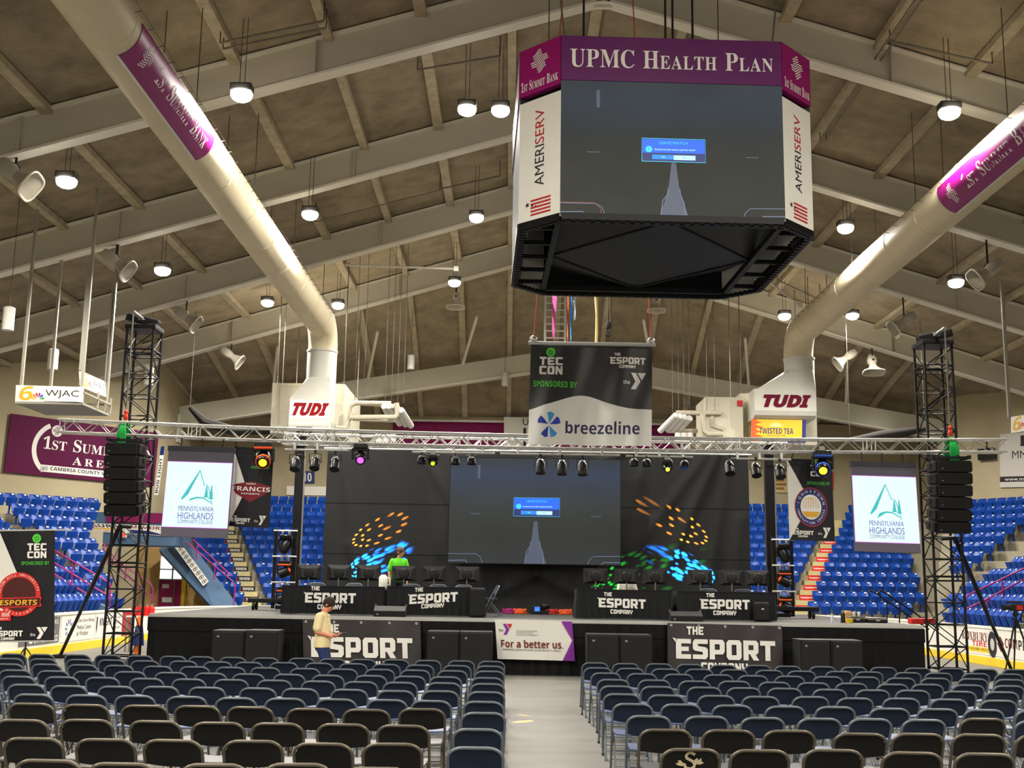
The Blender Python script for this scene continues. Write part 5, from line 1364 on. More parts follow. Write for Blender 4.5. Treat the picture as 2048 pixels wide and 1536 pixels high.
# ================================================================== overhead: scoreboard, banner, ducts, heaters, lamps, horns
m_duct = mat('cream_duct_paint', (216, 204, 174), 0.5, noise=.04, scale=.7, spec=.3)
m_unit = mat('white_sheet_metal', (204, 203, 194), 0.55, noise=.04)
m_pipe = mat('cream_lagged_pipe', (192, 186, 166), 0.6, noise=.08)
m_magenta = mat('magenta_sign', (140, 16, 98), .4)
m_upurple = mat('deep_purple_sign', (92, 24, 92), .35)
m_wire = mat('thin_steel', (84, 80, 72), .6, .2)
m_rope = mat('red_rope', (176, 62, 48), .7)

# ---- scoreboard
f0, f1 = P(1111, 433, Y=16.5), P(1564, 441, Y=16.5)
fw = (f1 - f0).length; HW = fw * 618 / 456 / 2; FH = fw / 2
sz0 = (f0.z + f1.z) / 2
sbc = V(((f0.x + f1.x) / 2, 16.5 + HW, sz0))
SB = thing('scoreboard', sbc, 'big eight sided scoreboard with a dark picture hanging over the floor', 'scoreboard', rz=math.radians(1.6))
zt1 = P(1337, 166, Y=16.5).z - sz0; zt2 = P(1337, 78, Y=16.5).z - sz0
CORN = [(-FH, -HW), (FH, -HW), (HW, -FH), (HW, FH), (FH, HW), (-FH, HW), (-HW, FH), (-HW, -FH)]
def facexf(k, dz=0.0):
    a, b = V((*CORN[k], 0)), V((*CORN[(k + 1) % 8], 0))
    u = (b - a).normalized(); n = u.cross(V((0, 0, 1)))
    return (lambda q: a + u * q.x + V((0, 0, 1)) * (q.y + dz) + n * q.z), (b - a).length
class SBFace:
    def __init__(s, k, z0, z1):
        s.xf, s.w = facexf(k, z0); s.h = z1 - z0; s.k = k
        o = V((0, 0, 0)); s.u = s.xf(V((1, 0, 0))) - s.xf(o); s.v = V((0, 0, 1)); s.root = SB
    def mb(s): return MB(s.xf)
    def put(s, mb, name, m, parent=None, smooth=False): return mb.build(name, m, parent or s.root, smooth)
m_sbscr = ramp_screen('scoreboard_picture', [(0, (64, 66, 58)), (.4, (60, 62, 54)), (.6, (56, 60, 60)), (.85, (60, 68, 78)), (1, (62, 68, 72))], 'Z', 1.0)
for k in (0, 2, 4, 6):
    s = SBFace(k, 0.02, zt1)
    s.put(s.mb().rect(0, 0, s.w, s.h, -.01, .12), 'screen_cabinet', m_black)
    if k == 0:
        m_old = m_scr; m_scr = m_sbscr; game_screen(s, 0.0, (.505, .49, .285, .135)); m_scr = m_old
        m = s.mb(); m.line([(0, s.h * .09), (s.w * .15, s.h * .09), (s.w * .175, s.h * .06), (s.w * .185, 0)], .012, .01); s.put(m, 'outline_red', g_red)
    else: s.put(s.mb().rect(0, 0, s.w, s.h, 0), 'picture', m_sbscr)
    b = SBFace(k, zt1, zt2)
    b.put(b.mb().rect(0, 0, b.w, b.h, .02, .1), 'header_panel', m_upurple)
    m = b.mb(); smallcaps(m, 'UPMC HEALTH PLAN', b.w * .04, b.h * .30, b.w * .92, b.h * .40, .025); b.put(m, 'lettering', m_lwhite)
for k in (1, 3, 5, 7):
    b = SBFace(k, zt1 - .06, zt2)
    b.put(b.mb().rect(0, 0, b.w, b.h, .02, .1), 'header_panel', m_magenta)
    m = b.mb(); smallcaps(m, '1ST SUMMIT BANK', b.w * .05, b.h * .10, b.w * .9, b.h * .2, .025); weave(m, b.w / 2, b.h * .64, b.h * .22, .026, .35); b.put(m, 'lettering', m_lwhite)
    s = SBFace(k, 0.0, zt1 - .16)
    s.put(s.mb().rect(0, 0, s.w, s.h, .0, .1), 'side_panel', m_white)
    m = s.mb(); text(m, 'AMERI', s.w * .5, s.h * .45, w=s.h * .33, h=s.w * .22, z=.004, rot=math.pi / 2, bold=.012); m.poly([(s.w * .22 + .05 * math.cos(a) * (1 if i % 2 else .4), s.h * .155 + .05 * math.sin(a) * (1 if i % 2 else .4)) for i, a in enumerate([math.pi * j / 5 for j in range(10)])], .004)
    m.disc(s.w * .34, s.h * .142, .022, .004, 5); m.disc(s.w * .42, s.h * .13, .018, .004, 5); s.put(m, 'lettering', m_ink)
    m = s.mb(); text(m, 'SERV', s.w * .5, s.h * .765, w=s.h * .28, h=s.w * .22, z=.004, rot=math.pi / 2, bold=.012)
    for j in range(5): m.rect(s.w * (.3 + .1 * (j < 3) * 0) + (0 if j > 2 else 0), s.h * (.06 + .028 * j), s.w * .78, s.h * (.074 + .028 * j), .004)
    s.put(m, 'red_lettering', mat('bank_red', (172, 34, 40), .5))
# open bottom: frame, cloth diamond, corrugated backs
m_tarp = mat('black_tarpaulin', (15, 16, 19), .5, noise=.1, spec=.4)
mb = MB()
for k in range(8):
    a, b = V((*CORN[k], .0)), V((*CORN[(k + 1) % 8], .0))
    mb.bar(a * .985, b * .985, .1, .1); mb.bar(a * .985 + V((0, 0, .45)), b * .985 + V((0, 0, .45)), .06, .06)
IX = HW * .74
for s_ in (-1, 1):
    mb.bar((s_ * IX, -HW * .97, .03), (s_ * IX, HW * .97, .03), .09, .1); mb.bar((-HW * .75, s_ * HW * .88, .03), (HW * .75, s_ * HW * .88, .03), .09, .1)
    for t in (-.7, -.35, 0, .35, .7): mb.bar((s_ * IX, t * HW, .03), (s_ * HW * .97, t * HW, .03), .06, .07)
    for t in (-.35, .35): mb.bar((t * HW, s_ * HW * .88, .03), (t * HW, s_ * HW * .97, .03), .06, .06)
    mb.bar((s_ * IX, -HW * .9, .05), (s_ * HW * .9, -HW * .5, .9), .05, .05)
mb.build('bottom_frame', m_blk, SB)
mb = MB(); hy = HW * .86
D = [(-IX, 0, .06), (0, -hy, .06), (IX, 0, .06), (0, hy, .06)]; K = [(-IX, -hy, .42), (IX, -hy, .42), (IX, hy, .42), (-IX, hy, .42)]
mb.add(D, [(3, 2, 1, 0)]); mb.add([D[0], D[1], K[0]], [(0, 1, 2)]); mb.add([D[1], D[2], K[1]], [(0, 1, 2)]); mb.add([D[2], D[3], K[2]], [(0, 1, 2)]); mb.add([D[3], D[0], K[3]], [(0, 1, 2)])
mb.build('bottom_cloth', m_tarp, SB)
mb = MB()
for a, b in ((0, 1), (1, 2), (2, 3), (3, 0)): mb.tube(V(D[a]) - V((0, 0, .01)), V(D[b]) - V((0, 0, .01)), .018, 6)
mb.build('cloth_hem', m_blk, SB)
for s_ in (-1, 1):
    mb = MB(); mb.grid(lambda u, v: V((s_ * (HW - .16 + .015 * math.sin(u * 140)), -FH + 2 * FH * u, .1 + (zt1 - .2) * v)), 120, 1)
    mb.build('corrugated_back', mat('corrugated_white', (208, 210, 206), .45), SB)
mb = MB()
for k in range(8):
    a, b = V((*CORN[k], -.03)), V((*CORN[(k + 1) % 8], -.03)); n_ = 22 if k % 2 == 0 else 8
    for j in range(n_):
        q = a.lerp(b, (j + .5) / n_); mb.box(q * .97, (.08, .08, .07))
mb.build('module_clip', m_blk, SB)
mb = MB(); mb.add([(x * .97, y * .97, zt2 - .04) for x, y in CORN], [tuple(range(8))]); mb.build('lid', m_blk, SB)
for i, (x, y) in enumerate(((-FH * .95, -HW * .9), (FH * .95, -HW * .9), (-FH * .9, HW * .85), (FH * .9, HW * .85))):
    zz = roofz(sbc.x + x, sbc.y + y) - sz0
    mb = MB(); mb.tube((x, y, zt2 - .05), (x - .12 * (1 if x < 0 else -1), y, zt2 + 1.0), .015, 5); mb.tube((x - .12 * (1 if x < 0 else -1), y, zt2 + 1.0), (x - .12 * (1 if x < 0 else -1), y, zz), .012, 5); mb.build('hanging_cable', m_wire, SB)
    MB().ell((x - .12 * (1 if x < 0 else -1), y, zt2 + 1.05), (.06, .06, .16), 8).build('hook', mat('hook_red', (150, 50, 40), .5), SB, True)
mb = MB(); [mb.tube((x, -HW * .5, zt2 - .05), (x, -HW * .5, ZR - sz0 - .3), .02, 5) for x in (-1.25, 0.1, .22, .55)]; mb.build('signal_cable', m_black, SB)

# ---- the tec con banner
s = vinyl([(1062, 686), (1306, 690), (1056, 888)], 'hanging_banner', 'big TEC CON banner with a white half reading breezeline, hung from red ropes', 'banner', None, 26.0, mat('black_tec_con_vinyl', (28, 28, 28), .38, spec=.5), .09)
W_, H_ = s.w, s.h
def bz(u, v): return .09 * (math.sin(u * 9 + 2 * v) * .5 + math.sin(u * 23 - 5 * v) * .25) * (1 - .3 * v) - .09
def drape(fn):
    """lay flat print on the rippled cloth"""
    mb = MB(); fn(mb)
    mb.v = [s.u * q.x + s.v * q.y + s.n * (q.z + bz(q.x / W_, q.y / H_)) for q in mb.v]
    return mb
def wh(mb):
    def f(u, v):
        top = .36 + .13 * math.exp(-((u - .42) / .25) ** 2) + .0 * u - .03 * max(0, .12 - u) * 8
        return V((u * W_, v * top * H_, .010))
    mb.grid(f, 60, 8)
s.put(drape(wh), 'white_half', mat('white_banner_half', (240, 240, 234), .5), None, True)
s.put(drape(lambda m: m.disc(W_ * .165, H_ * .92, W_ * .038, .012)), 'power_disc', m_green)
s.put(drape(lambda m: (m.ring(W_ * .165, H_ * .92, W_ * .013, W_ * .018, .018, 16, 120, 420), m.rect(W_ * .163, H_ * .92, W_ * .167, H_ * .945, .018))), 'power_symbol', m_ink)
s.put(drape(lambda m: (block(m, 'TEC', W_ * .075, H_ * .79, W_ * .19, H_ * .08, .012), block(m, 'CON', W_ * .075, H_ * .695, W_ * .19, H_ * .085, .012), esport_logo(m, W_ * .655, H_ * .81, W_ * .29, .012), ymca_logo(m, m, W_ * .825, H_ * .56, W_ * .125, H_ * .165, .012), text(m, 'the', W_ * .79, H_ * .63, w=W_ * .055, h=H_ * .04, z=.012, bold=.02))), 'lettering', m_lwhite)
s.put(drape(lambda m: text(m, 'SPONSORED BY', W_ * .21, H_ * .60, w=W_ * .36, h=H_ * .06, z=.012, bold=.015)), 'green_lettering', m_green)
s.put(drape(lambda m: text(m, 'breezeline', W_ * .60, H_ * .175, w=W_ * .60, h=H_ * .125, z=.014, bold=.018)), 'sponsor_lettering', mat('dark_indigo', (52, 50, 92), .5))
cx, cy, R0_ = W_ * .165, H_ * .195, W_ * .095
for i, (a, c) in enumerate(((80, (70, 160, 232)), (25, (52, 76, 190)), (-62, (70, 160, 232)), (-115, (44, 70, 176)), (152, (40, 64, 170)))):
    a = math.radians(a)
    pts = [(cx + r * R0_ * math.cos(a + t), cy + r * R0_ * math.sin(a + t) * 1.1) for r, t in ((.08, 0), (.7, -.34), (1.0, -.30), (1.04, .1), (.95, .36), (.6, .30))]
    s.put(drape(lambda m: m.poly(pts, .014 + .0004 * i)), 'petal', mat('petal_%d_%d' % (c[0], c[2]), c, .5))
mb = MB(); a, b = s.v * H_ - s.u * .06, s.v * H_ + s.u * (W_ + .06)
mb.tube(a, b, .045, 8); mb.build('top_pole', m_truss, s.root, True)
for t, dx, nm in ((.02, .18, 'rope'), (.985, -.12, 'rope')):
    q = s.v * H_ + s.u * (W_ * t)
    top = V((q.x + dx * 4, q.y + .0, roofz(s.O.x + q.x + dx * 4, 26) - s.O.z))
    MB().tube(q, top, .014, 5).build('rope', m_rope, s.root, True); MB().ell(q + V((0, 0, .1)), (.09, .06, .08), 8).build('knot', m_chrome, s.root, True)

# ---- long ducts
def duct(X, zc, r, yend, label, side, wrap):
    """round duct along the roof, bending down at its far end"""
    o = thing('air_duct', (X, yend, zc), label, 'duct', 'round ducts under the roof')
    n_ = 28
    pts = [V((0, -60 + yend * 0 + (60 - 0) * k / 12, 0)) for k in range(13)]
    pts = [p for p in pts]
    el = [V((0, .95 * math.sin(a), -.95 + .95 * math.cos(a))) for a in [math.pi / 2 * k / 6 for k in range(1, 7)]]
    mb = MB().path(pts[:], r, n_)
    for k in range(20): mb.lathe((0, -2.6 * k - 1.3, 0), [(r - .01, 0), (r + .010, .005), (r + .010, .045), (r - .01, .05)], n_, (0, 1, 0))
    mb.build('run', m_duct, o, True)
    MB().path([V((0, -.05, 0))] + [V((0, 0, 0))] + el + [el[-1] + V((0, 0, -.25))], r, n_).build('elbow', m_duct, o, True)
    mb = MB(); ang = math.radians(100) * side
    for k in range(78):
        y = -.7 * k - .3; q = V((-side * r * math.sin(abs(ang)) * -1 if False else side * r * math.sin(abs(ang)), y, -r * math.cos(ang)))
        mb.tube(q, q + V((side * .13, 0, .03)), .008, 4)
    q = V((side * (r * math.sin(abs(ang)) + .13), 0, -r * math.cos(ang) + .03)); mb.tube(q, q + V((0, -55, 0)), .006, 4)
    mb.build('side_wire', m_wire, o)
    for k in range(5):
        y = -6.0 * k - 2
        for s_ in (-.7, .7): MB().tube((s_ * r, y, r * .6), (s_ * r, y, roofz(X + s_ * r, yend + y) - zc), .012, 4).build('hanger_rod', m_wire, o)
    ya, yb, a0, a1 = wrap
    def xf(q):                                     # q.x along the duct from ya, q.y around from a0, q.z off the skin
        a = math.radians(a0) + q.y / r; y = (ya + q.x) if side > 0 else (yb - q.x)
        return V((side * (r + .015 + q.z) * math.sin(a), y - yend, -(r + .015 + q.z) * math.cos(a)))
    Lw = yb - ya; hw = math.radians(a1 - a0) * r
    mb = MB(xf); mb.grid(lambda u, v: V((u * Lw, v * hw, 0)), 8, 14); mb.grid(lambda u, v: V((u * Lw, v * hw, -.01)), 8, 14, True); wr = mb.build('sponsor_wrap', mat('magenta_wrap', (136, 12, 106), .4, spec=.3), o, True)
    mb = MB(); weave(mb, Lw * .12, hw * .52, hw * .28, .004); smallcaps(mb, '1ST SUMMIT BANK', Lw * .25, hw * .32, Lw * .68, hw * .40, .004)
    mb.v = [xf(q) for q in mb.v]; mb.build('lettering', m_lwhite, wr)
    mb = MB(xf); mb.rect(0, -.05, Lw, 0, .001); mb.build('white_edge', m_lwhite, wr)
    return o
ZD = 12.25
XL_, XR_ = -7.66, 11.55
duct(XL_, ZD, .58, 44.6, 'long cream duct with a magenta wrap, running above the plum sign side', 1, (20.2, 25.6, 18, 100))
duct(XR_, ZD, .58, 44.6, 'long cream duct with a magenta wrap, running above the tyre advert side', -1, (22.6, 28.5, 14, 100))
# ---- heater units at the duct ends
def unit(body, hop, collar, house, label, Yu=44.7, back=5.0):
    l, t, r_, b = body; a, c = P(l, b, Y=Yu), P(r_, t, Y=Yu)
    o = thing('heater_unit', (a.x, Yu, a.z), label, 'heater', 'white heaters at the duct ends')
    O = o.location.copy(); w_ = c.x - a.x; h = c.z - a.z
    mb = MB()
    pr = [(0, h), (0, .25 * h), (.08, .1 * h), (.3, 0), (1.5, 0), (1.5, h)]
    mb.add([(i * w_, y, z) for i in (0, 1) for y, z in pr], [(5, 4, 3, 2, 1, 0), (6, 7, 8, 9, 10, 11)] + [(k, (k + 1) % 6, 6 + (k + 1) % 6, 6 + k) for k in range(6)]); mb.build('casing', m_unit, o)
    cl, ct, cr, cb = collar; p, q = P(cl, cb, Y=Yu + .6) - O, P(cr, ct, Y=Yu + .6) - O
    mx = (XL_ if O.x < 0 else XR_) - O.x; rr = .595; q.z = max(q.z, ZD - 1.12 - O.z)
    mb = MB(); N = 24; vs = []; cy = .75
    hl, hr = P(hop[0], t, Y=Yu).x - O.x, P(hop[1], t, Y=Yu).x - O.x
    for k in range(N):
        a_ = 2 * math.pi * k / N + math.pi / 4; ca, sa = math.cos(a_), math.sin(a_); m_ = max(abs(ca), abs(sa))
        vs.append(V(((hl + hr) / 2 + (hr - hl) / 2 * ca / m_, cy + .74 * sa / m_, h)))
    for k in range(N):
        a_ = 2 * math.pi * k / N + math.pi / 4; vs.append(V((mx + rr * math.cos(a_), cy + rr * math.sin(a_), p.z)))
    mb.add(vs, [(k, (k + 1) % N, N + (k + 1) % N, N + k) for k in range(N)]); mb.build('hopper', m_unit, o, True)
    mb = MB(); mb.lathe((mx, cy, p.z - .02), [(rr, 0), (rr, q.z - p.z), (rr * 1.05, q.z - p.z + .03), (rr * 1.05, q.z - p.z + .1), (rr, q.z - p.z + .1)], N); mb.build('collar', m_unit, o, True)
    hl, ht, hr, hb = house; a, c = P(hl, hb, Y=Yu + 1.6) - O, P(hr, ht, Y=Yu + 1.6) - O
    MB().box(((a.x + c.x) / 2, 1.6 + back / 2, (a.z + c.z) / 2), (c.x - a.x, back, c.z - a.z)).build('housing', mat('cream_housing', (204, 199, 180), .6, noise=.05), o)
    for x in (a.x + .1, c.x - .1):
        for y in (2.0, 1.6 + back - .4): MB().tube((x, y, c.z), (x, y, roofz(O.x + x, Yu + y) - O.z), .02, 5).build('hanger_rod', m_wire, o)
    return o, w_, h, (a, c)
o, w_, h, (ha, hc) = unit((576, 799, 660, 866), (578, 660), (613, 712, 661, 757), (540, 768, 690, 866), 'white TUDI heater hanging under the duct on the plum sign side')
mb = MB(lambda q: V((q.x, -.012 - q.z, q.y))); mb.rect(.02, h * .42, w_ - .02, h * .98, 0); mb.build('sign_plate', m_lwhite, o)
mb = MB(lambda q: V((q.x, -.012 - q.z, q.y))); text(mb, 'TUDI', w_ / 2, h * .70, w=w_ * .86, h=h * .38, z=.006, bold=.07, fat=.05, shear=.35); mb.build('lettering', mat('tudi_red', (138, 20, 26), .6, spec=.1), o)
MB().box((w_ * .46, -.02, .12), (.42, .06, .26)).build('control_box', m_blk, o)
mb = MB(); mb.box((ha.x + .35, 1.58, hc.z - .9), (.03, .02, 1.6)); mb.box((ha.x + .8, 1.58, hc.z - .12), (.9, .02, .03)); mb.bbox((hc.x - .3, 1.5, ha.z + .8), (.6, .1, .9), .02); mb.build('access_panel', mat('cream_housing', (172, 167, 148), .6), o)
o, w_, h, (ha, hc) = unit((1510, 779, 1632, 835), (1514, 1632), (1578, 736, 1626, 742), (1482, 789, 1632, 888), 'white TUDI heater with a yellow tea poster hanging on the tyre advert side', back=3.0)
mb = MB(lambda q: V((q.x, -.012 - q.z, q.y))); text(mb, 'TUDI', w_ * .5, h * .58, w=w_ * .76, h=h * .44, z=.006, bold=.07, fat=.05, shear=.35); mb.build('lettering', mat('tudi_maroon', (96, 12, 40), .6, spec=.1), o)
o2 = P(1430, 880, Y=44.9) - o.location; mb = MB(); cxx = ha.x; mb.box((cxx - .75, 2.3, (ha.z + hc.z) / 2 - .1), (1.5, 2.4, hc.z - ha.z - .3)); mb.build('side_housing', mat('cream_housing', (172, 167, 148), .6), o)
MB().box((cxx + .0 - .12, 1.05, hc.z - .5), (.22, .05, .22)).build('alarm_box', m_red, o)
s = Sheet(P(1503, 838, Y=45.05), P(1612, 840, Y=45.05), P(1502, 884, Y=45.05), 'mounted_poster', 'yellow TWISTED TEA poster fixed under the heater on the tyre advert side', 'poster')
s.put(s.mb().rect(0, 0, s.w, s.h, 0, .03), 'panel', mat('poster_yellow', (236, 190, 44), .5))
mb = s.mb(); [mb.box((s.w * k, s.h + .12, -.03), (.06, .42, .02)) for k in (.15, .85)]; s.put(mb, 'bracket', m_wire)
m = s.mb(); m.rect(0, 0, s.w * .09, s.h, .003)
for k in range(5): m.poly([(s.w * .09, s.h * .2 * k), (s.w * (.2 + .03 * (k % 2)), s.h * (.2 * k + .05)), (s.w * .09, s.h * (.2 * k + .14))], .003)
s.put(m, 'flames', mat('poster_orange', (230, 92, 36), .5))
m = s.mb(); m.rect(s.w * .36, 0, s.w, s.h * .2, .004); m.poly([(s.w * .93, 0), (s.w, 0), (s.w, s.h), (s.w * .93, s.h)], .0035); text(m, 'TWISTED TEA', s.w * .46, s.h * .5, w=s.w * .62, h=s.h * .25, z=.005, bold=.04); text(m, 'HARD ICED TEA', s.w * .46, s.h * .3, w=s.w * .34, h=s.h * .06, z=.005); s.put(m, 'lettering', mat('poster_navy', (36, 32, 110), .5))
m = s.mb(); text(m, 'ORIGINAL', s.w * .52, s.h * .1, w=s.w * .28, h=s.h * .12, z=.007, bold=.03)
m.poly([(s.w * .45 + .2 * math.cos(a) * (1 if i % 2 else .5) * 1.6, s.h * .68 + .2 * math.sin(a) * (1.1 if i % 2 else .6)) for i, a in enumerate([math.pi * j / 16 for j in range(17)])], .004); s.put(m, 'sun_print', mat('poster_cream', (250, 232, 150), .5))
# ---- cream pipe work beside the heaters
def pipes(px, Yp, label, runs, rods, fins):
    c = P(*px, Y=Yp); o = thing('pipe_rack', c, label, 'pipes', 'cream pipe racks beside the heaters')
    for pl, r in runs: MB().path([P(a, b, Y=Yp + d) - c for a, b, d in pl], r, 9).build('pipe', m_pipe, o, True)
    for (a, b, d), (e, f, g) in fins: MB().tube(P(a, b, Y=Yp + d) - c, P(e, f, Y=Yp + g) - c, .13, 10).build('finned_tube', mat('white_tube', (214, 212, 208), .4), o, True)
    mb = MB()
    for x, y in rods:
        q = P(x, y, Y=Yp + .2); mb.tube(q - c, (q.x - c.x, q.y - c.y, roofz(q.x, q.y) - c.z), .009, 4)
    mb.build('hanger_rod', m_wire, o)
    return o
pipes((760, 830), 45.5, 'cream pipe rack beside the heater on the plum sign side',
      [([(693, 872, .2), (700, 812, .2), (712, 806, .2), (782, 807, .2)], .10), ([(700, 835, 0), (790, 834, 0), (794, 829, 0), (793, 806, 0)], .11), ([(705, 806, .5), (786, 812, .5)], .08), ([(706, 838, .8), (800, 842, 1.2)], .08), ([(671, 855, .1), (692, 855, .1), (704, 826, .1)], .09), ([(786, 812, 0), (806, 826, .4)], .1)],
      [(709, 806), (727, 805), (770, 804), (783, 803), (795, 803), (807, 806)], [((768, 812, 0), (782, 838, 1.0)), ((778, 812, 0), (800, 848, 1.2)), ((792, 812, 0), (812, 850, 1.2)), ((802, 820, 0), (822, 852, 1.2)), ((757, 864, .4), (758, 884, .4)), ((772, 866, .4), (772, 884, .4)), ((786, 866, .4), (786, 884, .4))])
pipes((1390, 850), 45.5, 'cream pipe rack beside the heater on the tyre advert side',
      [([(1352, 826, .2), (1442, 826, .2)], .10), ([(1405, 828, 0), (1408, 862, 0), (1416, 868, 0), (1446, 868, 0)], .11), ([(1424, 828, .3), (1424, 852, .3), (1446, 858, .3)], .1), ([(1334, 862, .8), (1395, 862, .8)], .09)],
      [(1345, 824), (1357, 824), (1368, 824), (1379, 824), (1414, 824), (1430, 824)], [((1352, 830, 0), (1320, 862, .8)), ((1362, 832, 0), (1334, 860, .8)), ((1371, 834, 0), (1346, 860, .8)), ((1380, 836, 0), (1358, 860, .8)), ((1356, 866, .4), (1356, 886, .4)), ((1368, 866, .4), (1368, 886, .4)), ((1380, 866, .4), (1380, 886, .4))])
# ---- high bay lamps
m_lamp = mat('lamp_housing', (66, 64, 62), .5)
g_lamp = glow('lamp_lens', (255, 247, 232), 30.0)
def lamp(p, label, visible=True):
    o = thing('high_bay_lamp', p, label, 'lamp', 'high bay lamps under the roof')
    MB().bbox((0, 0, .16), (.52, .36, .20), .05).build('housing', m_lamp, o)
    MB().lathe((0, 0, 0), [(.06, -.15), (.15, -.135), (.22, -.09), (.255, -.02), (.26, .04), (.24, .07)], 18).build('lens', g_lamp, o, True)
    mb = MB(); mb.box((0, 0, .27), (.1, .1, .05)); [mb.tube((i * .06, 0, .27), (i * .06, 0, roofz(p[0] + i * .06, p[1]) - p[2] - .04), .01, 5) for i in (-1, 1)]; mb.build('hanger', m_wire, o)
    ld = bpy.data.lights.new('lamp_light', 'SPOT'); ld.energy = LAMP_POWER * 4; ld.spot_size = math.radians(164); ld.spot_blend = .5; ld.shadow_soft_size = .22; ld.color = (1.0, .94, .84)
    lo = bpy.data.objects.new('lamp_light', ld); COL.objects.link(lo); lo.parent = o; lo.location = (0, 0, -.42)
    return o
def hangpt(px, py, dz):
    """the point on this ray that hangs dz under the sloping roof"""
    d = F_ + R_ * ((px - 1024) / FPX) + U_ * ((768 - py) / FPX)
    sg = 1 if px > 1180 else -1
    # z = ZR - dz - SL*sg*(x-X0)
    t = (ZR - dz + SL * sg * X0 - CAM.z) / (d.z + SL * sg * d.x)
    return CAM + d * t
LAMPS = [(483, 190, 'by the magenta wrap of the duct'), (133, 364, 'alone beside the horn at the roof edge'), (620, 430, 'in the duct\'s bend, inner side'), (325, 542, 'between two horns, under the third beam'), (535, 606, 'small one touching the duct elbow, outer side'), (676, 611, 'small one touching the duct elbow, inner side'),
         (934, 220, 'bright one just beside the scoreboard'), (1001, 222, 'half hidden by the scoreboard corner'), (953, 436, 'small one beside the scoreboard screen foot'), (909, 566, 'over the box horn beside the scoreboard'), (1125, 608, 'between the streamers under the scoreboard'),
         (1899, 226, 'big one by the far magenta wrap'), (1691, 457, 'inner side of the duct beyond the scoreboard'), (1912, 566, 'beside the horn outside the far duct'), (1569, 633, 'small one at the far duct elbow, inner side'), (1705, 632, 'small one at the far duct elbow, outer side')]
LP = []
for x, y, lb in LAMPS:
    p = hangpt(x, y, 2.0)
    if x in (535, 676, 1569, 1705):                 # these hang beyond the duct elbows
        k_ = 2.0
        while p.y < 47.2 and k_ > .8: k_ -= .1; p = hangpt(x, y, k_)
    LP.append(p)
    lamp(tuple(p), 'lit white high bay lamp, ' + lb)
for x in (-14, -6.3, 4.6, 11, 18.5):
    for y in (-10, -1, 8.0):
        if (x, y) == (4.6, 8.0): continue
        lamp((x, y, roofz(x, y) - 2.0), 'lit white high bay lamp over the floor behind the chairs')
# ---- horn loudspeakers
m_horn = mat('grey_horn', (168, 162, 148), .5, noise=.06)
def beampt(px, py):
    """where the ray passes just below one of the frames"""
    best = None
    for yb in FR:
        q = P(px, py, Y=yb); gap = ZR - 1.14 - SL * abs(q.x - X0) - q.z
        if gap > .25 and (best is None or gap < best[0]): best = (gap, q)
    return best[1] if best and best[0] < 2.2 else None
def horn(px, py, aim, label, s_=1.0, dz=2.0, box=False):
    p = beampt(px, py) or hangpt(px, py, dz); o = thing('horn_loudspeaker', p, label, 'loudspeaker', 'horn loudspeakers under the beams')
    t = V(aim).normalized(); M = t.to_track_quat('Z', 'Y').to_matrix()
    mb = MB()
    prof = [(-.5, .14, .14), (-.32, .22, .20), (-.1, .24, .20), (.05, .16, .14), (.2, .2, .18), (.36, .34, .26), (.5, .56, .36)]
    vs = []; n_ = 16
    for z, a, b in prof:
        for k in range(n_):
            c, q = math.cos(2 * math.pi * k / n_), math.sin(2 * math.pi * k / n_)
            vs.append(M @ V((a * s_ * math.copysign(abs(c) ** .6, c), b * s_ * math.copysign(abs(q) ** .6, q), z * s_)))
    fs = [(i * n_ + k, i * n_ + (k + 1) % n_, (i + 1) * n_ + (k + 1) % n_, (i + 1) * n_ + k) for i in range(len(prof) - 1) for k in range(n_)]
    fs.append(tuple(range(n_ - 1, -1, -1)))
    mb.add(vs, fs); mb.build('horn_body', m_horn, o, True)
    mb = MB(); vs2 = [M @ V((.54 * s_ * math.copysign(abs(math.cos(a)) ** .6, math.cos(a)), .34 * s_ * math.copysign(abs(math.sin(a)) ** .6, math.sin(a)), .49 * s_)) for a in [2 * math.pi * k / 24 for k in range(24)]]
    mb.path(vs2, .03 * s_, 5, True); mb.build('horn_lip', mat('pale_horn_lip', (206, 200, 186), .4), o, True)
    mb = MB(); mb.tube((0, 0, .1 * s_), (0, 0, roofz(p.x, p.y) - p.z - (1.1 if beampt(px, py) else .05)), .03, 6); mb.bbox((0, 0, .2 * s_), (.1, .34 * s_, .08), .02); mb.build('bracket', m_blk, o)
    return o
for x, y, a, lb, k in ((30, 348, (.80, .12, -.58), 'grey horn at the roof edge beside the first lamp', 1.05), (232, 524, (.80, .12, -.58), 'grey horn beside the lamp over the third beam', 1.0), (372, 634, (.80, .12, -.58), 'grey horn over the truss tower by the plum sign', 1.0), (462, 712, (.80, .12, -.58), 'grey horn between the tower and the heater', 1.0),
                        (1976, 542, (-.80, .12, -.58), 'grey horn by the lamp outside the far duct', 1.0), (1808, 644, (-.80, .12, -.58), 'grey horn over the far truss tower', 1.0), (1693, 716, (-.80, .12, -.58), 'paler grey horn below the far duct, first of a pair', 1.0), (1745, 728, (0, -.35, -.9), 'paler grey horn below the far duct, second of a pair', .9),
                        (912, 600, (0, -.25, -.95), 'grey box horn under the lamp beside the scoreboard', .75), (1312, 607, (0, -.25, -.95), 'grey box horn under the scoreboard above the banner rope', .75)):
    horn(x, y, a, lb, k, 2.2 if y < 640 else 4.0)
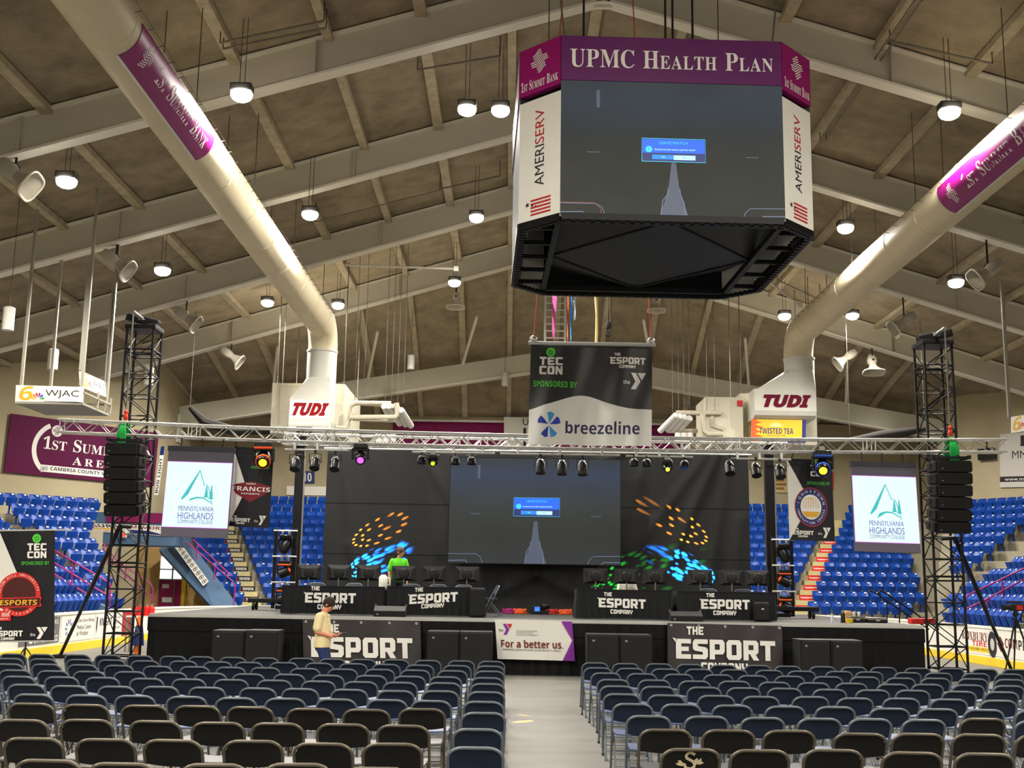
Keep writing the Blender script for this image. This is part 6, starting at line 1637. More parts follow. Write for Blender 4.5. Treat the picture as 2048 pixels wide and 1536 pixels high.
# ---- small hanging things: pendants, conduits, signs in frames, ladder, streamers
for x, y, lb in ((17, 637, 'white pendant can hanging beside the roof edge'), (106, 718, 'white pendant can above the hanging station sign'), (298, 752, 'white pendant can behind the truss tower'), (822, 724, 'white pendant can over the cream beam'), (1010, 758, 'white pendant can under the cream beam near the banner')):
    p = hangpt(x, y, 3.6)
    if x > 1000: p = P(x, y, Y=56.6)
    o = thing('pendant_can', p, lb, 'pendant', 'white pendant cans')
    MB().lathe((0, 0, -.35), [(.17, 0), (.17, .66), (.1, .7)], 14).build('can', m_unit, o, True); MB().tube((0, 0, .3), (0, 0, roofz(p.x, p.y) - p.z + .15), .01, 5).build('rod', m_wire, o)
def conduit(pts, dz, label, r=.03):
    q = [hangpt(a, b, dz) for a, b in pts]; o = thing('hanging_conduit', q[0], label, 'pipe', 'conduits under the roof')
    MB().path([k - q[0] for k in q], r, 6).build('tube', mat('grey_conduit', (112, 106, 94), .6), o, True)
    m_ = MB(); [m_.tube(k - q[0], k - q[0] + V((0, 0, roofz(k.x, k.y) - k.z)), .015, 4) for k in q]; m_.build('strap', m_wire, o)
conduit([(440, 86), (648, 42)], .5, 'upper grey conduit of a pair by the magenta wrap'); conduit([(446, 98), (652, 56)], .5, 'lower grey conduit of a pair by the magenta wrap')
conduit([(835, 140), (1000, 112)], .6, 'grey conduit meeting the scoreboard top corner'); conduit([(880, 378), (1000, 352)], .6, 'grey conduit meeting the scoreboard side'); conduit([(630, 444), (880, 380)], .7, 'thin grey conduit crossing under the panels', .02)
conduit([(1780, 82), (1985, 128)], .5, 'grey conduit above the far lamp'); conduit([(1830, 0), (1640, 280)], .45, 'bundle conduit following the panel strip beyond the scoreboard'); conduit([(1845, 0), (1652, 280)], .45, 'second bundle conduit following the panel strip'); conduit([(1555, 560), (1640, 600)], .7, 'short grey conduit by the far duct elbow')
def brace(a, b, Ya, Yb, label):
    p, q = P(*a, Y=Ya), P(*b, Y=Yb); o = thing('tie_rod', p, label, 'rod', 'tie rods between the beams'); MB().tube((0, 0, 0), q - p, .04, 6).build('rod', m_flange, o, True); MB().bbox(q - p, (.2, .2, .2), .03).build('end_plate', m_flange, o)
brace((690, 530), (912, 538), 42.4, 42.4, 'pale tie rod from the duct to the panel strip'); brace((1525, 555), (1600, 610), 42.4, 45, 'pale tie rod beside the far duct elbow')
m_post = mat('post_paint', (146, 142, 130), .6)
# station sign frame
yA = 33.0
a, b = P(30, 770, Y=yA), P(168, 774, Y=yA)
s = Sheet(P(32, 770, Y=yA), P(167, 774, Y=yA), P(30, 803, Y=yA), 'hanging_station_sign', 'white hanging sign with a gold 6 and WJAC facing the chairs', 'sign', 'station signs')
def station(s):
    s.put(s.mb().rect(0, 0, s.w, s.h, 0, .05), 'panel', m_white)
    m = s.mb(); text(m, 'WJAC', s.w * .69, s.h * .52, w=s.w * .5, h=s.h * .5, z=.004); m.rect(s.w * .42, s.h * .06, s.w * .95, s.h * .09, .003); s.put(m, 'lettering', m_ink)
    m = s.mb(); text(m, '6', s.w * .16, s.h * .52, w=s.w * .2, h=s.h * .86, z=.004, bold=.03, shear=.2); s.put(m, 'gold_six', m_gold)
    for k, c in enumerate(((226, 170, 40), (226, 110, 40), (196, 40, 50), (110, 50, 140), (50, 80, 170), (60, 150, 80))):
        a_ = math.radians(170 - 32 * k); m = s.mb(); q = (s.w * .335, s.h * .18); rr = s.h * .42
        m.poly([(q[0] + r_ * rr * math.cos(a_ + t), q[1] + r_ * rr * math.sin(a_ + t)) for r_, t in ((.2, 0), (.8, -.22), (1, 0), (.8, .22))], .004); s.put(m, 'feather', mat('feather_%d' % k, c, .5))
station(s)
O = s.root.location.copy(); wS = s.w
for x in (.1, wS - .1):
    for y in (.1, 2.2):
        q = O + V((x, y, 0)); MB().bar((x, y, 0), (x, y, roofz(q.x, q.y) - q.z), .08, .08, (0, 1, 0)).build('hanging_post', m_post, s.root)
mb = MB(); mb.box((wS / 2, 1.15, -.03), (wS, 2.3, .06)); mb.bar((0, 2.3, .3), (wS, 2.3, .3), .06, .06); mb.bar((wS, 0, .3), (wS, 2.3, .3), .05, .05); mb.bar((wS, 2.3, 0), (wS, 2.3, .5), .05, .05, (0, 1, 0)); mb.bar((wS, 1.2, 0), (wS, 1.2, .5), .05, .05, (0, 1, 0)); mb.build('platform', m_post, s.root)
yb_ = 35.2; s2 = Sheet(P(161, 741, Y=33.1), P(212, 764, Y=35.2), P(163, 774, Y=33.1), 'hanging_station_sign', 'white hanging sign with a gold 6 and WJAC seen at a slant', 'sign', 'station signs'); station(s2)
for q_ in (s2.v * s2.h, s2.U + s2.Wv): MB().bar(q_, q_ + V((0, 0, 3.0)), .08, .08, (0, 1, 0)).build('hanging_post', m_post, s2.root)
s3 = Sheet(P(2022, 834, Y=34.0), P(2100, 822, Y=33.0), P(2022, 866, Y=34.0), 'hanging_station_sign', 'white hanging sign with a gold 6 cut by the picture edge', 'sign', 'station signs'); station(s3)
mb = MB(); mb.bar(s3.v * s3.h + V((0, .1, 0)), s3.v * s3.h + V((0, .1, 4.2)), .09, .09, (0, 1, 0)); mb.bar(s3.U + s3.Wv + V((0, .1, 0)), s3.U + s3.Wv + V((0, .1, 4.2)), .09, .09, (0, 1, 0)); mb.build('hanging_post', m_post, s3.root)
# ladder, hook and streamers seen under the scoreboard
yl = 47.0
p = P(1110, 690, Y=yl); o = thing('roof_ladder', p, 'white ladder climbing to the roof behind the streamers', 'ladder'); zt = roofz(p.x, yl) - p.z
for s_ in (-.42, .42): MB().box((s_, 0, zt / 2), (.09, .06, zt)).build('side_rail', m_unit, o)
mb = MB(); [mb.tube((-.42, 0, .3 + .3 * k), (.42, 0, .3 + .3 * k), .035, 6) for k in range(int(zt / .3) - 1)]; mb.build('rung', m_unit, o)
MB().box((0, .04, zt - 1.3), (1.1, .05, 2.2)).build('guard_plate', m_unit, o)
for px0, px1, py, c, lb in ((1104, 1117, 676, (206, 96, 160), 'pink foil streamer hanging under the scoreboard'), (1140, 1146, 690, (60, 150, 230), 'thin blue foil streamer hanging under the scoreboard'), (1147, 1157, 640, (176, 190, 206), 'silver foil streamer hanging under the scoreboard'), (1134, 1139, 688, (196, 84, 56), 'thin rust streamer hanging under the scoreboard')):
    yy = 40.0; a, b = P(px0, py, Y=yy), P(px1, 560, Y=yy); zt = roofz(a.x, yy); w_ = b.x - a.x
    o = thing('hanging_streamer', a, lb, 'streamer', 'foil streamers')
    MB().grid(lambda u, v: V(((u * w_) * (.35 + .65 * min(1, v * 3)), .04 * math.sin(v * 40 + u * 3), v * (zt - a.z))), 4, 60).build('foil', mat('foil_%d' % c[0], c, .2, .5), o, True)
    MB().bbox((w_ / 2, 0, zt - a.z - .04), (w_ + .1, .06, .06), .01).build('clip', m_wire, o)
p = P(1217, 664, Y=38.0); o = thing('hanging_hook', p, 'black hoist hook on a chain under the scoreboard', 'hook')
mb = MB(); mb.tube((-.03, 0, .25), (-.03, 0, roofz(p.x, 38) - p.z), .014, 5); mb.tube((.05, 0, .25), (.05, 0, roofz(p.x, 38) - p.z), .014, 5); mb.build('chain', m_wire, o); mb = MB(); mb.bbox((0, 0, .22), (.2, .14, .24), .05); mb.path([(.0, 0, .1), (.0, 0, 0), (.07, 0, -.09), (0, 0, -.17), (-.08, 0, -.12), (-.08, 0, -.05)], .03, 6); mb.build('hook', m_blk, o, True)
p = P(1192, 700, Y=40.0); o = thing('hanging_strap', p, 'tan wrapped strap hanging beside the hoist hook', 'strap'); zt = roofz(p.x, 40) - p.z
MB().path([(.03 * math.sin(k), 0, zt * k / 12) for k in range(13)], [.05, .06, .05, .07, .05, .05, .06, .05, .05, .05, .05, .05, .05], 7).build('strap', mat('tan_strap', (196, 170, 120), .8), o, True); MB().ell((0, 0, zt - .1), (.08, .08, .08), 8).build('knot', mat('tan_strap', (196, 170, 120), .8), o, True)
# grey cloth swags over the corners behind the truss
for px, lb in (((380, 815), (410, 845), (470, 862), (560, 862)), 'dark cloth swag by the heater on the plum sign side'), (((1700, 880), (1760, 872), (1800, 866), (1850, 858)), 'dark cloth swag by the far truss tower'):
    pts = [P(*q, Y=47.5) for q in px]; o = thing('hanging_swag', pts[0], lb, 'cloth', 'dark cloth swags')
    MB().path([q - pts[0] for q in pts], [.1, .22, .2, .12], 9).build('roll', mat('dark_swag', (44, 42, 42), .8), o, True)
    m_ = MB(); [m_.tube(q - pts[0], q - pts[0] + V((0, 0, roofz(q.x, q.y) - q.z)), .012, 4) for q in pts[::3]]; m_.build('tie', m_wire, o)
# ================================================================== folding chairs in two blocks
def chair_meshes(wd, ht, black):
    hw = wd / 2 - .013; r = .0135
    frame_m = mat('bronze_chair_frame', (92, 86, 75), .4, .5) if black else mat('grey_chair_frame', (96, 102, 108), .42, .35)
    back_m = mat('black_chair_panel', (18, 17, 15), .5, spec=.3) if black else mat('navy_chair_panel', (22, 32, 48), .5, spec=.3)
    seat_m = mat('grey_chair_seat', (62, 62, 64), .45) if black else mat('blue_grey_chair_seat', (68, 82, 114), .42)
    def side(t):                                    # the long straight leg leaning back
        return V((0, .20 - .38 * t, ht * t))
    pts = []
    for k in range(6): p = side(.865 * k / 5); pts.append(V((-hw + .012 * (1 - k / 5), p.y, max(.01, p.z))))
    rc = .115
    for k in range(1, 7):
        a = math.pi / 2 * k / 6; p = side((ht * .865 + (ht - r - ht * .865) * math.sin(a)) / ht)
        pts.append(V((-hw + rc * (1 - math.cos(a)), p.y, p.z)))
    pts += [V((-q.x, q.y, q.z)) for q in reversed(pts)]
    fr = MB().path(pts, r, 7)
    bk = MB()
    zb0, zb1 = ht * .745, ht * .972
    def bp(u, v):
        s_ = u * 2 - 1; e_ = max(0.0, (abs(s_) - .5) / .5); zt = zb1 - .085 * (1 - math.sqrt(max(0.0, 1 - e_ * e_)))
        zbm = zb0 - .028 * (1 - s_ * s_)
        z = zbm + (zt - zbm) * v
        return V((s_ * (hw - .004), side(z / ht).y + .028 * (1 - s_ * s_) + .0, z))
    bk.grid(bp, 12, 3); bk.grid(lambda u, v: bp(u, v) + V((0, .008, 0)), 12, 3, True)
    st_ = MB()
    zs = .435
    def sp(u, v):
        s_ = u * 2 - 1; y = -.13 + .40 * v; k = 1 - (.18 * max(0, v - .7) / .3) ** 1
        return V((s_ * (hw - .035) * (k if v > .7 else 1), y, zs + .008 * s_ * s_ - .012 * max(0, (v - .8) / .2) + .01 * v))
    st_.grid(sp, 10, 8); st_.grid(lambda u, v: sp(u, v) - V((0, 0, .022)), 10, 8, True)
    rim = [sp(u, 0) for u in [i / 8 for i in range(9)]] + [sp(1, v) for v in [i / 6 for i in range(1, 7)]] + [sp(1 - u, 1) for u in [i / 8 for i in range(1, 9)]] + [sp(0, 1 - v) for v in [i / 6 for i in range(1, 6)]]
    st_.path([q - V((0, 0, .011)) for q in rim], .012, 5, True)
    lg = {}
    for s_ in (-1, 1):
        lg[s_] = MB().path([(s_ * (hw - .03), .14, zs - .02), (s_ * (hw - .03), .02, .32), (s_ * (hw - .025), -.25, .012)], r * .9, 6)
        lg[s_].box((s_ * (hw - .025), -.25, .012), (.034, .034, .024))
    xb = MB(); p = side(.17); xb.tube((-hw + .01, p.y, p.z), (hw - .01, p.y, p.z), .008, 6); xb.tube((-hw + .025, -.17, .105), (hw - .025, -.17, .105), .008, 6)
    p = side(.3); xb.tube((-hw, p.y, p.z), (hw, p.y, p.z), .008, 6)
    ft = MB(); [ft.bbox((s_ * (hw - .012), .2, .012), (.034, .036, .024), .006) for s_ in (-1, 1)]
    return [(fr, 'tube_frame', frame_m, True), (bk, 'backrest', back_m, True), (st_, 'seat', seat_m, True), (lg[-1], 'rear_leg', frame_m, True), (lg[1], 'rear_leg', frame_m, True), (xb, 'stretcher', frame_m, True), (ft, 'foot_cap', m_black, False)]
def chair_proto(wd, ht, black):
    o = thing('folding_chair', (0, 0, 0), 'x', 'chair', 'black folding chairs' if black else 'blue folding chairs')
    for mb, nm, m_, sm in chair_meshes(wd, ht, black): mb.build(nm, m_, o, sm)
    return o
ch_blue = chair_proto(.46, .765, False); ch_black = chair_proto(.485, .785, True)
remember(ch_blue)
used = set(); rnd = random.Random(11)
def put_chair(black, x, y, rz, label, group=None, z=0.0):
    src = ch_black if black else ch_blue
    if src.name in used: o = copy_tree(src)
    else: o = src; used.add(src.name)
    o.location = (x, y, z); o.rotation_euler = (0, 0, rz); o['label'] = label
    if group: o['group'] = group
    return o
ROWY = [19.9, 18.75, 17.6, 16.42, 15.4, 14.25, 13.1, 11.98, 10.66, 9.5, 8.32]
# first chair from the aisle and the spacing, measured row by row
LX = [-.27, -.27, -.27, -.27, -.26, -.25, -.25, -.24, -.25, -.24, -.23]
LPit = [.535, .54, .545, .545, .548, .55, .545, .555, .565, .57, .575]
RX = [1.46, 1.41, 1.45, 1.46, 1.41, 1.37, 1.37, 1.41, 1.40, 1.43, 1.52]
RPit = [.54, .54, .545, .545, .55, .555, .55, .55, .56, .57, .575]
emblem = None
for r, y in enumerate(ROWY):
    row = ORD[r] + ' row from the stage'
    for j in range(26):
        x = LX[r] - LPit[r] * j + (rnd.uniform(-.035, .035) if j else 0) - (.06 if (r >= 7 and j) else 0)
        if PX((x + .25, y, .6))[0] < -4: break
        bl = r >= 7 and j > 0
        c = 'black' if bl else 'blue'
        put_chair(bl, x, y + rnd.uniform(-.05, .05) * (1.6 if bl else 1), rnd.uniform(-.05, .05), '%s folding chair, %s, %s from the aisle, petal advert side' % (c, row, ORD[j]))
    for j in range(26):
        x = RX[r] + RPit[r] * j + (rnd.uniform(-.035, .035) if j else 0)
        if PX((x - .25, y, .6))[0] > 2054: break
        bl = r >= 8 or (r == 7 and j == 6)
        c = 'black' if bl else 'blue'
        o = put_chair(bl, x, y + rnd.uniform(-.05, .05) * (1.4 if bl else 1), rnd.uniform(-.05, .05), '%s folding chair, %s, %s from the aisle, tyre advert side' % (c, row, ORD[j]))
        if r == 9 and j == 0: emblem = o; o['label'] = 'black folding chair with a cream S emblem on its back, beside the aisle'
# the cream emblem on one back
mb = MB(lambda q: V((q.x, -.105 - .0 - q.y * .494 + .016 - q.z, .585 + q.y * 1.0)))
mb = MB()
def em(x, y): return V((x, .20 - .38 * ((.655 + y) / .785) + .021 * (1 - (x / .23) ** 2) - .004, .655 + y))
S_ = [(.035, .075), (.0, .092), (-.03, .08), (-.035, .05), (-.005, .035), (.03, .015), (.04, -.015), (.015, -.04), (-.025, -.035), (-.04, -.015)]
for (a, b), (c, d) in zip(S_[:-1], S_[1:]):
    dx, dy = c - a, d - b; l_ = math.hypot(dx, dy); nx_, ny_ = -dy / l_ * .011, dx / l_ * .011
    mb.add([em(a + nx_, b + ny_), em(a - nx_, b - ny_), em(c - nx_, d - ny_), em(c + nx_, d + ny_)], [(0, 1, 2, 3)])
for s_, pl in ((-1, [(-.03, .0), (-.06, .012), (-.075, .03), (-.10, .025), (-.088, .01), (-.115, .005), (-.095, -.012), (-.06, -.018), (-.03, -.012)]), (1, [(.03, .03), (.055, .05), (.065, .03), (.085, .05), (.09, .02), (.11, .01), (.08, -.005), (.04, .0)])):
    mb.add([em(a, b) for a, b in pl], [tuple(range(len(pl)))])
mb.build('emblem', mat('cream_emblem', (196, 184, 148), .6), emblem)
# chairs on the stage behind the desks
for px, rz, lb in ((633, .1, 'behind the first desk, outer end'), (706, -.1, 'behind the first desk, jug end'), (824, .1, 'behind the second desk, by the lime shirt'), (876, 0, 'behind the second desk, middle'), (926, -.1, 'behind the second desk, loudspeaker end'), (1420, .1, 'behind the far desk, inner end'), (1487, -.1, 'behind the far desk, outer end')):
    p = P(px, 1168, Y=29.75); put_chair(False, p.x, 29.75, math.pi + rz, 'blue folding chair on the stage ' + lb, 'folding chairs on the stage', ST)
p = P(972, 1224, Y=29.0); put_chair(False, p.x + .12, 29.2, math.pi / 2 + .2, 'grey blue folding chair turned sideways at the end of the second desk', 'folding chairs on the stage', ST)

# ================================================================== people
m_skin = mat('ruddy_skin', (196, 128, 98), .55); m_skin2 = mat('pale_skin', (206, 150, 122), .55)  # two even skin colours, one ruddy and one pale
m_hair = mat('dark_brown_hair', (40, 27, 20), .7, noise=.4, scale=60, bump=.6, stretch=(1, 1, .2)); m_hair2 = mat('brown_hair', (84, 60, 44), .6)
def limb(mb, pts, rs, n=14, ex=1.0):
    """tapering limb with rounded ends"""
    P3 = [V(p) for p in pts]; out = []; rr = []
    for i in range(len(P3) - 1):
        for k in range(5):
            t = k / 5; out.append(P3[i].lerp(P3[i + 1], t)); rr.append(rs[i] + (rs[i + 1] - rs[i]) * (t * t * (3 - 2 * t)))
    out.append(P3[-1]); rr.append(rs[-1])
    mb.path(out, rr, n, False, ex); mb.ell(P3[0], (rs[0],) * 3, n); mb.ell(P3[-1], (rs[-1],) * 3, n)
def loft(mb, rows, n=22):
    """closed trunk through oval rings (centre x, centre y, z, half depth x, half width y)"""
    vs = [V((cx + rx * math.cos(2 * math.pi * k / n), cy + ry * math.sin(2 * math.pi * k / n), z)) for cx, cy, z, rx, ry in rows for k in range(n)]
    fs = [(i * n + k, i * n + (k + 1) % n, (i + 1) * n + (k + 1) % n, (i + 1) * n + k) for i in range(len(rows) - 1) for k in range(n)]
    fs.append(tuple(range(n - 1, -1, -1))); fs.append(tuple((len(rows) - 1) * n + k for k in range(n)))
    return mb.add(vs, fs)
def fuse(o, vox, it=4):
    """one continuous skin over the overlapping volumes"""
    r = o.modifiers.new('skin', 'REMESH'); r.mode = 'VOXEL'; r.voxel_size = vox; r.use_smooth_shade = True
    s_ = o.modifiers.new('smooth', 'SMOOTH'); s_.factor = .5; s_.iterations = it
    return o
def hand(mb, w, d, palm, curl, side=1, s_=1.0):
    """palm, four bent fingers and a thumb: w wrist point, d finger direction, palm = palm normal"""
    w = V(w); d = V(d).normalized(); n = V(palm).normalized(); a = d.cross(n).normalized() * side
    c = w + d * .05 * s_
    M = Matrix((a, d, n)).transposed()
    mb.ell(c, (.042 * s_, .055 * s_, .017 * s_), 10, M)
    for i, (off, ln) in enumerate(((-.03, .062), (-.010, .074), (.010, .07), (.029, .056))):
        b = w + d * .092 * s_ + a * off * s_; cu = curl * (1 + .12 * i)
        d1 = (d * math.cos(cu * .5) + n * math.sin(cu * .5)); d2 = (d * math.cos(cu * 1.2) + n * math.sin(cu * 1.2)); d3 = (d * math.cos(cu * 1.8) + n * math.sin(cu * 1.8))
        q1 = b + d1 * ln * .45 * s_; q2 = q1 + d2 * ln * .33 * s_; q3 = q2 + d3 * ln * .25 * s_
        mb.path([b - d * .01, b, q1, q2, q3], [.0095 * s_, .0095 * s_, .009 * s_, .0085 * s_, .0065 * s_], 7); mb.ell(q3, (.0068 * s_,) * 3, 6)
    tb = w + d * .03 * s_ - a * .036 * s_; t1 = tb + (d * .6 - a * .6 + n * .35).normalized() * .04 * s_; t2 = t1 + (d * .9 - a * .1 + n * .5).normalized() * .032 * s_
    mb.path([tb, t1, t2], [.014 * s_, .011 * s_, .008 * s_], 7); mb.ell(t2, (.008 * s_,) * 3, 6)
def head(o, c, fwd, up, skin_mb, hair, hair_m, cap=None, glasses=False, name_hair='hair'):
    """head volumes go into the body; eyes, brows, mouth and hair are parts"""
    c = V(c); f = V(fwd).normalized(); u = (V(up) - f * V(up).dot(f)).normalized(); l = u.cross(f).normalized()
    M = Matrix((l, f, u)).transposed(); at = lambda x, y, z: c + l * x + f * y + u * z
    skin_mb.ell(at(0, -.005, .03), (.074, .095, .095), 16, M); skin_mb.ell(at(0, .02, -.045), (.058, .068, .075), 14, M); skin_mb.ell(at(0, .055, -.09), (.03, .028, .022), 10, M)
    skin_mb.ell(at(0, .085, .035), (.055, .014, .012), 8, M); skin_mb.path([at(0, .092, .02), at(0, .106, -.005), at(0, .116, -.024)], [.011, .013, .016], 8); skin_mb.ell(at(0, .108, -.03), (.018, .012, .01), 8, M)
    skin_mb.ell(at(0, .088, -.06), (.026, .012, .008), 8, M); skin_mb.ell(at(0, .086, -.07), (.022, .012, .007), 8, M)
    for s_ in (-1, 1): skin_mb.ell(at(s_ * .076, -.012, -.005), (.012, .022, .034), 8, M); skin_mb.ell(at(s_ * .045, .07, -.02), (.022, .02, .02), 8, M)
    e = MB()
    for s_ in (-1, 1): e.ell(at(s_ * .031, .084, .012), (.013, .008, .008), 8, M)
    e.build('eye', mat('eye_white', (214, 206, 196), .3), o, True)
    e = MB()
    for s_ in (-1, 1): e.ell(at(s_ * .031, .091, .012), (.006, .004, .0065), 8, M)
    e.build('iris', mat('dark_iris', (36, 26, 20), .3), o, True)
    e = MB()
    for s_ in (-1, 1): e.path([at(s_ * .014, .098, .03), at(s_ * .032, .097, .036), at(s_ * .05, .085, .03)], [.004, .005, .003], 6)
    e.build('eyebrow', hair_m, o, True)
    MB().path([at(-.022, .094, -.066), at(0, .100, -.064), at(.022, .094, -.066)], [.003, .004, .003], 6).build('mouth', mat('lip', (150, 78, 66), .5), o, True)
    h = MB()
    def hp(a, b):
        # a around, b from crown to hem
        th = 2 * math.pi * a; fr = max(0, math.cos(th)); ph = (.50 + (.30 * (1 - fr) if hair == 'short' else .36 * (1 - fr))) * math.pi * b
        j = 1 + .035 * math.sin(th * 9 + b * 7) + .03 * math.sin(th * 17 + b * 4) * b
        return at(.087 * math.sin(ph) * math.sin(th) * j, -.010 + .110 * math.sin(ph) * math.cos(th) * j, .034 + .114 * math.cos(ph) * j)
    h.grid(hp, 48, 9, True); h.build(name_hair, hair_m, o, True)
    if cap:
        k = MB(); k.grid(lambda a, b: at(.088 * math.sin(b * 1.5) * math.sin(a * 6.2832), -.004 + .108 * math.sin(b * 1.5) * math.cos(a * 6.2832), .04 + .112 * math.cos(b * 1.5)), 24, 7, True)
        k.grid(lambda a, b: at((a * 2 - 1) * .075 * (1 - .2 * b), .09 + .075 * b * (1 - (a * 2 - 1) ** 2 * .5), .048 - .01 * b), 8, 3); k.build('cap', cap, o, True)
    if glasses:
        g = MB()
        for s_ in (-1, 1): g.path([at(s_ * .031 + .019 * math.cos(t), .1, .012 + .014 * math.sin(t)) for t in [6.2832 * i / 10 for i in range(10)]], .002, 4, True); g.tube(at(s_ * .05, .098, .016), at(s_ * .078, -.005, .014), .002, 4)
        g.build('glasses', m_black, o, True)
def shoe(o, a, f):
    a = V(a); f = V(f).normalized(); M = Matrix((V((-f.y, f.x, 0)), f, V((0, 0, 1)))).transposed(); mb = MB()
    mb.ell(a + f * .05 + V((0, 0, .045)), (.045, .14, .05), 12, M); mb.ell(a + V((0, 0, .075)), (.042, .06, .05), 12, M); mb.bbox(a + f * .05 + V((0, 0, .012)), (.085, .27, .024), .01, M=M)
    mb.build('shoe', mat('brown_shoe', (70, 50, 36), .5), o, True)
# ---- man in the cream polo shirt, looking down at a phone, facing along +X
p = P(655, 1200, Y=21.4)
o = thing('person', (p.x - .05, 21.4, 0), 'man in a cream polo shirt and blue jeans looking down at a phone', 'person', None, -.12)
sk = MB()
loft(sk, [(-.02, 0, .88, .10, .15), (-.01, 0, 1.0, .115, .16), (.0, 0, 1.15, .11, .16), (-.02, 0, 1.36, .10, .17), (-.03, 0, 1.43, .06, .10)]); limb(sk, [(-.03, 0, 1.42), (.035, 0, 1.53)], [.062, .056])
for s_, kn, fo in ((1, (.08, .1, .52), (.14, .1, .09)), (-1, (.10, -.1, .54), (-.06, -.1, .09))): limb(sk, [(0, s_ * .09, .95), kn, fo], [.085, .056, .04]); 
for s_ in (1, -1):
    limb(sk, [(-.04, s_ * .185, 1.40), (-.06, s_ * .235, 1.13), (.19, s_ * .12, 1.05)], [.056, .043, .030])
    hand(sk, (.19, s_ * .12, 1.05), (1, -s_ * .5, .15), (0, -s_ * .45, .9), .6, s_)
head(o, (.075, 0, 1.61), (.86, 0, -.5), (.5, 0, .86), sk, 'short', m_hair)
fuse(sk.build('body', m_skin, o), .0055)
sh = MB()
loft(sh, [(-.015, 0, .85, .150, .20), (-.01, 0, .95, .150, .195), (.005, 0, 1.10, .148, .19), (.0, 0, 1.22, .138, .19), (-.02, 0, 1.34, .128, .20), (-.03, 0, 1.42, .105, .185), (-.03, 0, 1.47, .075, .09)])
for s_ in (1, -1): limb(sh, [(-.035, s_ * .165, 1.39), (-.058, s_ * .222, 1.20)], [.084, .078])
fuse(sh.build('polo_shirt', mat('cream_polo', (214, 196, 150), .8, noise=.05, scale=8, bump=.15), o), .009, 5)
mb = MB(); mb.path([(-.03 + .075 * math.cos(a), .075 * math.sin(a), 1.455 + .012 * math.cos(a)) for a in [2 * math.pi * k / 16 for k in range(16)]], .022, 7, True); mb.path([(.075, -.03, 1.44), (.105, -.05, 1.40)], .012, 5); mb.path([(.075, .03, 1.44), (.105, .05, 1.40)], .012, 5); mb.build('collar', mat('cream_polo', (220, 206, 166), .8), o, True)
je = MB()
loft(je, [(-.01, 0, .80, .12, .165), (-.02, 0, .9, .13, .17), (-.02, 0, 1.0, .125, .165)])
for s_, kn, fo in ((1, (.08, .1, .52), (.13, .1, .12)), (-1, (.10, -.1, .54), (-.05, -.1, .12))): limb(je, [(0, s_ * .085, .88), kn, fo], [.098, .080, .066])
fuse(je.build('jeans', mat('blue_jeans', (32, 44, 84), .8, noise=.15, scale=14), o), .009, 4)
shoe(o, (.14, .1, 0), (1, .1, 0)); shoe(o, (-.06, -.1, 0), (1, -.1, 0))
MB().bbox((.16, -.0, 1.16), (.012, .10, .06), .004).build('name_badge', m_lwhite, o)
ph = thing('mobile_phone', o.location + Matrix.Rotation(-.12, 3, 'Z') @ V((.36, 0, 1.105)), 'mobile phone held at the waist by the man in the cream polo', 'phone')
Mx = Matrix.Rotation(-.12, 3, 'Z') @ Matrix.Rotation(-.25, 3, 'Y'); MB().bbox((0, 0, 0), (.15, .075, .010), .004, M=Mx).build('case', m_black, ph); MB().box(Mx @ V((0, 0, .0056)), (.138, .066, .001), M=Mx).build('display', glow('phone_glow', (190, 200, 210), .8), ph)
# ---- person in the lime shirt behind the second desk, head turned towards the big screen
p = P(800, 1096, Y=30.4)
o = thing('person', (p.x - .02, 30.4, ST), 'person with short hair and glasses in a lime green shirt behind the second desk', 'person', None, .15)
sk = MB(); zt_ = p.z - ST
k_ = zt_ / 1.72
def z_(v): return v * k_
loft(sk, [(0, 0, z_(.86), .15, .10), (0, 0, z_(1.0), .155, .11), (0, 0, z_(1.15), .15, .105), (0, 0, z_(1.34), .165, .10), (0, 0, z_(1.41), .10, .06)]); limb(sk, [(0, .0, z_(1.38)), (.01, -.02, z_(1.5))], [.058, .052])
for s_ in (1, -1):
    limb(sk, [(s_ * .09, 0, z_(.93)), (s_ * .1, -.02, z_(.5)), (s_ * .1, 0, z_(.08))], [.085, .055, .04])
    limb(sk, [(s_ * .185, 0, z_(1.37)), (s_ * .235, .01, z_(1.10)), (s_ * .23, -.06, z_(.86))], [.052, .041, .028]); hand(sk, (s_ * .23, -.06, z_(.86)), (0, -.3, -1), (-s_, 0, 0), .5, s_)
head(o, (.03, -.04, z_(1.60)), (.85, -.5, -.12), (0, 0, 1), sk, 'short', m_hair2, None, True)
fuse(sk.build('body', m_skin2, o), .0065)
sh = MB(); loft(sh, [(0, 0, z_(.84), .185, .135), (0, 0, z_(1.0), .18, .135), (0, 0, z_(1.2), .185, .13), (0, 0, z_(1.33), .195, .12), (0, 0, z_(1.40), .175, .095), (0, 0, z_(1.45), .09, .07)])
for s_ in (1, -1): limb(sh, [(s_ * .165, 0, z_(1.37)), (s_ * .225, .005, z_(1.17))], [.072, .068])
sh.v = [V((q.x * (1.0), q.y, q.z)) for q in sh.v]
fuse(sh.build('shirt', mat('lime_shirt', (96, 214, 44), .8, noise=.05, bump=.1), o), .009, 5)
mb = MB(lambda q: V((q.x, -.148, z_(1.19) + q.y))); text(mb, 'TEC', .06, 0, w=.17, h=.06, bold=.05, shear=.15); mb.build('lettering', m_ink, o)
je = MB(); loft(je, [(0, 0, z_(.78), .16, .115), (0, 0, z_(.88), .165, .12), (0, 0, z_(.97), .16, .12)])
for s_ in (1, -1): limb(je, [(s_ * .085, 0, z_(.92)), (s_ * .1, -.02, z_(.5)), (s_ * .1, 0, z_(.1))], [.1, .075, .06])
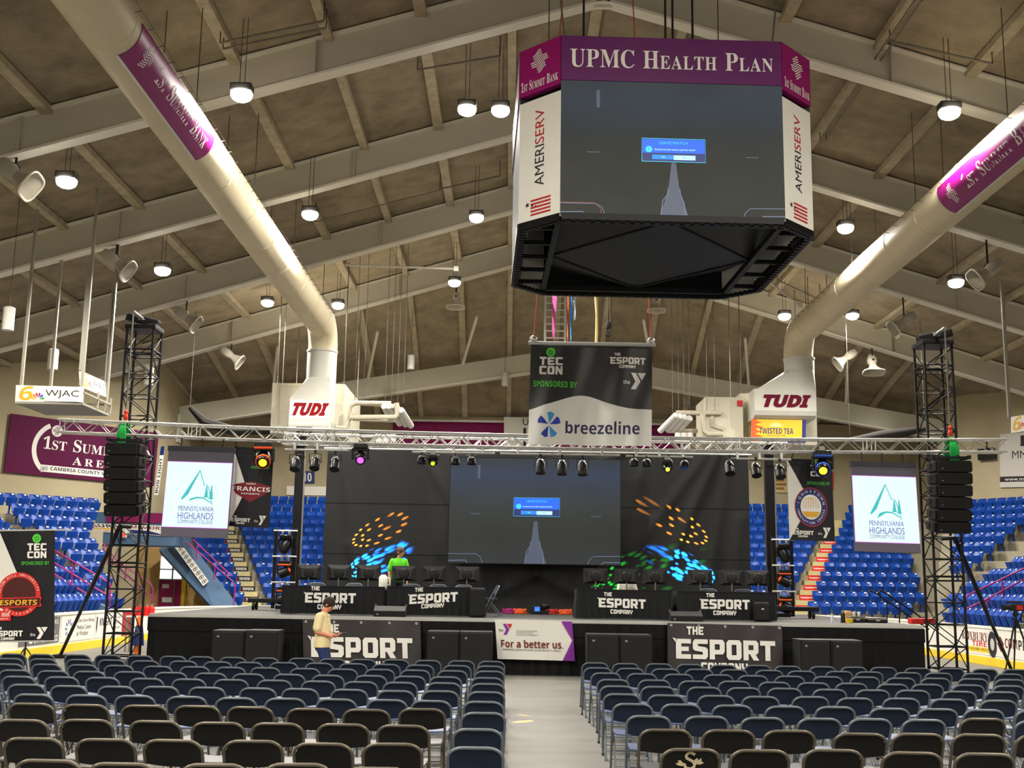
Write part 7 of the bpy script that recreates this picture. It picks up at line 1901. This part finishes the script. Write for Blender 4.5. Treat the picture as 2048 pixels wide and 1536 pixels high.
fuse(je.build('trousers', mat('dark_trousers', (34, 36, 44), .8), o), .01, 4)
shoe(o, (.1, -.02, 0), (.1, -1, 0)); shoe(o, (-.1, -.02, 0), (-.1, -1, 0))
# ---- person with a black cap seated behind the third desk
p = P(1254, 1138, Y=29.75)
o = thing('person', (p.x, 29.75, ST), 'person in a black cap seated behind the desk beyond the big screen', 'person')
sk = MB(); hz = p.z - ST - .14
loft(sk, [(0, .02, .44, .16, .12), (0, .01, .6, .155, .11), (0, 0, hz - .4, .155, .105), (0, 0, hz - .24, .165, .10), (0, 0, hz - .17, .10, .06)]); limb(sk, [(0, -.01, hz - .2), (0, -.02, hz - .08)], [.056, .05])
for s_ in (1, -1):
    limb(sk, [(s_ * .09, .0, .52), (s_ * .12, -.42, .53), (s_ * .12, -.40, .08)], [.085, .058, .04])
    limb(sk, [(s_ * .18, .0, hz - .24), (s_ * .23, -.06, hz - .5), (s_ * .14, -.32, hz - .46)], [.052, .041, .028]); hand(sk, (s_ * .14, -.32, hz - .46), (-s_ * .2, -1, .05), (0, 0, -1), .4, s_)
head(o, (0, -.03, hz), (0, -1, -.15), (0, 0, 1), sk, 'short', m_hair, m_black)
fuse(sk.build('body', m_skin2, o), .008)
sh = MB(); loft(sh, [(0, .02, .46, .18, .14), (0, .01, .6, .18, .135), (0, 0, hz - .4, .185, .13), (0, 0, hz - .26, .195, .12), (0, 0, hz - .19, .175, .095), (0, 0, hz - .14, .09, .07)])
for s_ in (1, -1): limb(sh, [(s_ * .165, 0, hz - .24), (s_ * .22, -.05, hz - .43)], [.07, .064])
fuse(sh.build('shirt', mat('pale_shirt', (196, 200, 190), .8), o), .01, 5)  # one even pale shirt colour
je = MB()
for s_ in (1, -1): limb(je, [(s_ * .085, .0, .52), (s_ * .12, -.42, .53), (s_ * .12, -.40, .12)], [.1, .078, .06])
fuse(je.build('trousers', mat('dark_trousers', (34, 36, 44), .8), o), .011, 4)
shoe(o, (.12, -.42, 0), (0, -1, 0)); shoe(o, (-.12, -.42, 0), (0, -1, 0))
put_chair(False, p.x, 29.87, math.pi, 'blue folding chair under the person in the black cap', 'folding chairs on the stage', ST)

# ================================================================== things at the floor edges
s = vinyl([(-60, 1062), (109, 1060), (-64, 1284)], 'banner_stand', 'black TEC CON banner with a red ringed ESPORTS badge on a tripod stand', 'banner', None, 23.5, mat('black_sponsor_cloth', (16, 16, 22), .5), .015)
W_, H_ = s.w, s.h
s.put(s.mb().poly([(W_ * .0, H_ * .98), (W_ * .36, H_ * .98), (W_ * .60, H_ * .55), (W_ * .40, H_ * .2), (0, 0.02 * H_)], .012), 'white_panel', m_white)
g = s.mb(); k = s.mb(); t = s.mb()
power_disc(g, k, W_ * .795, H_ * .925, W_ * .052, .016); text(g, 'SPONSORED BY', W_ * .78, H_ * .70, w=W_ * .33, h=H_ * .032, z=.016, bold=.012)
block(t, 'TEC', W_ * .685, H_ * .815, W_ * .225, H_ * .065, .016); block(t, 'CON', W_ * .685, H_ * .745, W_ * .225, H_ * .062, .016)
esport_logo(t, W_ * .30, H_ * .045, W_ * .34, .016); ymca_logo(t, t, W_ * .80, H_ * .02, W_ * .13, H_ * .105, .016); text(t, 'the', W_ * .755, H_ * .06, w=W_ * .06, h=H_ * .03, z=.016)
s.put(g, 'green_print', m_green); s.put(k, 'power_symbol', m_ink); s.put(t, 'lettering', m_lwhite)
cx, cy, rr = W_ * .59, H_ * .42, W_ * .255
rd = mat('badge_red', (206, 40, 34), .5)
m = s.mb(); m.ring(cx, cy, rr * .78, rr, .018, 36); m.poly([(cx - rr * 1.06, cy - rr * .62), (cx + rr * 1.06, cy - rr * .56), (cx + rr * 1.0, cy - rr * .34), (cx + rr * 1.06, cy - rr * .12), (cx - rr * 1.06, cy - rr * .16)], .021); s.put(m, 'badge_ring', rd)
m = s.mb(); m.disc(cx, cy, rr * .78, .018, 30); m.poly([(cx - rr * 1.02, cy - rr * .57), (cx + rr * .98, cy - rr * .51), (cx + rr * .98, cy - rr * .17), (cx - rr * 1.02, cy - rr * .21)], .024); s.put(m, 'badge_field', mat('badge_maroon', (70, 20, 20), .5))
m = s.mb(); text(m, 'ESPORTS', cx, cy - rr * .37, w=rr * 1.7, h=rr * .24, z=.028, bold=.04, shear=.12); s.put(m, 'badge_lettering', mat('badge_gold', (236, 176, 46), .5))
m = s.mb(); arc_text(m, 'SETON HILL UNIVERSITY', cx, cy, rr * .89, 172, 12, rr * .11, .024); arc_text(m, 'GRIFFINS', cx, cy, rr * .89, 232, 308, rr * .11, .024, flip=True); s.put(m, 'badge_ring_lettering', m_lwhite)
m = s.mb(); m.rect(W_ * .2, H_ * .185, W_ * .50, H_ * .275, .016); s.put(m, 'red_label', rd)
m = s.mb(); text(m, serif('Seton Hill'), W_ * .36, H_ * .24, w=W_ * .24, h=H_ * .035, z=.019); text(m, 'UNIVERSITY', W_ * .37, H_ * .202, w=W_ * .2, h=H_ * .014, z=.019); s.put(m, 'label_lettering', m_lwhite)
mb = MB(); mb.tube(s.v * H_ - s.u * .05, s.v * H_ + s.u * (W_ + .35), .018, 7); mb.tube(-s.u * .05, s.u * (W_ + .05), .014, 7); s.put(mb, 'cross_bar', m_truss)
cxx = W_ * .66
mb = MB(); O = s.O; mb.tube(s.u * cxx + V((0, .06, H_)), s.u * cxx + V((0, .06, .35 - O.z)), .016, 7); s.put(mb, 'pole', m_blk)
for dx, dy in ((-.42, .2), (.40, .2), (.06, -.40)):
    MB().tube(s.u * cxx + V((0, .06, .62 - O.z)), s.u * cxx + V((dx, .06 + dy, .015 - O.z)), .013, 6).build('leg', m_blk, s.root, True)
# video camera on a tripod
p = P(2030, 1215, Y=26.0); o = thing('video_camera', (p.x, 26.0, p.z), 'black video camera with a red side on a tall tripod by the boards', 'camera')
MB().bbox((.05, 0, .0), (.28, .12, .16), .02).build('body', m_black, o); MB().lathe((-.08, 0, .0), [(.05, 0), (.055, .08), (.065, .16), (.07, .2)], 12, (-1, 0, 0)).build('lens', m_black, o, True); MB().bbox((.0, 0, .12), (.34, .05, .04), .015).build('handle', m_black, o); MB().box((.08, -.064, .0), (.14, .01, .1)).build('side_panel', m_red, o)
mb = MB(); mb.lathe((0, 0, -.2), [(.05, 0), (.06, .06), (.04, .12)], 10); mb.tube((.02, 0, -.12), (.4, -.1, -.3), .01, 5); mb.build('tripod_head', m_blk, o, True)
for dx, dy in ((-.42, -.1), (.38, -.2), (.05, .42)): MB().path([(0, 0, -.2), (dx * .5, dy * .5, -.2 - (p.z - .2) * .5), (dx, dy, .01 - p.z)], [.022, .018, .012], 6).build('leg', m_blk, o, True)
# red canisters and orange pads on the boards side of the tower
for i, (x, y) in enumerate(((268, 1222), (281, 1220), (293, 1219), (302, 1218))):
    p = P(x, 1238, Y=33.5); o = thing('red_canister', (p.x, 33.5, 1.0), 'red canister with chrome neck, %s of four behind the petal advert tower' % ORD[i], 'canister', 'red canisters on the shelf')
    MB().lathe((0, 0, 0), [(.09, 0), (.09, .22), (.05, .28)], 12).build('body', mat('canister_red', (200, 32, 30), .35), o, True); mb = MB(); mb.lathe((0, 0, .28), [(.03, 0), (.03, .05)], 8); mb.tube((0, 0, .32), (.07, 0, .34), .012, 5); mb.build('neck', m_chrome, o, True)
p = P(284, 1240, Y=33.5); o = thing('equipment_shelf', (p.x, 33.5, 0), 'low equipment shelf carrying red canisters behind the tower', 'shelf')
MB().box((0, 0, .98), (.8, .4, .04)).build('top', m_white, o); [MB().box((i * .37, j * .17, .48), (.04, .04, .96)).build('leg', m_steel, o) for i in (-1, 1) for j in (-1, 1)]
p = P(278, 1262, Y=30.2); o = thing('safety_cone', (p.x, 30.2, 0), 'tall orange marker post wrapped in dark blue cloth inside the tower foot', 'marker')
MB().lathe((0, 0, 0), [(.17, 0), (.16, .06), (.09, .08), (.075, 1.0), (.05, 1.08)], 14).build('post', mat('safety_orange', (240, 112, 28), .5), o, True); MB().lathe((0, 0, .35), [(.15, 0), (.13, .25), (.09, .5)], 12).build('cloth', m_navy, o, True)
p = P(268, 1300, Y=28.2)
for px, lb, sd in ((1845, 'red canister case on the deck corner by the stage stairs', 0),):
    p = P(px, 1250, Y=28.3); o = thing('red_case', (p.x, 28.3, ST), lb, 'case'); MB().bbox((0, 0, .07), (.62, .3, .14), .03).build('body', mat('canister_red', (200, 32, 30), .35), o); MB().bbox((0, 0, .16), (.2, .05, .03), .01).build('handle', m_black, o)
bpy.context.view_layer.update()
